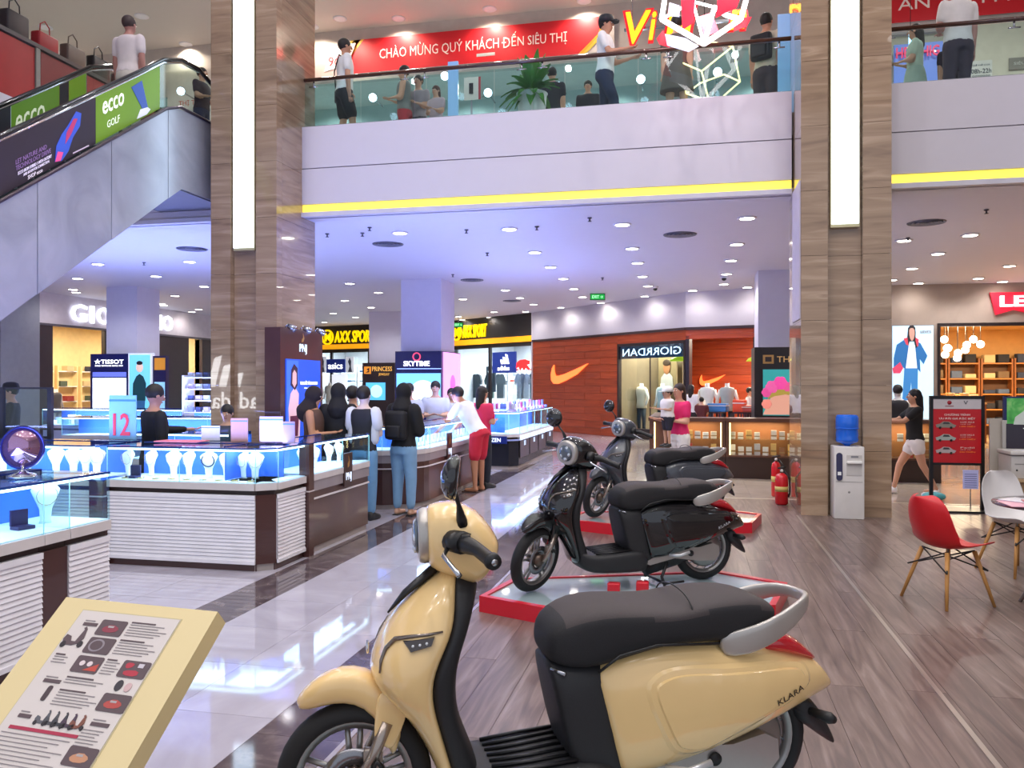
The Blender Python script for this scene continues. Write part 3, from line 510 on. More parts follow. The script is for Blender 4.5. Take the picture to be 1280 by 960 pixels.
for i, (px_, py_, hh) in enumerate(((1192, 520, .9), (1226, 505, 1.15), (1250, 500, 1.1))):
    s = S_(W6, px_); p = W6.P + W6.d * s + W6.n * (.7 + i * .6); g = thing('timber_stand', ('low', 'middle', 'rear')[i] + ' timber display stand with pots inside the warm right shop', 'stand', (p.x, p.y, 0), W6.rz)
    obj('stand_top', B(-.4, .4, 0, .5, hh - .05, hh, WRM), g)
    for ax in (-.36, .36): obj('leg', B(ax - .03, ax + .03, .02, .48, 0, hh - .05, WD), g)
    for u in (-.2, .15): obj('pot', MB().lathe([(.07, 0), (.09, .1), (.12, .2), (.11, .21), (.08, .1)], M('e8c890', .5), (u, .25, hh), n=12), g)
# dome cameras
for px_, py_ in ((905, 345), (819, 358)):
    p = G(px_, py_, 4.1); t = thing('dome_camera', ('white dome camera on the ceiling near the white column' if px_ > 900 else 'white dome camera on the ceiling above the timber shop window'), 'camera', p); obj('base', MB().lathe([(.08, 0), (.08, -.04), (.06, -.05)], WHITE, n=14), t); obj('dome', MB().lathe([(.055, -.05), (.05, -.09), (.02, -.11), (.001, -.112)], BLK, n=14), t)
# ================================================================ JEWELLERY COUNTERS
def offs(path, D):
    out = []; n = len(path); V = [Vector(p) for p in path]
    for i in range(n):
        ns = []
        if i > 0: d = (V[i] - V[i - 1]).normalized(); ns.append(Vector((-d.y, d.x)))
        if i < n - 1: d = (V[i + 1] - V[i]).normalized(); ns.append(Vector((-d.y, d.x)))
        a = sum(ns, Vector((0, 0))).normalized(); out.append(V[i] + a * D / max(.4, a.dot(ns[0])))
    return V, out
def band(mb, path, d0, d1, z0, z1, m):
    _, A = offs(path, d0); _, Bq = offs(path, d1)
    for i in range(len(path) - 1):
        q = [A[i], A[i + 1], Bq[i + 1], Bq[i]]; mb.prism([(p.x, p.y) for p in q], z0, z1, m, 'z')
    return mb
SLAT = M('f0edf2', .5); RIM = M('d9d2d0', .4); TOPM = M('1e2c66', .1); BLUEB = M('3d6fd0', .4); FLOORW = M('eef6ff', .35)
def counter(name, label, cat, path, D, style='louver', glass=(.75, 1.05), group=None, light_e=10, bodym=None, ends=True, backd=.5, topw=True):
    c = Vector(path[0]); t = thing(name, label, cat, (c.x, c.y, 0), 0, group); P = [(p[0] - c.x, p[1] - c.y) for p in path]; g0, g1 = glass
    bm = bodym or (BROWN if style != 'louver' else M('cfcad0', .5)); hb = g0 - .10
    obj('plinth', band(MB(), P, .03, D - .03, 0, .06, BROWN if style == 'louver' else M('a79d98', .4)), t); obj('body', band(MB(), P, .012, D, .06, hb, bm), t)
    if style == 'louver':
        mb = MB(); n = 17
        for k in range(n):
            z = .09 + k * (hb - .12) / n
            _, A = offs(P, .0); _, Q = offs(P, .008); h = (hb - .12) / n
            for i in range(len(P) - 1): mb.add([(A[i].x, A[i].y, z), (A[i + 1].x, A[i + 1].y, z), (Q[i + 1].x, Q[i + 1].y, z + h * .86), (Q[i].x, Q[i].y, z + h * .86), (Q[i].x, Q[i].y, z), (Q[i + 1].x, Q[i + 1].y, z)], [(0, 1, 2, 3), (0, 4, 5, 1)], SLAT)
        o = obj('slats', mb, t); o['kind'] = 'stuff'
        obj('frame', band(band(MB(), P, -.004, .02, .06, .09, SLAT), P, -.004, .02, hb - .035, hb, SLAT), t)
    elif style == 'brown':
        obj('inlay_line', band(MB(), P, -.004, .012, hb - .14, hb - .125, M('e6dfe0', .4)), t)
        obj('upper_panel', band(MB(), P, -.002, .012, hb - .06, hb + .06, M('9d9498', .3)), t)
    elif style == 'black': obj('face_line', band(MB(), P, -.004, .012, hb - .03, hb, M('8f98c8', .3, 0, .3)), t)
    obj('recess_band', band(MB(), P, .03, D, hb, g0 - .06, DBR), t); obj('rim', band(MB(), P, -.01, D, g0 - .06, g0, RIM), t); obj('display_floor', band(MB(), P, .01, D - .01, g0, g0 + .006, FLOORW), t)
    obj('top_pane', band(MB(), P, 0, backd, g1 - .012, g1, GLASS), t); obj('worktop', band(MB(), P, backd, D + .02, g1 - .03, g1 + .006, TOPM), t)
    A, I = offs(P, .006); _, Bk = offs(P, backd)
    for i in range(len(P) - 1):
        L_ = (A[i + 1] - A[i]).length; k = max(1, round(L_ / .75))
        for j in range(k):
            a = A[i].lerp(A[i + 1], j / k); b = A[i].lerp(A[i + 1], (j + 1) / k); a2 = I[i].lerp(I[i + 1], j / k); b2 = I[i].lerp(I[i + 1], (j + 1) / k)
            obj('pane', MB().prism([(a.x, a.y), (b.x, b.y), (b2.x, b2.y), (a2.x, a2.y)], g0, g1 - .012, GLASS, 'z'), t)
            obj('pane_edge', MB().tube([(a.x, a.y, g0), (a.x, a.y, g1 - .01)], .004, EDGE, 4), t)
        q = (A[i + 1] - A[i])
        if L_ > .25 and light_e:
            m_ = (A[i] + A[i + 1] + Bk[i] + Bk[i + 1]) / 4; ang = math.atan2(q.y, q.x)
            light('AREA', (m_.x, m_.y, g1 - .03), light_e * L_, COOL, L_ * .9, (0, 0, ang), sizey=backd * .6, parent=t, name='case_light')
            light('AREA', (m_.x, m_.y, g1 + .02), light_e * L_ * 2.7, (.28, .34, 1.0), L_ * .9, (PI, 0, ang), sizey=backd * .6, parent=t, name='ceiling_tint_light')  # upward blue light added to tint the ceiling
    obj('led_strip', band(MB(), P, .012, .026, g1 - .03, g1 - .013, LEDW), t); obj('edge_trim', band(MB(), P, -.004, .004, g1 - .012, g1 + .002, M('2a4c9a', .2)), t)
    obj('back_panel', band(MB(), P, backd, backd + .012, g0, g1 - .03, BLUEB), t)
    if ends:
        for i in (0, -1): a, b = A[i], Bk[i]; d = (b - a).normalized(); nn = Vector((-d.y, d.x)) * .005; obj('end_pane', MB().prism([(a.x, a.y), (b.x, b.y), ((b + nn).x, (b + nn).y), ((a + nn).x, (a + nn).y)], g0, g1 - .012, GLASS, 'z'), t)
    return t
def post(x, y, wx, wy, label, z=1.06, name='corner_post', m=BROWN):
    t = thing(name, label, 'post', (x, y, 0)); obj('shaft', B(-wx / 2, wx / 2, -wy / 2, wy / 2, .0, z, m), t); obj('cap', B(-wx / 2 - .004, wx / 2 + .004, -wy / 2 - .004, wy / 2 + .004, z, z + .012, TOPM), t); obj('line', B(-wx / 2 - .003, wx / 2 + .003, -wy / 2 - .003, wy / 2 + .003, .60, .612, M('cfc6c8', .4)), t); return t
# nearest kiosk (left edge)
X1 = -3.57
counter('display_counter', 'nearest glass display counter with beige slatted front at the left edge', 'counter', [(X1, 2.4), (X1, 3.92)], .62, light_e=7, ends=False)
counter('display_counter.001', 'short slatted end counter with glass case right of the dark near post', 'counter', [(X1, 4.12), (X1, 4.46)], .62, light_e=9)
t = counter('display_counter.002', 'narrow dark panelled glass counter section between the two near slatted ones', 'counter', [(X1, 3.925), (X1, 4.115)], .62, 'plain', light_e=0, ends=False)
# long front kiosk
counter('display_counter.003', 'long white slatted jewellery counter facing the camera with necklace busts', 'counter', [(-5.07, 6.30), (-3.63, 6.30)], .62, light_e=9, ends=False)
counter('display_counter.004', 'jewellery counter of busts continuing left behind the nearest counter', 'counter', [(-8.6, 6.30), (-5.22, 6.30)], .62, light_e=9, ends=False)
counter('display_counter.005', 'narrow dark chamfered corner section of the white slatted counter', 'counter', [(-3.625, 6.305), (-3.49, 6.42)], .45, 'plain', light_e=0, ends=False)
counter('display_counter.006', 'short white slatted counter side facing the aisle', 'counter', [(-3.48, 6.43), (-3.48, 6.94)], .50, light_e=9, ends=False)
post(-5.145, 6.40, .14, .30, 'slim dark brown post at the left end of the long white counter', .74); post(-3.50, 7.0, .10, .10, 'dark brown post between the white side counter and the brown counter', 1.04)
kb = counter('display_counter.007', 'dark brown aisle counter with emblem plate beside the white slatted counter', 'counter', [(-3.48, 7.06), (-3.48, 8.45), (-3.55, 8.55)], .50, 'brown', light_e=9)
def emblem(x, y, z, rz, label, s=1.0):
    t = thing('emblem_plate', label, 'plaque', (x, y, z), rz); obj('plate', B(-.10 * s, .10 * s, 0, .015, -.17 * s, .17 * s, M('3a2320', .3)), t)
    text('PNJ', .13 * s, .10 * s, M('dfeaff', .4, 0, .9), t, (0, -.003, -.08 * s), bold=.01); obj('flame_mark', MB().prism([(-.02 * s, .02 * s), (.012 * s, .03 * s), (.03 * s, .07 * s), (.0, .14 * s), (.008 * s, .09 * s), (-.022 * s, .06 * s)], -.004, 0, M('caa15a', .3, .6)), t); return t
emblem(-3.462, 7.86, .72, PI / 2, 'brown plate with gold flame and white letters on the near aisle counter')
# second kiosk, rounded
import math as _m
arc = [(-4.0 + .6 * _m.sin(a), 10.35 - .6 * _m.cos(a)) for a in [0, .26, .52, .79, 1.05, 1.31, 1.5708]]
K3 = [(-4.7, 9.75)] + arc + [(-3.38, 11.4), (-3.38, 13.1)]
counter('display_counter.008', 'curved dark brown jewellery counter further along the aisle', 'counter', K3, .55, 'brown', light_e=11)
emblem(-3.365, 11.15, .72, PI / 2, 'brown plate with gold flame and white letters on the curved counter', 1.1)
counter('display_counter.010', 'glass counter inside the first kiosk with lit white shelf', 'counter', [(-6.3, 8.1), (-5.0, 8.1)], .45, 'brown', light_e=10)
# watch kiosk
kc = counter('watch_counter', 'black and glass watch counter with white lettering near the timber wall', 'counter', [(-4.25, 14.9), (-3.35, 14.9), (-3.18, 15.05), (-3.18, 18.9)], .5, 'black', (.66, 1.07), light_e=12, bodym=M('1d1f27', .25))
t = thing('counter_sign', 'white glowing watch brand lettering on the black counter front', 'sign', (-3.8, 14.9, .55)); obj('back_plate', B(-.42, .42, -.02, -.002, -.07, .07, M('15256e', .3, 0, .3)), t); text('CITIZEN', .36, .075, M('eaf4ff', .4, 0, 1.4), t, (.12, -.022, 0), bold=.02)
for k in range(4):
    t = thing('drawer_unit', 'dark drawer front with white lit strip on the watch counter side', 'drawer', (-3.175, 15.5 + k * .95, .2), PI / 2, 'drawer fronts along the watch counter'); obj('front', B(-.42, .42, -.012, 0, 0, .33, M('5b4f55', .3)), t); obj('lit_strip', B(-.42, .42, -.016, 0, .34, .42, M('d8ecff', .4, 0, .9)), t); obj('label_card', B(-.08, .06, -.018, -.012, .22, .31, M('c9e4ff', .4, 0, .6)), t)
PK = ['b9a4d8', '9ab2e4', 'd8c8f0', 'c4508c', '6f88d0', 'e2e6fa']
for k in range(22):
    y = 15.1 + (k % 11) * .34; x = -3.32 if k < 11 else -3.62
    t = thing('watch_box', 'small watch presentation box standing open on the watch counter', 'box', (x, y, 1.076), PI / 2, 'watch boxes on the watch counter'); c = M(PK[k % 6], .4); obj('base', B(-.09, .09, -.05, .05, 0, .05, c), t); obj('lid', B(-.09, .09, .035, .05, .05, .17, c), t)
for k in range(6):
    t = thing('watch_box', 'small watch presentation box standing on the front of the watch counter', 'box', (-4.15 + k * .16, 15.1, 1.076), 0, 'watch boxes on the counter front'); c = M(PK[k % 6], .4); obj('base', B(-.06, .06, -.05, .05, 0, .05, c), t); obj('lid', B(-.06, .06, .035, .05, .05, .15, c), t)
# busts
def bust_mesh(w_=.16, h_=.24):
    mb = MB(); rg = []
    for z, a, b, yo in ((0, .42, .30, .02), (.08, .36, .20, .01), (.35, .42, .16, .0), (.62, .78, .17, -.01), (.80, .98, .17, .01), (.88, .80, .15, .03), (.95, .40, .14, .05), (1.0, .34, .13, .06)):
        rg.append([(a * w_ / 2 * math.cos(2 * PI * k / 18), yo * h_ * 2 + b * w_ / 2 * math.sin(2 * PI * k / 18), z * h_) for k in range(18)])
    return mb.rings(rg, M('f4f6f4', .5))
BU = fixn(bust_mesh().mesh('bust'))
NK = {}
def neck_mesh(c, thick):
    k = (c, thick)
    if k not in NK:
        pts = [(.055 * math.sin(a), -.030 + .012 * math.cos(a), .16 - .055 * math.cos(a)) for a in [(-2.4 + i * 4.8 / 12) for i in range(13)]]
        NK[k] = fixn(MB().tube(pts, thick, M(c, .2, .8), 5).mesh('necklace'))
    return NK[k]
def bust(x, y, z, rz, s=1, c='c8a860', lb=None, gp='necklace busts in the long counters', th=.002):
    t = thing('necklace_bust', lb or 'white necklace display bust wearing a fine chain in the lit counter', 'display bust', (x, y, z), rz, gp); t.scale = (s, s, s)
    o = bpy.data.objects.new('form', BU); COL.objects.link(o); o.parent = t; q = bpy.data.objects.new('necklace', neck_mesh(c, th)); COL.objects.link(q); q.parent = t; return t
for px_ in (160, 189, 217, 236, 283, 304, 319):
    p = atY(px_, 590, 6.58); bust(p.x, 6.58, .757, random.uniform(-.5, .6), 1.0)
p = atY(261, 590, 6.55); bust(p.x, 6.55, .757, .3, 1.0, '2d3350', 'white display bust with a thick dark bead necklace in the long counter', None, .006)
for px_ in (4, 34, 70, 92, 107, 121): p = atY(px_, 590, 6.6); bust(p.x, 6.6, .757, random.uniform(-.3, .9), 1.02)
p = atX(57, 630, -3.83); bust(p.x, p.y, .757, 1.0, 1.05, lb='white display bust with bracelet in the nearest counter', gp=None); 
for y_, lb in ((7.35, 'first white bust in the brown aisle counter'), (7.62, 'second white bust in the brown aisle counter'), (7.95, 'third white bust in the brown aisle counter'), (8.2, 'fourth white bust in the brown aisle counter')): bust(-3.72, y_, .757, 1.2, .9, lb=lb, gp=None)
for (x, y, z, rz, lb) in ((-3.80, 4.02, .757, 1.3, 'small dark jewellery box standing open in the nearest counter'), (-4.9, 6.42, .757, 0, 'small ring box at the left of the long counter')):
    t = thing('jewel_box', lb, 'box', (x, y, z), rz); obj('base', B(-.05, .05, -.04, .04, 0, .02, M('2a2450', .4)), t); obj('lid', B(-.05, .05, .03, .045, .02, .11, M('2a2450', .4)), t)
for k in range(9):
    x = -4.95 + k * .155; t = thing('bracelet_stand', 'tiny bracelet lying at the front of the long lit counter', 'bracelet', (x, 6.38, .757), k, 'bracelets in the long counter'); obj('ring', MB().tube([(.03 * math.cos(a), .03 * math.sin(a), .006) for a in [i * 2 * PI / 12 for i in range(13)]], .004, M('b8a060', .2, .9), 5), t); obj('bead', MB().ball((.03, 0, .01), .008, CHROME, 6), t)
for k in range(16):
    a = k / 15; p = Vector((-3.6, 10.4)).lerp(Vector((-3.6, 12.9)), a); t = thing('jewel_card', 'small white jewellery card standing in the curved counter', 'card', (p.x, p.y, .757), PI / 2, 'jewellery cards in the curved counter'); obj('card', B(-.05, .05, 0, .01, 0, .13, M('e6ecf4', .4)), t); obj('foot', B(-.05, .05, 0, .05, 0, .008, M('caa15a', .3, .5)), t)
# counter-top objects
p = atX(33, 595, -3.8); t = thing('round_mirror', 'round table mirror on a small foot on top of the nearest counter', 'mirror', (-3.80, 4.02, 1.06), R(36))
obj('foot', MB().lathe([(.09, 0), (.085, .01), (.03, .03), (.012, .045), (.012, .07)], CHROME), t); obj('rim', MB().lathe([(.128, .0), (.135, .01), (.128, .02), (.12, .02), (.12, 0), (.128, 0)], M('2a2f7a', .2, .5), (0, -.01, .18), 'y', 30), t); obj('mirror_glass', MB().lathe([(.121, .004), (.121, .012)], M('b78fae', .03, .9), (0, -.01, .18), 'y', 30), t); t.scale = (.86, .86, .95)
def card_sign(x, y, z, rz, w_, h_, c, label, cat='sign', txt=None, tc='d03040', e=0):
    t = thing('counter_card', label, cat, (x, y, z), rz); obj('board', B(-w_ / 2, w_ / 2, 0, .012, .0, h_, M(c, .4, 0, e)), t); obj('strut', B(-.02, .02, .012, .09, 0, h_ * .6, M('8890a8', .4)), t)
    obj('header', B(-w_ / 2, w_ / 2, -.003, 0, h_ * .86, h_ * .9, M('4a86c8', .4)), t)
    if txt: text(txt, w_ * .62, h_ * .5, M(tc, .4, 0, .4), t, (-w_ * .02, -.004, h_ * .34), bold=.03)
    return t
p = atY(153, 520, 6.95); card_sign(p.x, 6.95, 1.06, 0, .30, .43, '7fb9dd', 'pale blue promotional board with the large red number 12 beside the seated clerk', txt='12')
for px_, py_, Y, w_, h_, c, lb in ((299, 530, 6.9, .16, .22, 'b98a80', 'pinkish framed card stand on the long counter behind the face'), (339, 540, 6.86, .22, .24, 'b5a2b8', 'tall mauve card holder at the right end of the long counter'), (366, 530, 7.25, .11, .2, 'a890b0', 'rounded mauve card near the floral dressed woman'), (263, 530, 7.0, .18, .14, 'e4e6ee', 'small white price card on the long counter')):
    p = atY(361, py_, 6.78) if px_ == 366 else atY(px_, py_, Y); card_sign(p.x, p.y, 1.06, .15, w_, h_, c, lb)
p = atY(240, 540, 6.95); t = tag(obj('pink_mat', MB().bbox(-.22, .22, -.12, .1, 0, .012, M('e07a8c', .6), .004)), 'pink service mat under the clerk hand on the long counter', 'mat'); t.location = (p.x, 6.8, 1.06)
# back-of-hall counters, left
counter('display_counter.011', 'pale glass counter far left full of small goods', 'counter', [(-12.4, 13.6), (-8.6, 13.6)], .6, 'plain', (.8, 1.12), light_e=16, bodym=M('c9cbd8', .4))
counter('display_counter.012', 'white glass counter behind the seated clerk', 'counter', [(-10.2, 11.6), (-7.0, 12.2)], .55, 'plain', (.75, 1.05), light_e=14, bodym=M('b9bcd0', .4))
for k in range(26):
    x = -12.3 + (k % 13) * .29; t = thing('counter_goods', 'small silver trinket inside the pale far left counter', 'trinket', (x, 13.75 + (k // 13) * .18, .81), k, 'trinkets in the pale far left counter'); obj('piece', MB().bbox(-.06, .06, -.05, .05, 0, .08 + .05 * (k % 3), M(('dfe6f0', '9fb0c8', 'e8c9b8')[k % 3], .3), .01), t); obj('foot', B(-.07, .07, -.06, .06, 0, .01, M('c8d0dc', .4)), t)
p = atY(250, 500, 12.6); t = thing('display_rack', 'white open rack of small goods left of the brown stone pillar', 'rack', (p.x, 12.6, 0)); obj('post', MB().box(-.35, -.31, 0, .3, 0, 1.75, WHITE).box(.31, .35, 0, .3, 0, 1.75, WHITE), t)
for j in range(6):
    s = obj('shelf', B(-.31, .31, 0, .3, .7 + j * .2, .715 + j * .2, M('e8eef8', .4, 0, .5)), t)
    for u in range(4): obj('small_pack', B(-.27 + u * .15, -.18 + u * .15, .05, .12, .715 + j * .2, .80 + j * .2, M(('c9b8c8', 'dfe4ee', '8f9ab8', '3f4a6a')[(u + j) % 4], .5)), s)
# dark-framed glass cabinet far left
t = thing('framed_cabinet', 'dark metal framed glass screen at the far left above the counters', 'cabinet', (0, 0, 0)); a = atY(3, 484, 7.6); b_ = atY(63, 484, 7.6); z1 = a.z
for x in (a.x, b_.x): obj('post', B(x - .025, x + .025, 7.58, 7.62, 0, z1, M('1a1a22', .4)), t)
obj('rail', B(a.x, b_.x, 7.59, 7.61, z1 - .02, z1, M('1a1a22', .4)), t); obj('rail', B(a.x, b_.x, 7.59, 7.61, 1.0, 1.03, M('1a1a22', .4)), t); obj('pane', B(a.x, b_.x, 7.597, 7.603, 1.03, z1 - .02, GLASS), t)
# ================================================================ LIGHT-BOX TOWERS
t = thing('light_tower', 'brown tower with a lit blue jewellery advertisement beside the left stone pillar', 'display stand', (-5.49, 10.2, 0), PI / 2)
obj('cabinet', B(0, 1.3, .0, .235, 0, 2.38, BROWN), t); fr = obj('lit_panel', B(.14, 1.2, -.012, 0, .7, 1.95, M('1f4fc8', .4, 0, .8)), t)
obj('ad_gradient', B(.16, .5, -.014, -.012, .72, 1.93, M('3f6fe0', .4, 0, .7)), t)
def pp(parent, nm, pts, c, y, x0, z0, w_, h_, e=.7, d=.004): obj(nm, MB().prism([(x0 + u * w_, z0 + v * h_) for u, v in pts], y - d, y, M(c, .5, 0, e)), parent)
pp(t, 'model_print', [(.02, .02), (.36, .02), (.38, .3), (.33, .5), (.34, .62), (.22, .70), (.10, .62), (.04, .45), (.06, .25)], 'd8b0b4', -.016, .16, .72, 1.0, 1.2); pp(t, 'hair_print', [(.10, .72), (.12, .9), (.2, .97), (.3, .92), (.3, .72), (.22, .66)], '3a1c28', -.018, .16, .72, 1.0, 1.2, .4)
pp(t, 'face_print', [(.14, .74), (.15, .86), (.2, .90), (.26, .86), (.26, .74), (.2, .69)], 'd8a8a0', -.021, .16, .72, 1.0, 1.2); pp(t, 'dress_print', [(.08, .12), (.30, .12), (.33, .36), (.08, .36)], '5a1f3a', -.022, .16, .72, 1.0, 1.2, .5)
obj('ring_print', MB().tube([(.78 + .09 * math.cos(a), -.018, 1.12 + .16 * math.sin(a)) for a in [i * 2 * PI / 20 for i in range(21)]], .014, M('bfe4ff', .4, 0, 1.2), 6), t); obj('gem_print', MB().ball((.78, -.018, 1.33), .07, M('dff4ff', .4, 0, 1.4), 6, sy=.2), t)
text('TRANG SỨC VÀNG DIAMOND', .55, .06, M('ffffff', .4, 0, 1.2), t, (.82, -.016, 1.62)); text('tháng 10 - 2018', .3, .03, M('ffffff', .4, 0, 1.0), t, (.82, -.016, 1.54))
text('PNJ', .22, .15, M('dff4ff', .4, 0, 1.2), t, (.66, -.005, 2.10), bold=.01); obj('flame_mark', MB().prism([(.62, 2.2), (.67, 2.21), (.70, 2.26), (.66, 2.33), (.665, 2.27), (.625, 2.24)], -.006, 0, M('caa15a', .3, .5)), t)
for k in range(3):
    s = thing('spotlight', 'small white clamp spotlight on top of the brown tower', 'spotlight', (-5.42, 10.3 + k * .45, 2.40), .4 * k, 'clamp spotlights on the brown tower'); obj('can', MB().tube([(0, 0, 0), (.10, 0, -.05)], [.035, .045], MET, 10), s); obj('bracket', MB().tube([(-.05, 0, -.02), (0, 0, .03)], .01, MET, 6), s)
def tower(x0, x1, y0, y1, z, label, name='light_tower', m=None):
    t = thing(name, label, 'display stand', (x0, y0, 0)); W = x1 - x0; D = y1 - y0; m = m or M('1b1e5c', .3)
    obj('cabinet', MB().box(0, W, 0, .2, 0, z, m).box(0, .2, .2, D, 0, z, m).box(W - .2, W, .2, D, 0, z, m), t); return t, W
p0 = atY(494, 440, 18.2); p1 = atY(553, 440, 18.2)
t, W = tower(p0.x, -5.70, 18.2, 19.8, 2.37, 'dark blue tower with glowing panel around the blue lit white column')
W = p1.x - p0.x
text('SKYTIME', W * .55, .12, M('ffffff', .4, 0, 2.5), t, (W * .46, -.01, 2.08), depth=.02, bold=.03); obj('emblem_ring', MB().lathe([(.10, -.02), (.10, 0), (.075, 0), (.075, -.02), (.10, -.02)], M('e84a6c', .4, 0, 1.5), (W * .46, 0, 2.24), 'y', 20), t); obj('light_line', B(.05, W - .03, -.015, 0, 1.95, 1.965, M('9ab8ff', .4, 0, 2)), t)
f = obj('lit_panel', B(.04, W - .04, -.02, 0, .9, 1.85, M('7fd0f4', .4, 0, 1.3)), t); obj('lit_center', MB().lathe([(.34, -.004), (.34, .0)], M('e6fbff', .4, 0, 1.2), (W * .6, -.022, 1.35), 'y', 24), t); text('Dubai', .35, .12, M('ffffff', .4, 0, 1.5), t, (.26, -.025, 1.32))
obj('watch_print', MB().lathe([(.14, -.004), (.14, 0), (.09, 0), (.09, -.004)], M('2a5a8c', .3, 0, .4), (W * .78, -.026, 1.12), 'y', 20), t)
t = thing('pink_light_panel', 'narrow glowing pink panel on the right side of the dark blue tower', 'light panel', (-5.69, 18.3, 0), PI / 2); obj('panel', B(0, 1.35, -.03, 0, .9, 2.35, M('f0a8e8', .4, 0, 1.3)), t); obj('flower_print', MB().ball((.7, -.03, 1.6), .22, M('ff6ac8', .4, 0, 1.2), 8, sy=.08), t)
# jewellery tower at the far column
p0 = atY(453, 454, 26.4); p1 = atY(493, 454, 26.4); t, W = tower(p0.x, p1.x, 26.4, 28, 2.33, 'dark brown tower with gold jewellery lettering by the far white column', m=M('2c1a1c', .3))
text('PRINCESS', W * .62, .16, M('d8a24a', .4, 0, 1.3), t, (W * .62, -.01, 2.12), bold=.02); text('JEWELRY', W * .34, .10, M('d8a24a', .4, 0, 1.2), t, (W * .68, -.01, 1.92), bold=.02)
obj('gold_mark', B(W * .06, W * .27, -.015, 0, 1.95, 2.2, M('d8862a', .4, 0, 1.0)), t); obj('mark_cut', MB().prism([(W * .10, 1.99), (W * .2, 2.06), (W * .13, 2.1), (W * .22, 2.16), (W * .22, 2.0)], -.022, -.015, M('2c1a1c', .4)), t)
scn = obj('screen', B(W * .12, W * .72, -.03, 0, 1.05, 1.65, M('5ac0e8', .3, 0, 1.0)), t); obj('face_glow', MB().ball((W * .45, -.03, 1.35), .22, M('bff2ff', .4, 0, 1.0), 8, sy=.06), t)
# watch tower at the left column
p0 = atY(113, 441, 17.9); p1 = atY(160, 441, 17.9); t, W = tower(p0.x, p1.x, 17.9, 18.25, 2.36, 'dark blue tower with white lettering at the left white column')
text('★TISSOT', W * .78, .13, M('ffffff', .4, 0, 2.2), t, (W * .5, -.01, 2.17), bold=.03); text('SWISS WATCHES SINCE 1853', W * .74, .04, M('ffffff', .4, 0, 1.6), t, (W * .5, -.01, 2.06), bold=.02); obj('lit_panel', B(.08, W - .05, -.02, 0, .85, 1.75, M('eef8ff', .4, 0, 1.5)), t); obj('lit_header', B(.08, W - .05, -.02, 0, 1.78, 1.90, M('6a78d8', .4, 0, .9)), t)
p2 = atY(189, 441, 17.9); t = thing('watch_poster', 'backlit teal poster of a man in a dark jumper on the left tower', 'poster', (p1.x + .01, 17.9, 0)); W = p2.x - p1.x; obj('light_box', B(0, W, 0, .12, .7, 2.37, M('dfe6ee', .4, 0, .6)), t); obj('lit_face', B(.04, W - .04, -.01, 0, .74, 2.33, M('6fc4d8', .4, 0, 1.0)), t)
pp(t, 'jumper_print', [(.2, .28), (.75, .28), (.78, .55), (.66, .66), (.5, .70), (.36, .66), (.22, .55)], '123a44', -.014, 0, .74, W, 1.59); pp(t, 'trousers_print', [(.25, .02), (.7, .02), (.74, .28), (.22, .28)], '2a5a88', -.014, 0, .74, W, 1.59); obj('face_print', MB().ball((W * .5, -.012, .74 + 1.59 * .8), .10, M('d8b8a8', .4, 0, .9), 8, sy=.1, sz=1.2), t); obj('hair_print', MB().ball((W * .5, -.016, .74 + 1.59 * .87), .09, M('1c2026', .5), 8, sy=.1, sz=.6), t)
p3 = atY(207, 441, 17.95); t = thing('side_poster', 'narrow dark blue panel with a pale portrait right of the teal poster', 'poster', (p2.x + .01, 17.95, 0)); W = p3.x - p2.x; obj('panel', B(0, W, 0, .12, .5, 2.30, M('2a2350', .3)), t); obj('lit_face', B(.05, W - .03, -.01, 0, .95, 1.65, M('8fc4dc', .4, 0, .8)), t); obj('gold_print', B(.05, W - .02, -.01, 0, 1.95, 2.25, M('c8862a', .4, 0, .6)), t); obj('face_print', MB().ball((W * .5, -.012, 1.35), .12, M('d8d8d8', .4, 0, .7), 8, sy=.1, sz=1.4), t)
# ================================================================ PERFUME KIOSK
KW = M('5a3a2c', .35); KD = M('33211c', .35)
def shelf_module(x, y, rz, L, label, group=None, d=.45):
    t = thing('shelf_counter', label, 'counter', (x, y, 0), rz, group)
    obj('base', B(0, L, .02, d, 0, .36, KD), t); obj('counter_top', B(-.01, L + .01, -.02, d + .02, .96, 1.02, KW), t); obj('side', B(0, .05, 0, d, .36, .96, KW), t); obj('side', B(L - .05, L, 0, d, .36, .96, KW), t); obj('back', B(.05, L - .05, d - .03, d, .36, .96, M('9a6238', .5)), t)
    obj('bottom_shelf', B(.05, L - .05, 0, d - .03, .36, .39, KW), t); obj('glass_shelf', B(.05, L - .05, .02, d - .05, .66, .668, GLASS), t); obj('led_bar', B(.06, .078, .01, .03, .40, .94, M('ffe9a0', .4, 0, 5)), t); obj('led_bar', B(L - .078, L - .06, .01, .03, .40, .94, M('ffe9a0', .4, 0, 5)), t)
    light('AREA', (L / 2, d / 2, .94), 7, (1, .85, .6), L * .8, sizey=.2, parent=t, name='shelf_light'); return t
mods = [(-.70, 1.25), (.56, 1.12), (1.69, 1.12), (2.82, 1.1)]
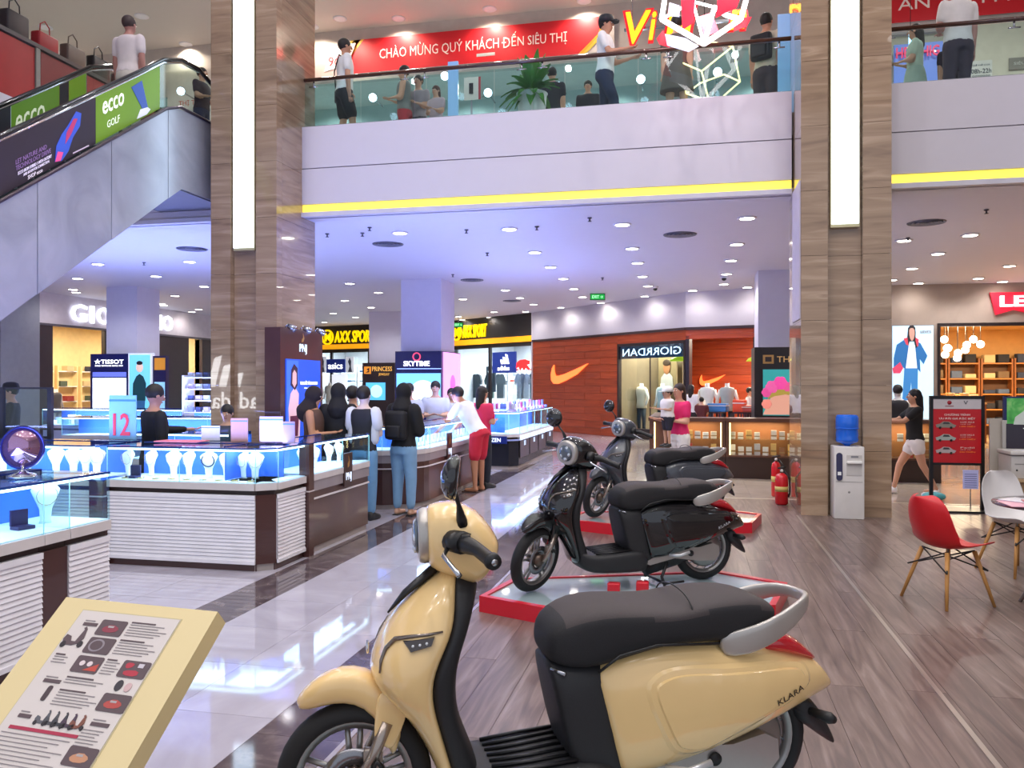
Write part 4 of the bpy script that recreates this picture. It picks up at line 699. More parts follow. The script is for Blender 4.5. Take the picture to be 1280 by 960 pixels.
for i, (x, L) in enumerate(mods):
    shelf_module(x, 14.3, 0, L, ('shelf counter with lit perfume boxes at the left corner of the perfume kiosk', 'lit perfume shelf counter left of the wide stone pillar', 'lit perfume shelf counter mostly behind the wide stone pillar', 'lit perfume shelf counter right of the wide stone pillar')[i])
    n = int(L / .14)
    for k in range(n):
        for z, hs in ((.668, .13), (.39, .17)):
            if random.random() < .18: continue
            c = random.choice(['e6dfd0', 'd8b06a', 'c9c4c0', 'f0e8d8', 'b84a3c', '8a5c3a', 'dfe3e6'])
            hh = hs * random.uniform(.7, 1.15); g = thing('perfume_box', 'perfume carton on a lit shelf of the wooden kiosk', 'box', (x + .12 + k * .135, 14.45 + random.uniform(0, .08), z), random.uniform(-.2, .2), 'perfume cartons in the wooden kiosk'); obj('carton', B(-.045, .045, -.03, .03, 0, hh, M(c, .45)), g); obj('band', B(-.046, .046, -.031, .031, hh * .3, hh * .45, M('9a7a4a', .4)), g)
shelf_module(-.72, 17.0, -PI / 2, 2.65, 'side shelf counter of the perfume kiosk with glowing bottles')
for k in range(10):
    for z in (.39, .668): g = thing('perfume_bottle', 'amber perfume bottle glowing on the kiosk side shelf', 'bottle', (-.60, 14.6 + k * .23, z), 0, 'amber bottles on the kiosk side'); obj('flask', MB().lathe([(.035, 0), (.038, .01), (.038, .09), (.014, .11), (.012, .13)], M('e0a040', .2), n=10), g); obj('cap', MB().lathe([(.016, .12), (.016, .15)], CHROME, n=8), g)
p0 = atY(943, 437, 17.6); p1 = atY(988, 437, 17.6); t = thing('kiosk_tower', 'dark tower with gold emblem and flower portrait poster on the right white column', 'display stand', (p0.x, 17.6, 0)); W = p1.x - p0.x + .35
obj('cabinet', B(0, W, 0, .9, 0, 2.36, M('1e191c', .35)), t); obj('side_post', B(-.0, .14, -.03, 0, 0, 2.36, M('18151a', .3)), t); obj('gold_emblem', MB().box(W * .16, W * .36, -.02, 0, 2.02, 2.2, M('b08a55', .3, .4, 0)).box(W * .2, W * .32, -.025, -.02, 2.06, 2.16, M('2a2022', .4)), t); text('THAI', W * .4, .12, M('b08a55', .3, 0, .5), t, (W * .62, -.008, 2.11), bold=.01)
x0 = W * .16; w_ = W * .84; z0 = .95; h_ = .95; obj('poster_face', B(x0, W - .01, -.02, 0, z0, z0 + h_, M('2f9a98', .4, 0, .45)), t)
pp(t, 'portrait_print', [(.0, .02), (.62, .02), (.72, .25), (.70, .45), (.5, .55), (.25, .5), (.12, .3)], 'd8a088', -.024, x0, z0, w_, h_, .4)
pp(t, 'hair_print', [(.1, .35), (.2, .55), (.55, .62), (.78, .5), (.76, .4), (.5, .46), (.25, .42)], 'a8923a', -.027, x0, z0, w_, h_, .35)
for u, v, c, rr in ((.2, .62, 'e05a9c', .13), (.38, .70, 'e8489a', .14), (.08, .5, 'd84a90', .10), (.08, .25, 'e88a7a', .10), (.55, .62, 'd8508c', .10)):
    mb = MB()
    for q in range(6): a = q * PI / 3; mb.ball((x0 + u * w_ + rr * .5 * math.cos(a), -.03, z0 + v * h_ + rr * .5 * math.sin(a)), rr * .55, M(c, .5, 0, .4), 6, sy=.05)
    obj('flower_print', mb, t)
pp(t, 'leaf_print', [(.6, .7), (.68, .95), (.75, .75), (.85, .9), (.82, .7), (.95, .72), (.8, .6), (.66, .6)], '2a7a4a', -.03, x0, z0, w_, h_, .3)
for px_, c, lb in ((834, 'b9d820', 'yellow green pendant lamp inside the timber shop window'), (941, 'c9d830', 'yellow green pendant lamp beside the kiosk tower')):
    W = W4 if px_ < 900 else W5; s, z = W.at(px_, 451); p = W.P + W.d * s + W.n * .5; g = thing('green_pendant', lb, 'lamp', (p.x, p.y, z)); obj('shade', MB().lathe([(.30, 0), (.24, .08), (.08, .14), (.02, .16)], M(c, .4, 0, .5), n=18), g); obj('cord', MB().tube([(0, 0, .15), (0, 0, 3.0 - z)], .008, BLK, 5), g)
# ================================================================ SCOOTERS
def sec(xb, zb, xt, zt, w_, n=3, N=24, yo=0):
    c = Vector(((xb + xt) / 2, 0, (zb + zt) / 2)); h = Vector(((xt - xb) / 2, 0, (zt - zb) / 2)); out = []
    for k in range(N):
        a = 2 * PI * k / N; ca, sa = math.cos(a), math.sin(a); p = 2 / n
        out.append(c + h * math.copysign(abs(sa) ** p, sa) + Vector((0, yo + w_ * math.copysign(abs(ca) ** p, ca), 0)))
    return out
def bvh_of(mb): return BVHTree.FromPolygons([tuple(v) for v in mb.v], mb.f)
def inpoly(p, P):
    c = False; j = len(P) - 1
    for i in range(len(P)):
        if (P[i][1] > p[1]) != (P[j][1] > p[1]) and p[0] < (P[j][0] - P[i][0]) * (p[1] - P[i][1]) / (P[j][1] - P[i][1]) + P[i][0]: c = not c
        j = i
    return c
def smooth_poly(P, it=2):
    for _ in range(it): P = [q for i in range(len(P)) for q in ((P[i][0] * .75 + P[(i + 1) % len(P)][0] * .25, P[i][1] * .75 + P[(i + 1) % len(P)][1] * .25), (P[i][0] * .25 + P[(i + 1) % len(P)][0] * .75, P[i][1] * .25 + P[(i + 1) % len(P)][1] * .75))]
    return P
def hit(bv, x, z, side):
    h = bv.ray_cast(Vector((x, side * 1.0, z)), Vector((0, -side, 0)))
    if h[0] is None:
        h = bv.find_nearest(Vector((x, side * .2, z)))
    return h[0].y
def patch(bv, P, side, off, m, step=.03, inset=.014):
    """plate following a curved flank; rim at the skin, face raised by off"""
    cx = sum(p[0] for p in P) / len(P); cz = sum(p[1] for p in P) / len(P)
    In = []
    for p in P: d = math.hypot(p[0] - cx, p[1] - cz); k = max(.2, 1 - inset / d); In.append((cx + (p[0] - cx) * k, cz + (p[1] - cz) * k))
    pts = list(In); n = len(In); x = min(p[0] for p in P)
    while x < max(p[0] for p in P):
        z = min(p[1] for p in P)
        while z < max(p[1] for p in P):
            if inpoly((x, z), In) and min(math.hypot(x - q[0], z - q[1]) for q in In) > step * .4: pts.append((x, z))
            z += step
        x += step
    vs, _, fs, *_r = delaunay_2d_cdt([Vector(p) for p in pts], [(i, (i + 1) % n) for i in range(n)], [], 1, 1e-5)
    mb = MB(); V = [(v.x, hit(bv, v.x, v.y, side) + side * off, v.y) for v in vs]; mb.add(V, fs, m, True)
    o = len(V)
    A = [(p[0], hit(bv, p[0], p[1], side) - side * .002, p[1]) for p in P]; Bq = [(p[0], hit(bv, p[0], p[1], side) + side * off, p[1]) for p in In]
    mb.add(A + Bq, [(i, (i + 1) % n, n + (i + 1) % n, n + i) for i in range(n)], m, True)
    return mb
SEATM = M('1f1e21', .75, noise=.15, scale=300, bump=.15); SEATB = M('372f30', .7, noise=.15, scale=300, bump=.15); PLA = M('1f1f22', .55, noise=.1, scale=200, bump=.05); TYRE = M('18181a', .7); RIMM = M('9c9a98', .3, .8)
SILV = M('b9b4ae', .3, .5, 0, .4); REDL = M('a80f1c', .12, 0, .25, .8)
def wheel(ax, r=.245, X=None, hub=False):
    """returns list of (name, MB) for a wheel centred at (ax, 0, r)"""
    out = []; c = (ax, 0, r); n = 40
    def mk():
        q = MB()
        if X: q.X = X
        return q
    t = mk(); prof = []
    for k in range(13): a = PI * k / 12; prof.append((r - .048 + .048 * math.sin(a), -.042 * math.cos(a)))
    prof += [(r - .062, .03), (r - .062, -.03)]
    rg = [[(c[0] + pr_ * math.cos(2 * PI * i / n), y, c[2] + pr_ * math.sin(2 * PI * i / n)) for pr_, y in prof] for i in range(n)]; t.rings(rg, TYRE, cap=False, closed=True); out.append(('tyre', t))
    q = mk(); prof = [(r - .050, .036), (r - .044, .030), (r - .060, .012), (r - .076, .018), (r - .076, -.018), (r - .060, -.012), (r - .044, -.030), (r - .050, -.036), (r - .064, -.03), (r - .082, -.022), (r - .082, .022), (r - .064, .03)]
    rg = [[(c[0] + pr_ * math.cos(2 * PI * i / n), y, c[2] + pr_ * math.sin(2 * PI * i / n)) for pr_, y in prof] for i in range(n)]; q.rings(rg, RIMM, cap=False, closed=True); out.append(('rim', q))
    if hub:
        q = mk(); q.lathe([(.03, -.06), (.125, -.05), (.14, -.03), (.14, .03), (.125, .05), (.03, .06)], RIMM, c, 'y', 32); out.append(('motor_hub', q))
        s = mk()
        for k in range(14): a = 2 * PI * k / 14; s.tube([(c[0] + .13 * math.cos(a), .02, c[2] + .13 * math.sin(a)), (c[0] + (r - .075) * math.cos(a + .2), .01, c[2] + (r - .075) * math.sin(a + .2))], .004, MET, 5)
        out.append(('spoke_set', s))
    else:
        for k in range(5):
            s = mk(); a = 2 * PI * k / 5 + .3
            for da in (-.13, .13): s.tube([(c[0] + .03 * math.cos(a + da * 3), 0, c[2] + .03 * math.sin(a + da * 3)), (c[0] + (r - .075) * math.cos(a + da), 0, c[2] + (r - .075) * math.sin(a + da))], [.012, .009], RIMM, 6)
            out.append(('spoke', s))
        q = mk(); q.lathe([(.02, -.06), (.04, -.05), (.045, .05), (.02, .06)], M('6a5a50', .35, .7), c, 'y', 20); out.append(('hub', q))
        q = mk(); q.lathe([(.055, .030), (.105, .030), (.105, .034), (.055, .034), (.055, .030)], M('8f8f93', .25, .9), c, 'y', 28); out.append(('brake_disc', q))
    return out
def scooter(label, base, paint, Rp, Fp, steer, mirror_side, letters=True, lettering='2a2018'):
    u = (Vector(Fp) - Vector(Rp)).normalized(); t = thing('scooter', label, 'scooter', (Rp[0], Rp[1], base), math.atan2(u.y, u.x))
    P = paint; WB = 1.36
    ax0 = Vector((1.04, 0, 1.0)); ax1 = Vector((1.33, 0, .245)); ST = Matrix.Translation(ax0) @ Matrix.Rotation(R(steer), 4, (ax0 - ax1).normalized()) @ Matrix.Translation(-ax0)
    def smb(): q = MB(); q.X = ST; return q
    # rear body
    mb = MB().rings([sec(*a) for a in ((.505, .20, .600, .560, .150, 4), (.495, .20, .590, .580, .165, 4), (.43, .195, .50, .632, .178, 3.6), (.34, .205, .37, .655, .188, 3.2), (.22, .230, .18, .645, .190, 3), (.056, .277, -.01, .612, .180, 2.8), (-.10, .330, -.12, .575, .152, 2.7), (-.21, .362, -.21, .548, .115, 2.5), (-.29, .382, -.285, .505, .075, 2.3), (-.345, .392, -.335, .445, .035, 2.2), (-.358, .40, -.352, .425, .015, 2))], P)
    body = obj('side_body', mb, t, 1); bv = bvh_of(mb)
    pan = smooth_poly([(.424, .509), (.385, .540), (.315, .553), (.15, .546), (-.05, .534), (-.155, .520), (-.178, .490), (-.175, .455), (-.02, .400), (.20, .305), (.255, .290), (.32, .302), (.35, .335)])
    for s in (-1, 1):
        rec = obj('panel_groove', patch(bv, smooth_poly([(.455, .51), (.40, .562), (.32, .576), (.15, .568), (-.05, .556), (-.18, .538), (-.205, .495), (-.20, .445), (-.03, .382), (.20, .285), (.255, .270), (.335, .283), (.375, .33)]), s, .0045, P), t)
        obj('side_panel', patch(bv, pan, s, .011, P, inset=.010), t)
        if letters:
            tm = text('KLARA', .120, .021, M(lettering, .5), None, depth=.001).data; o = [q for q in COL.objects if q.data == tm][0]
            for v in tm.vertices:
                x_, z_ = v.co.x, v.co.y; a = math.atan2(.062, .19); uu = x_ * math.cos(a) - z_ * math.sin(a); vv = x_ * math.sin(a) + z_ * math.cos(a)
                X_ = (-.095 - uu) if s > 0 else (-.095 + uu * 1); 
                if s < 0: uu2 = x_ * math.cos(a) + z_ * math.sin(a); vv = -x_ * math.sin(a) + z_ * math.cos(a); X_ = -.095 + uu2
                Z_l = .440 + vv * 1; v.co = Vector((X_, hit(bv, X_, Z_l, s) + s * (.0135 + v.co.z), Z_l))
            o.rotation_euler = (0, 0, 0); o.parent = t; o.name = 'lettering'
    # black core under the seat, floor, lower beam
    mb = MB().rings([sec(*a) for a in ((.42, .16, .45, .60, .14, 4), (.56, .14, .62, .60, .150, 4), (.625, .15, .690, .60, .148, 4), (.665, .24, .740, .60, .135, 3.4), (.690, .33, .752, .60, .115, 3))], PLA); obj('under_seat_cover', mb, t, 1)
    mb = MB().rings([sec(*a) for a in ((.50, .115, .50, .265, .165, 4), (.62, .12, .60, .295, .178, 5), (.80, .125, .80, .275, .180, 5), (.96, .13, .97, .262, .172, 5), (1.03, .16, 1.04, .30, .14, 4), (1.08, .22, 1.08, .35, .10, 3))], PLA); obj('floorboard', mb, t, 1)
    for k in range(7): y = -.135 + k * .045; obj('floor_rib', MB().tube([(.66, y, .288), (.80, y, .279), (.93, y * .9, .272)], .008, BLK, 6, flat=.8), t)
    mb = MB().tube([(.50, 0, .13), (.25, 0, .20), (.0, 0, .26)], [.07, .08, .06], PLA, 12); obj('rear_frame', mb, t)
    # seat
    st = [(.750, .640, .744, .670, .07, 2.4), (.748, .600, .735, .702, .115, 3), (.718, .575, .700, .738, .142, 3.4), (.63, .562, .62, .766, .160, 4.2), (.53, .582, .53, .770, .166, 4.4), (.40, .622, .40, .755, .170, 4.4), (.29, .630, .29, .752, .172, 4.4), (.22, .630, .22, .772, .170, 4.4), (.08, .622, .08, .778, .160, 4.2), (-.0, .630, -.0, .768, .146, 3.6), (-.06, .655, -.07, .738, .12, 3), (-.085, .68, -.095, .71, .07, 2.4)]
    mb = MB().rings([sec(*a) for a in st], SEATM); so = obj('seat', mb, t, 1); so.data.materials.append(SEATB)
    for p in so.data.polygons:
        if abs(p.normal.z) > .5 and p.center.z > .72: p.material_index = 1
    obj('seat_seam', MB().tube([(.262, .157 * math.cos(a), .700 + .096 * max(0, math.sin(a)) ** .6) for a in [i * PI / 14 for i in range(15)]], .003, BLK, 5), t)
    obj('seat_latch', MB().tube([(.735, .09, .572), (.70, .135, .566)], .007, MET, 6), t)
    for s in (1,): obj('core_line', MB().tube([(.60, .168, .575), (.53, .178, .626), (.40, .176, .650), (.18, .178, .640)], .005, BLK, 5), t)
    # grab rail
    pts = []; rr = []
    prof = [(.165, .140, .618), (.08, .168, .632), (-.02, .172, .664), (-.11, .150, .702), (-.18, .112, .730), (-.225, .06, .736), (-.24, 0, .732)]
    prof = prof + [(x, -y, z) for x, y, z in prof[-2::-1]]
    rg = []
    for i, (x, y, z) in enumerate(prof):
        hh = (.040, .046, .042, .036, .028, .022, .020)[min(i, 12 - i)]; ww = .012
        a = Vector(prof[max(0, i - 1)]); b = Vector(prof[min(12, i + 1)]); d = (b - a).normalized(); n1 = d.cross(Vector((0, 0, 1))).normalized(); n2 = n1.cross(d)
        rg.append([Vector((x, y, z)) + n1 * ww * math.copysign(abs(math.cos(q)) ** .6, math.cos(q)) + n2 * hh * math.copysign(abs(math.sin(q)) ** .6, math.sin(q)) for q in [2 * PI * k / 14 for k in range(14)]])
    obj('grab_rail', MB().rings(rg, SILV), t, 1)
    # tail light, plate bracket, rear fender, indicators
    mb = MB().rings([sec(*a) for a in ((.0, .575, .0, .610, .11, 2.6), (-.08, .560, -.085, .642, .125, 2.8), (-.17, .540, -.165, .612, .115, 2.8), (-.24, .515, -.235, .552, .075, 2.4), (-.283, .50, -.279, .515, .04, 2))], REDL); obj('tail_light', mb, t, 1)
    mb = MB().rings([sec(*a) for a in ((-.17, .31, -.17, .40, .09, 3), (-.24, .27, -.26, .38, .075, 3), (-.31, .215, -.32, .28, .055, 3), (-.375, .175, -.375, .187, .02, 2))], PLA); obj('rear_mudguard', mb, t, 1)
    for s in (-1, 1): obj('rear_indicator', MB().tube([(-.22, s * .06, .34), (-.27, s * .13, .33), (-.275, s * .15, .33)], [.012, .022, .012], BLK, 8), t)
    # wheels
    rw = thing_part('rear_wheel', t)
    for nm, q in wheel(0.0, hub=True): obj(nm, q, rw)
    mb = MB()
    for s in (1,):
        mb.prism([(.56, .185), (.30, .285), (.10, .275), (-.02, .30), (-.07, .275), (-.075, .21), (-.04, .17), (.10, .175), (.30, .205), (.50, .165)], .085, .125, M('a8a4a0', .3, .6))
    obj('swing_arm', mb, t, sharp=30); obj('pivot_bolt', MB().lathe([(.001, .0), (.022, .0), (.022, .01), (.001, .012)], BLK, (.17, .126, .235), 'y', 14), t)
    obj('shock_absorber', MB().tube([(.02, -.10, .25), (.10, -.11, .50)], .022, DKM, 10), t)
    for s in (-1, 1): obj('foot_peg', MB().tube([(.36, s * .15, .235), (.30, s * .20, .24), (.22, s * .20, .26)], .012, M('cfd0d2', .3, .5), 8), t)
    cs = obj('centre_stand', MB().tube([(.36, .12, .18), (.42, .15, .08), (.40, .16, .012)], .012, BLK, 8).tube([(.36, -.12, .18), (.42, -.15, .08), (.40, -.16, .012)], .012, BLK, 8).tube([(.40, -.16, .03), (.40, .16, .03)], .01, BLK, 8).tube([(.40, .16, .03), (.25, .17, .04)], .009, BLK, 6), t)
    # leg shield
    zs = [.90, .86, .82, .77, .72, .66, .60, .54, .48, .42, .36, .31, .26, .20]
    xf = [1.085, 1.135, 1.185, 1.235, 1.27, 1.30, 1.318, 1.300, 1.235, 1.185, 1.148, 1.125, 1.105, 1.09]; xs_ = [1.05, 1.06, 1.066, 1.072, 1.088, 1.120, 1.142, 1.143, 1.130, 1.112, 1.095, 1.08, 1.065, 1.05]
    ww = [.07, .115, .15, .18, .200, .210, .212, .205, .19, .175, .16, .15, .14, .13]; xb_ = [.965, .965, .975, .992, 1.008, 1.03, 1.042, 1.045, 1.04, 1.025, 1.0, .98, .965, .955]
    rg = []; rb = []
    for z, a, b, w_, c in zip(zs, xf, xs_, ww, xb_):
        F_ = []
        for k in range(15): q = -PI / 2 + PI * k / 14; F_.append((b + (a - b) * max(0, math.cos(q)) ** .85, w_ * math.sin(q), z))
        F_ += [(b - .012, w_ * .9 * y, z) for y in (.9, .5, 0, -.5, -.9)]
        rg.append(F_)
        F_ = [(b - .004, w_ * .97 * y, z - .0) for y in (-1, -.5, 0, .5, 1)]
        for k in range(1, 12): q = PI / 2 - PI * k / 12; F_.append((b - (b - c) * max(0, math.cos(q)) ** .45, w_ * .93 * math.sin(q), z))
        rb.append(F_)
    mb = MB().rings(rg, P); obj('front_shield', mb, t, 1); bf = bvh_of(mb); obj('leg_shield', MB().rings(rb, PLA), t, 1)
    ch = M('8a8078', .15, .8); lens = M('3a3230', .08, .1, 0, .8)
    for s in (-1, 1):
        tp_ = [(1.290, .612), (1.284, .648), (1.268, .684), (1.242, .716), (1.20, .731), (1.15, .740), (1.105, .748)]
        obj('indicator_trim', MB().tube([(x_, hit(bf, x_, z_, s) + s * .002, z_) for x_, z_ in tp_], [.003, .006, .008, .008, .006, .005, .003], ch, 8), t)
        il = obj('front_indicator', patch(bf, [(1.222, .716), (1.130, .736), (1.140, .712), (1.205, .690)], s, .010, lens, inset=.003, step=.1), t)
        for k in range(3): obj('lamp_dot', MB().ball((1.195 - k * .02, hit(bf, 1.195 - k * .02, .707 + k * .005, s) + s * .005, .707 + k * .005), .005, M('d8dce0', .15, .3), 6), il)
    obj('nose_grille', MB().tube([(1.10, 0, .905), (1.20, 0, .825), (1.255, 0, .765)], [.03, .022, .006], BLK, 10, flat=.5), t)
    obj('front_badge', MB().lathe([(.02, 0), (.022, .006), (.001, .009)], CHROME, (1.316, 0, .66), 'x', 14), t)
    # steered assembly
    fw = thing_part('front_wheel', t)
    for nm, q in wheel(WB, X=ST): obj(nm, q, fw)
    A = Vector((WB - .02, 0, .255)); arcp = [(1.20, .40, .050, .05), (1.215, .47, .062, .075), (1.255, .545, .068, .07), (1.325, .592, .066, .06), (1.40, .600, .062, .055), (1.468, .578, .056, .048), (1.52, .535, .042, .034), (1.545, .500, .018, .014)]
    mb = smb(); rg = []
    def fsec(x, z, w_, th, d):
        out = []
        for k in range(20):
            a = 2 * PI * k / 20; out.append(Vector((x, 0, z)) + d * (th * math.copysign(abs(math.sin(a)) ** .8, math.sin(a)) - th) + Vector((0, w_ * math.copysign(abs(math.cos(a)) ** .7, math.cos(a)), 0)))
        return out
    for x, z, w_, th in arcp: d = (Vector((x, 0, z)) - A).normalized() * .5 + Vector((0, 0, .6)); d.normalize(); rg.append(fsec(x, z, w_, th, d))
    mb.rings(rg, P); obj('front_fender', mb, t, 1)
    for s in (-1, 1):
        mb = smb(); mb.rings([[Vector((x + a_ * math.cos(q), s * (.060 + .022 * (1 + math.sin(q)) / 2), z + 0.02 * math.cos(q))) for q in [2 * PI * k / 14 for k in range(14)]] for x, z, a_ in ((1.235, .53, .05), (1.245, .46, .048), (1.262, .40, .036), (1.27, .365, .028))], P); obj('fork_cover', mb, t, 1)
        mb = smb(); mb.tube([(1.255, s * .075, .44), (1.30, s * .075, .335), (1.352, s * .07, .245)], [.019, .019, .017], M('a89c92', .25, .8), 12); obj('fork_leg', mb, t)
    mb = smb(); mb.tube([(1.30, .095, .31), (1.285, .10, .33), (1.27, .10, .31)], .009, BLK, 8).bbox(1.27, 1.33, .045, .075, .29, .36, M('9a8f86', .3, .7), .008); obj('brake_caliper', mb, t)
    mb = smb(); mb.tube([(1.17, 0, .62), (1.22, 0, .50)], .035, BLK, 10); obj('steering_stem', mb, t)
    # handlebar cover
    mb = smb(); mb.rings([sec(*a) for a in ((1.128, .925, 1.132, 1.095, .086, 2.3), (1.120, .905, 1.126, 1.108, .104, 2.4), (1.08, .885, 1.085, 1.118, .122, 2.6), (1.02, .865, 1.03, 1.120, .140, 2.7), (.985, .850, .965, 1.090, .150, 2.6), (.958, .858, .925, 1.040, .142, 2.5), (.935, .885, .900, 1.000, .115, 2.4), (.915, .925, .893, .970, .07, 2.2))], P); obj('handlebar_cover', mb, t, 1); hv = bvh_of(mb)
    mb = smb(); mb.rings([sec(1.10, .918, 1.105, 1.102, .092, 2.3), sec(1.140, .915, 1.145, 1.100, .094, 2.3), sec(1.158, .924, 1.163, 1.088, .084, 2.3), sec(1.154, .934, 1.159, 1.078, .072, 2.3)], SILV); hl = obj('headlight', mb, t, 1)
    mb = smb(); mb.rings([sec(1.150, .936, 1.155, 1.076, .071, 2.3), sec(1.168, .955, 1.172, 1.060, .052, 2.2), sec(1.175, .985, 1.177, 1.03, .02, 2)], M('5d6874', .06, .3, 0, 1)); obj('lens', mb, hl, 1)
    mb = smb()
    for a in range(5): q = a * 2 * PI / 5; mb.ball((1.166, .034 * math.cos(q), 1.007 + .040 * math.sin(q)), .017, M('dfe6ec', .08, .6), 8, sx=.5)
    obj('reflector', mb, hl)
    mb = smb(); mb.prism([(.99, 1.06), (.93, .99), (.92, .985), (.925, 1.01), (.97, 1.075)], -.07, .07, BLK); obj('dashboard', mb, t)
    for s in (-1, 1):
        mb = smb(); mb.tube([(1.045, s * .110, 1.005), (1.02, s * .150, 1.000)], [.050, .046], BLK, 14, flat=.75); obj('control_recess', mb, t)
        mb = smb(); mb.tube([(1.03, s * .12, 1.0), (1.005, s * .19, .998), (.985, s * .215, .992), (.955, s * .315, .975), (.952, s * .325, .975), (.948, s * .340, .973)], [.030, .026, .021, .021, .026, .024], BLK, 14); g = obj('grip', mb, t)
        mb = smb(); mb.tube([(.948, s * .340, .973), (.946, s * .345, .973)], [.010, .010], MET, 10); obj('bar_end', mb, g)
        mb = smb(); mb.tube([(1.07, s * .14, .985), (1.085, s * .19, .97), (1.06, s * .26, .945), (1.045, s * .30, .93)], [.008, .007, .007, .009], MET, 8); obj('brake_lever', mb, t)
        mb = smb(); mb.bbox(1.0, 1.03, s * .16 - .02, s * .16 + .02, 1.01, 1.03, BLK, .006); obj('switch_block', mb, t)
    s = mirror_side; mb = smb(); mb.tube([(1.02, s * .115, 1.050), (1.025, s * .12, 1.075), (1.035, s * .145, 1.12), (1.05, s * .19, 1.165)], [.020, .016, .007, .007], BLK, 10); obj('mirror_stem', mb, t)
    mb = smb(); c = Vector((1.055, s * .225, 1.21)); nrm = Vector((.95, s * -.10, .12)).normalized(); e1 = nrm.cross(Vector((0, 0, 1))).normalized(); e2 = e1.cross(nrm)
    mb.rings([[c + nrm * d_ + (e1 * math.cos(q) + e2 * math.sin(q)) * r_ for q in [2 * PI * k / 24 for k in range(24)]] for d_, r_ in ((-.012, .064), (.0, .070), (.018, .062), (.034, .038), (.040, .008))], M('17181d', .12, 0, 0, .8)); mo = obj('mirror_shell', mb, t)
    mb = smb(); mb.rings([[c + nrm * d_ + (e1 * math.cos(q) + e2 * math.sin(q)) * r_ for q in [2 * PI * k / 24 for k in range(24)]] for d_, r_ in ((-.0125, .062), (-.014, .060))], M('b8c0c8', .02, 1)); obj('mirror_glass', mb, mo)
    return t
def thing_part(name, parent):
    o = bpy.data.objects.new(name, None); COL.objects.link(o); o.parent = parent; return o
CREAM = M('f3cf8f', .22, 0, 0, 1.0, noise=.01); GLOSSB = M('0c0c10', .08, 0, 0, 1.0, noise=0); SLATEP = M('3c4048', .28, 0, 0, .8, noise=.02)
PH = .10
scooter('glossy cream electric scooter in the foreground with black seat and grey grab rail', PH, CREAM, (.172, 3.028), (-1.048, 2.431), -6, 1)
scooter('glossy black electric scooter standing on the red rimmed glass platform', PH, GLOSSB, (.077, 6.44), (-1.11, 5.78), 33, -1, lettering='c8c8d0')
scooter('matt dark grey electric scooter parked behind the black one', PH, SLATEP, (.16, 9.78), (-1.04, 9.14), 33, -1, letters=False)
# platforms
def platform(dx, dy, label):
    t = thing('display_platform', label, 'platform', (dx, dy, 0)); O = [(-1.46, 5.55), (-1.34, 6.12), (.21, 6.72), (.70, 6.42), (.55, 5.75), (-.85, 5.30)]; O.reverse()
    O = list(reversed(O)); n = len(O); cx = sum(p[0] for p in O) / n; cy = sum(p[1] for p in O) / n; I = [(cx + (p[0] - cx) * .955, cy + (p[1] - cy) * .93) for p in O]
    red = M('d01428', .3, 0, 0, .3); mb = MB()
    for i in range(n): a, b, c, d = O[i], O[(i + 1) % n], I[(i + 1) % n], I[i]; mb.prism([a, b, c, d], 0, .112, red, 'z')
    obj('rim', mb, t); obj('glass_top', MB().prism(I, .0, .10, M('a9bcc0', .05, 0, 0, .6, noise=.02), 'z'), t)
    for x, y in ((-.55, 5.9), (-.35, 5.98)): obj('stand_chock', MB().bbox(x - .045, x + .045, y - .035, y + .035, .10, .17, red, .01), t)
    return t
platform(.08, -3.38, 'red rimmed platform under the cream scooter mostly below the frame'); platform(0, 0, 'red rimmed platform with a shiny glass top under the black scooter'); platform(.08, 3.35, 'red rimmed platform under the dark grey scooter')
# ================================================================ PEOPLE
def remesh(mb, vox, smooth=3, name='body'):
    me = mb.mesh('tmp'); o = bpy.data.objects.new('tmp', me)
    r = o.modifiers.new('r', 'REMESH'); r.mode = 'VOXEL'; r.voxel_size = vox; r.use_smooth_shade = True
    s = o.modifiers.new('s', 'SMOOTH'); s.factor = .5; s.iterations = smooth
    out = evaluated_mesh(o)
    out.materials.clear(); out.name = name; return out
def cap(mb, a, b, r0, r1, m, flat=1):
    a, b = Vector(a), Vector(b); d = (b - a).normalized(); return mb.tube([a - d * r0 * .98, a - d * r0 * .7, a, b, b + d * r1 * .7, b + d * r1 * .98], [r0 * .2, r0 * .72, r0, r1, r1 * .72, r1 * .2], m, 10, flat=flat)
DM = M('c99b80', .6)
ARM = {'down': ((.12, .0, -1), (.03, -.12, -1)), 'fwd': ((.12, -.35, -.9), (-.15, -.95, .12)), 'front': ((.15, -.15, -.95), (-.55, -.8, .1)), 'reach': ((.15, -.75, -.6), (-.1, -.98, .0)), 'back': ((.12, .45, -.9), (0, .1, -1)), 'swing': ((.1, -.4, -.9), (0, -.6, -.8)), 'lean': ((.2, -.55, -.8), (-.1, -.75, -.65)), 'up': ((.35, -.4, -.7), (-.3, -.55, .8))}
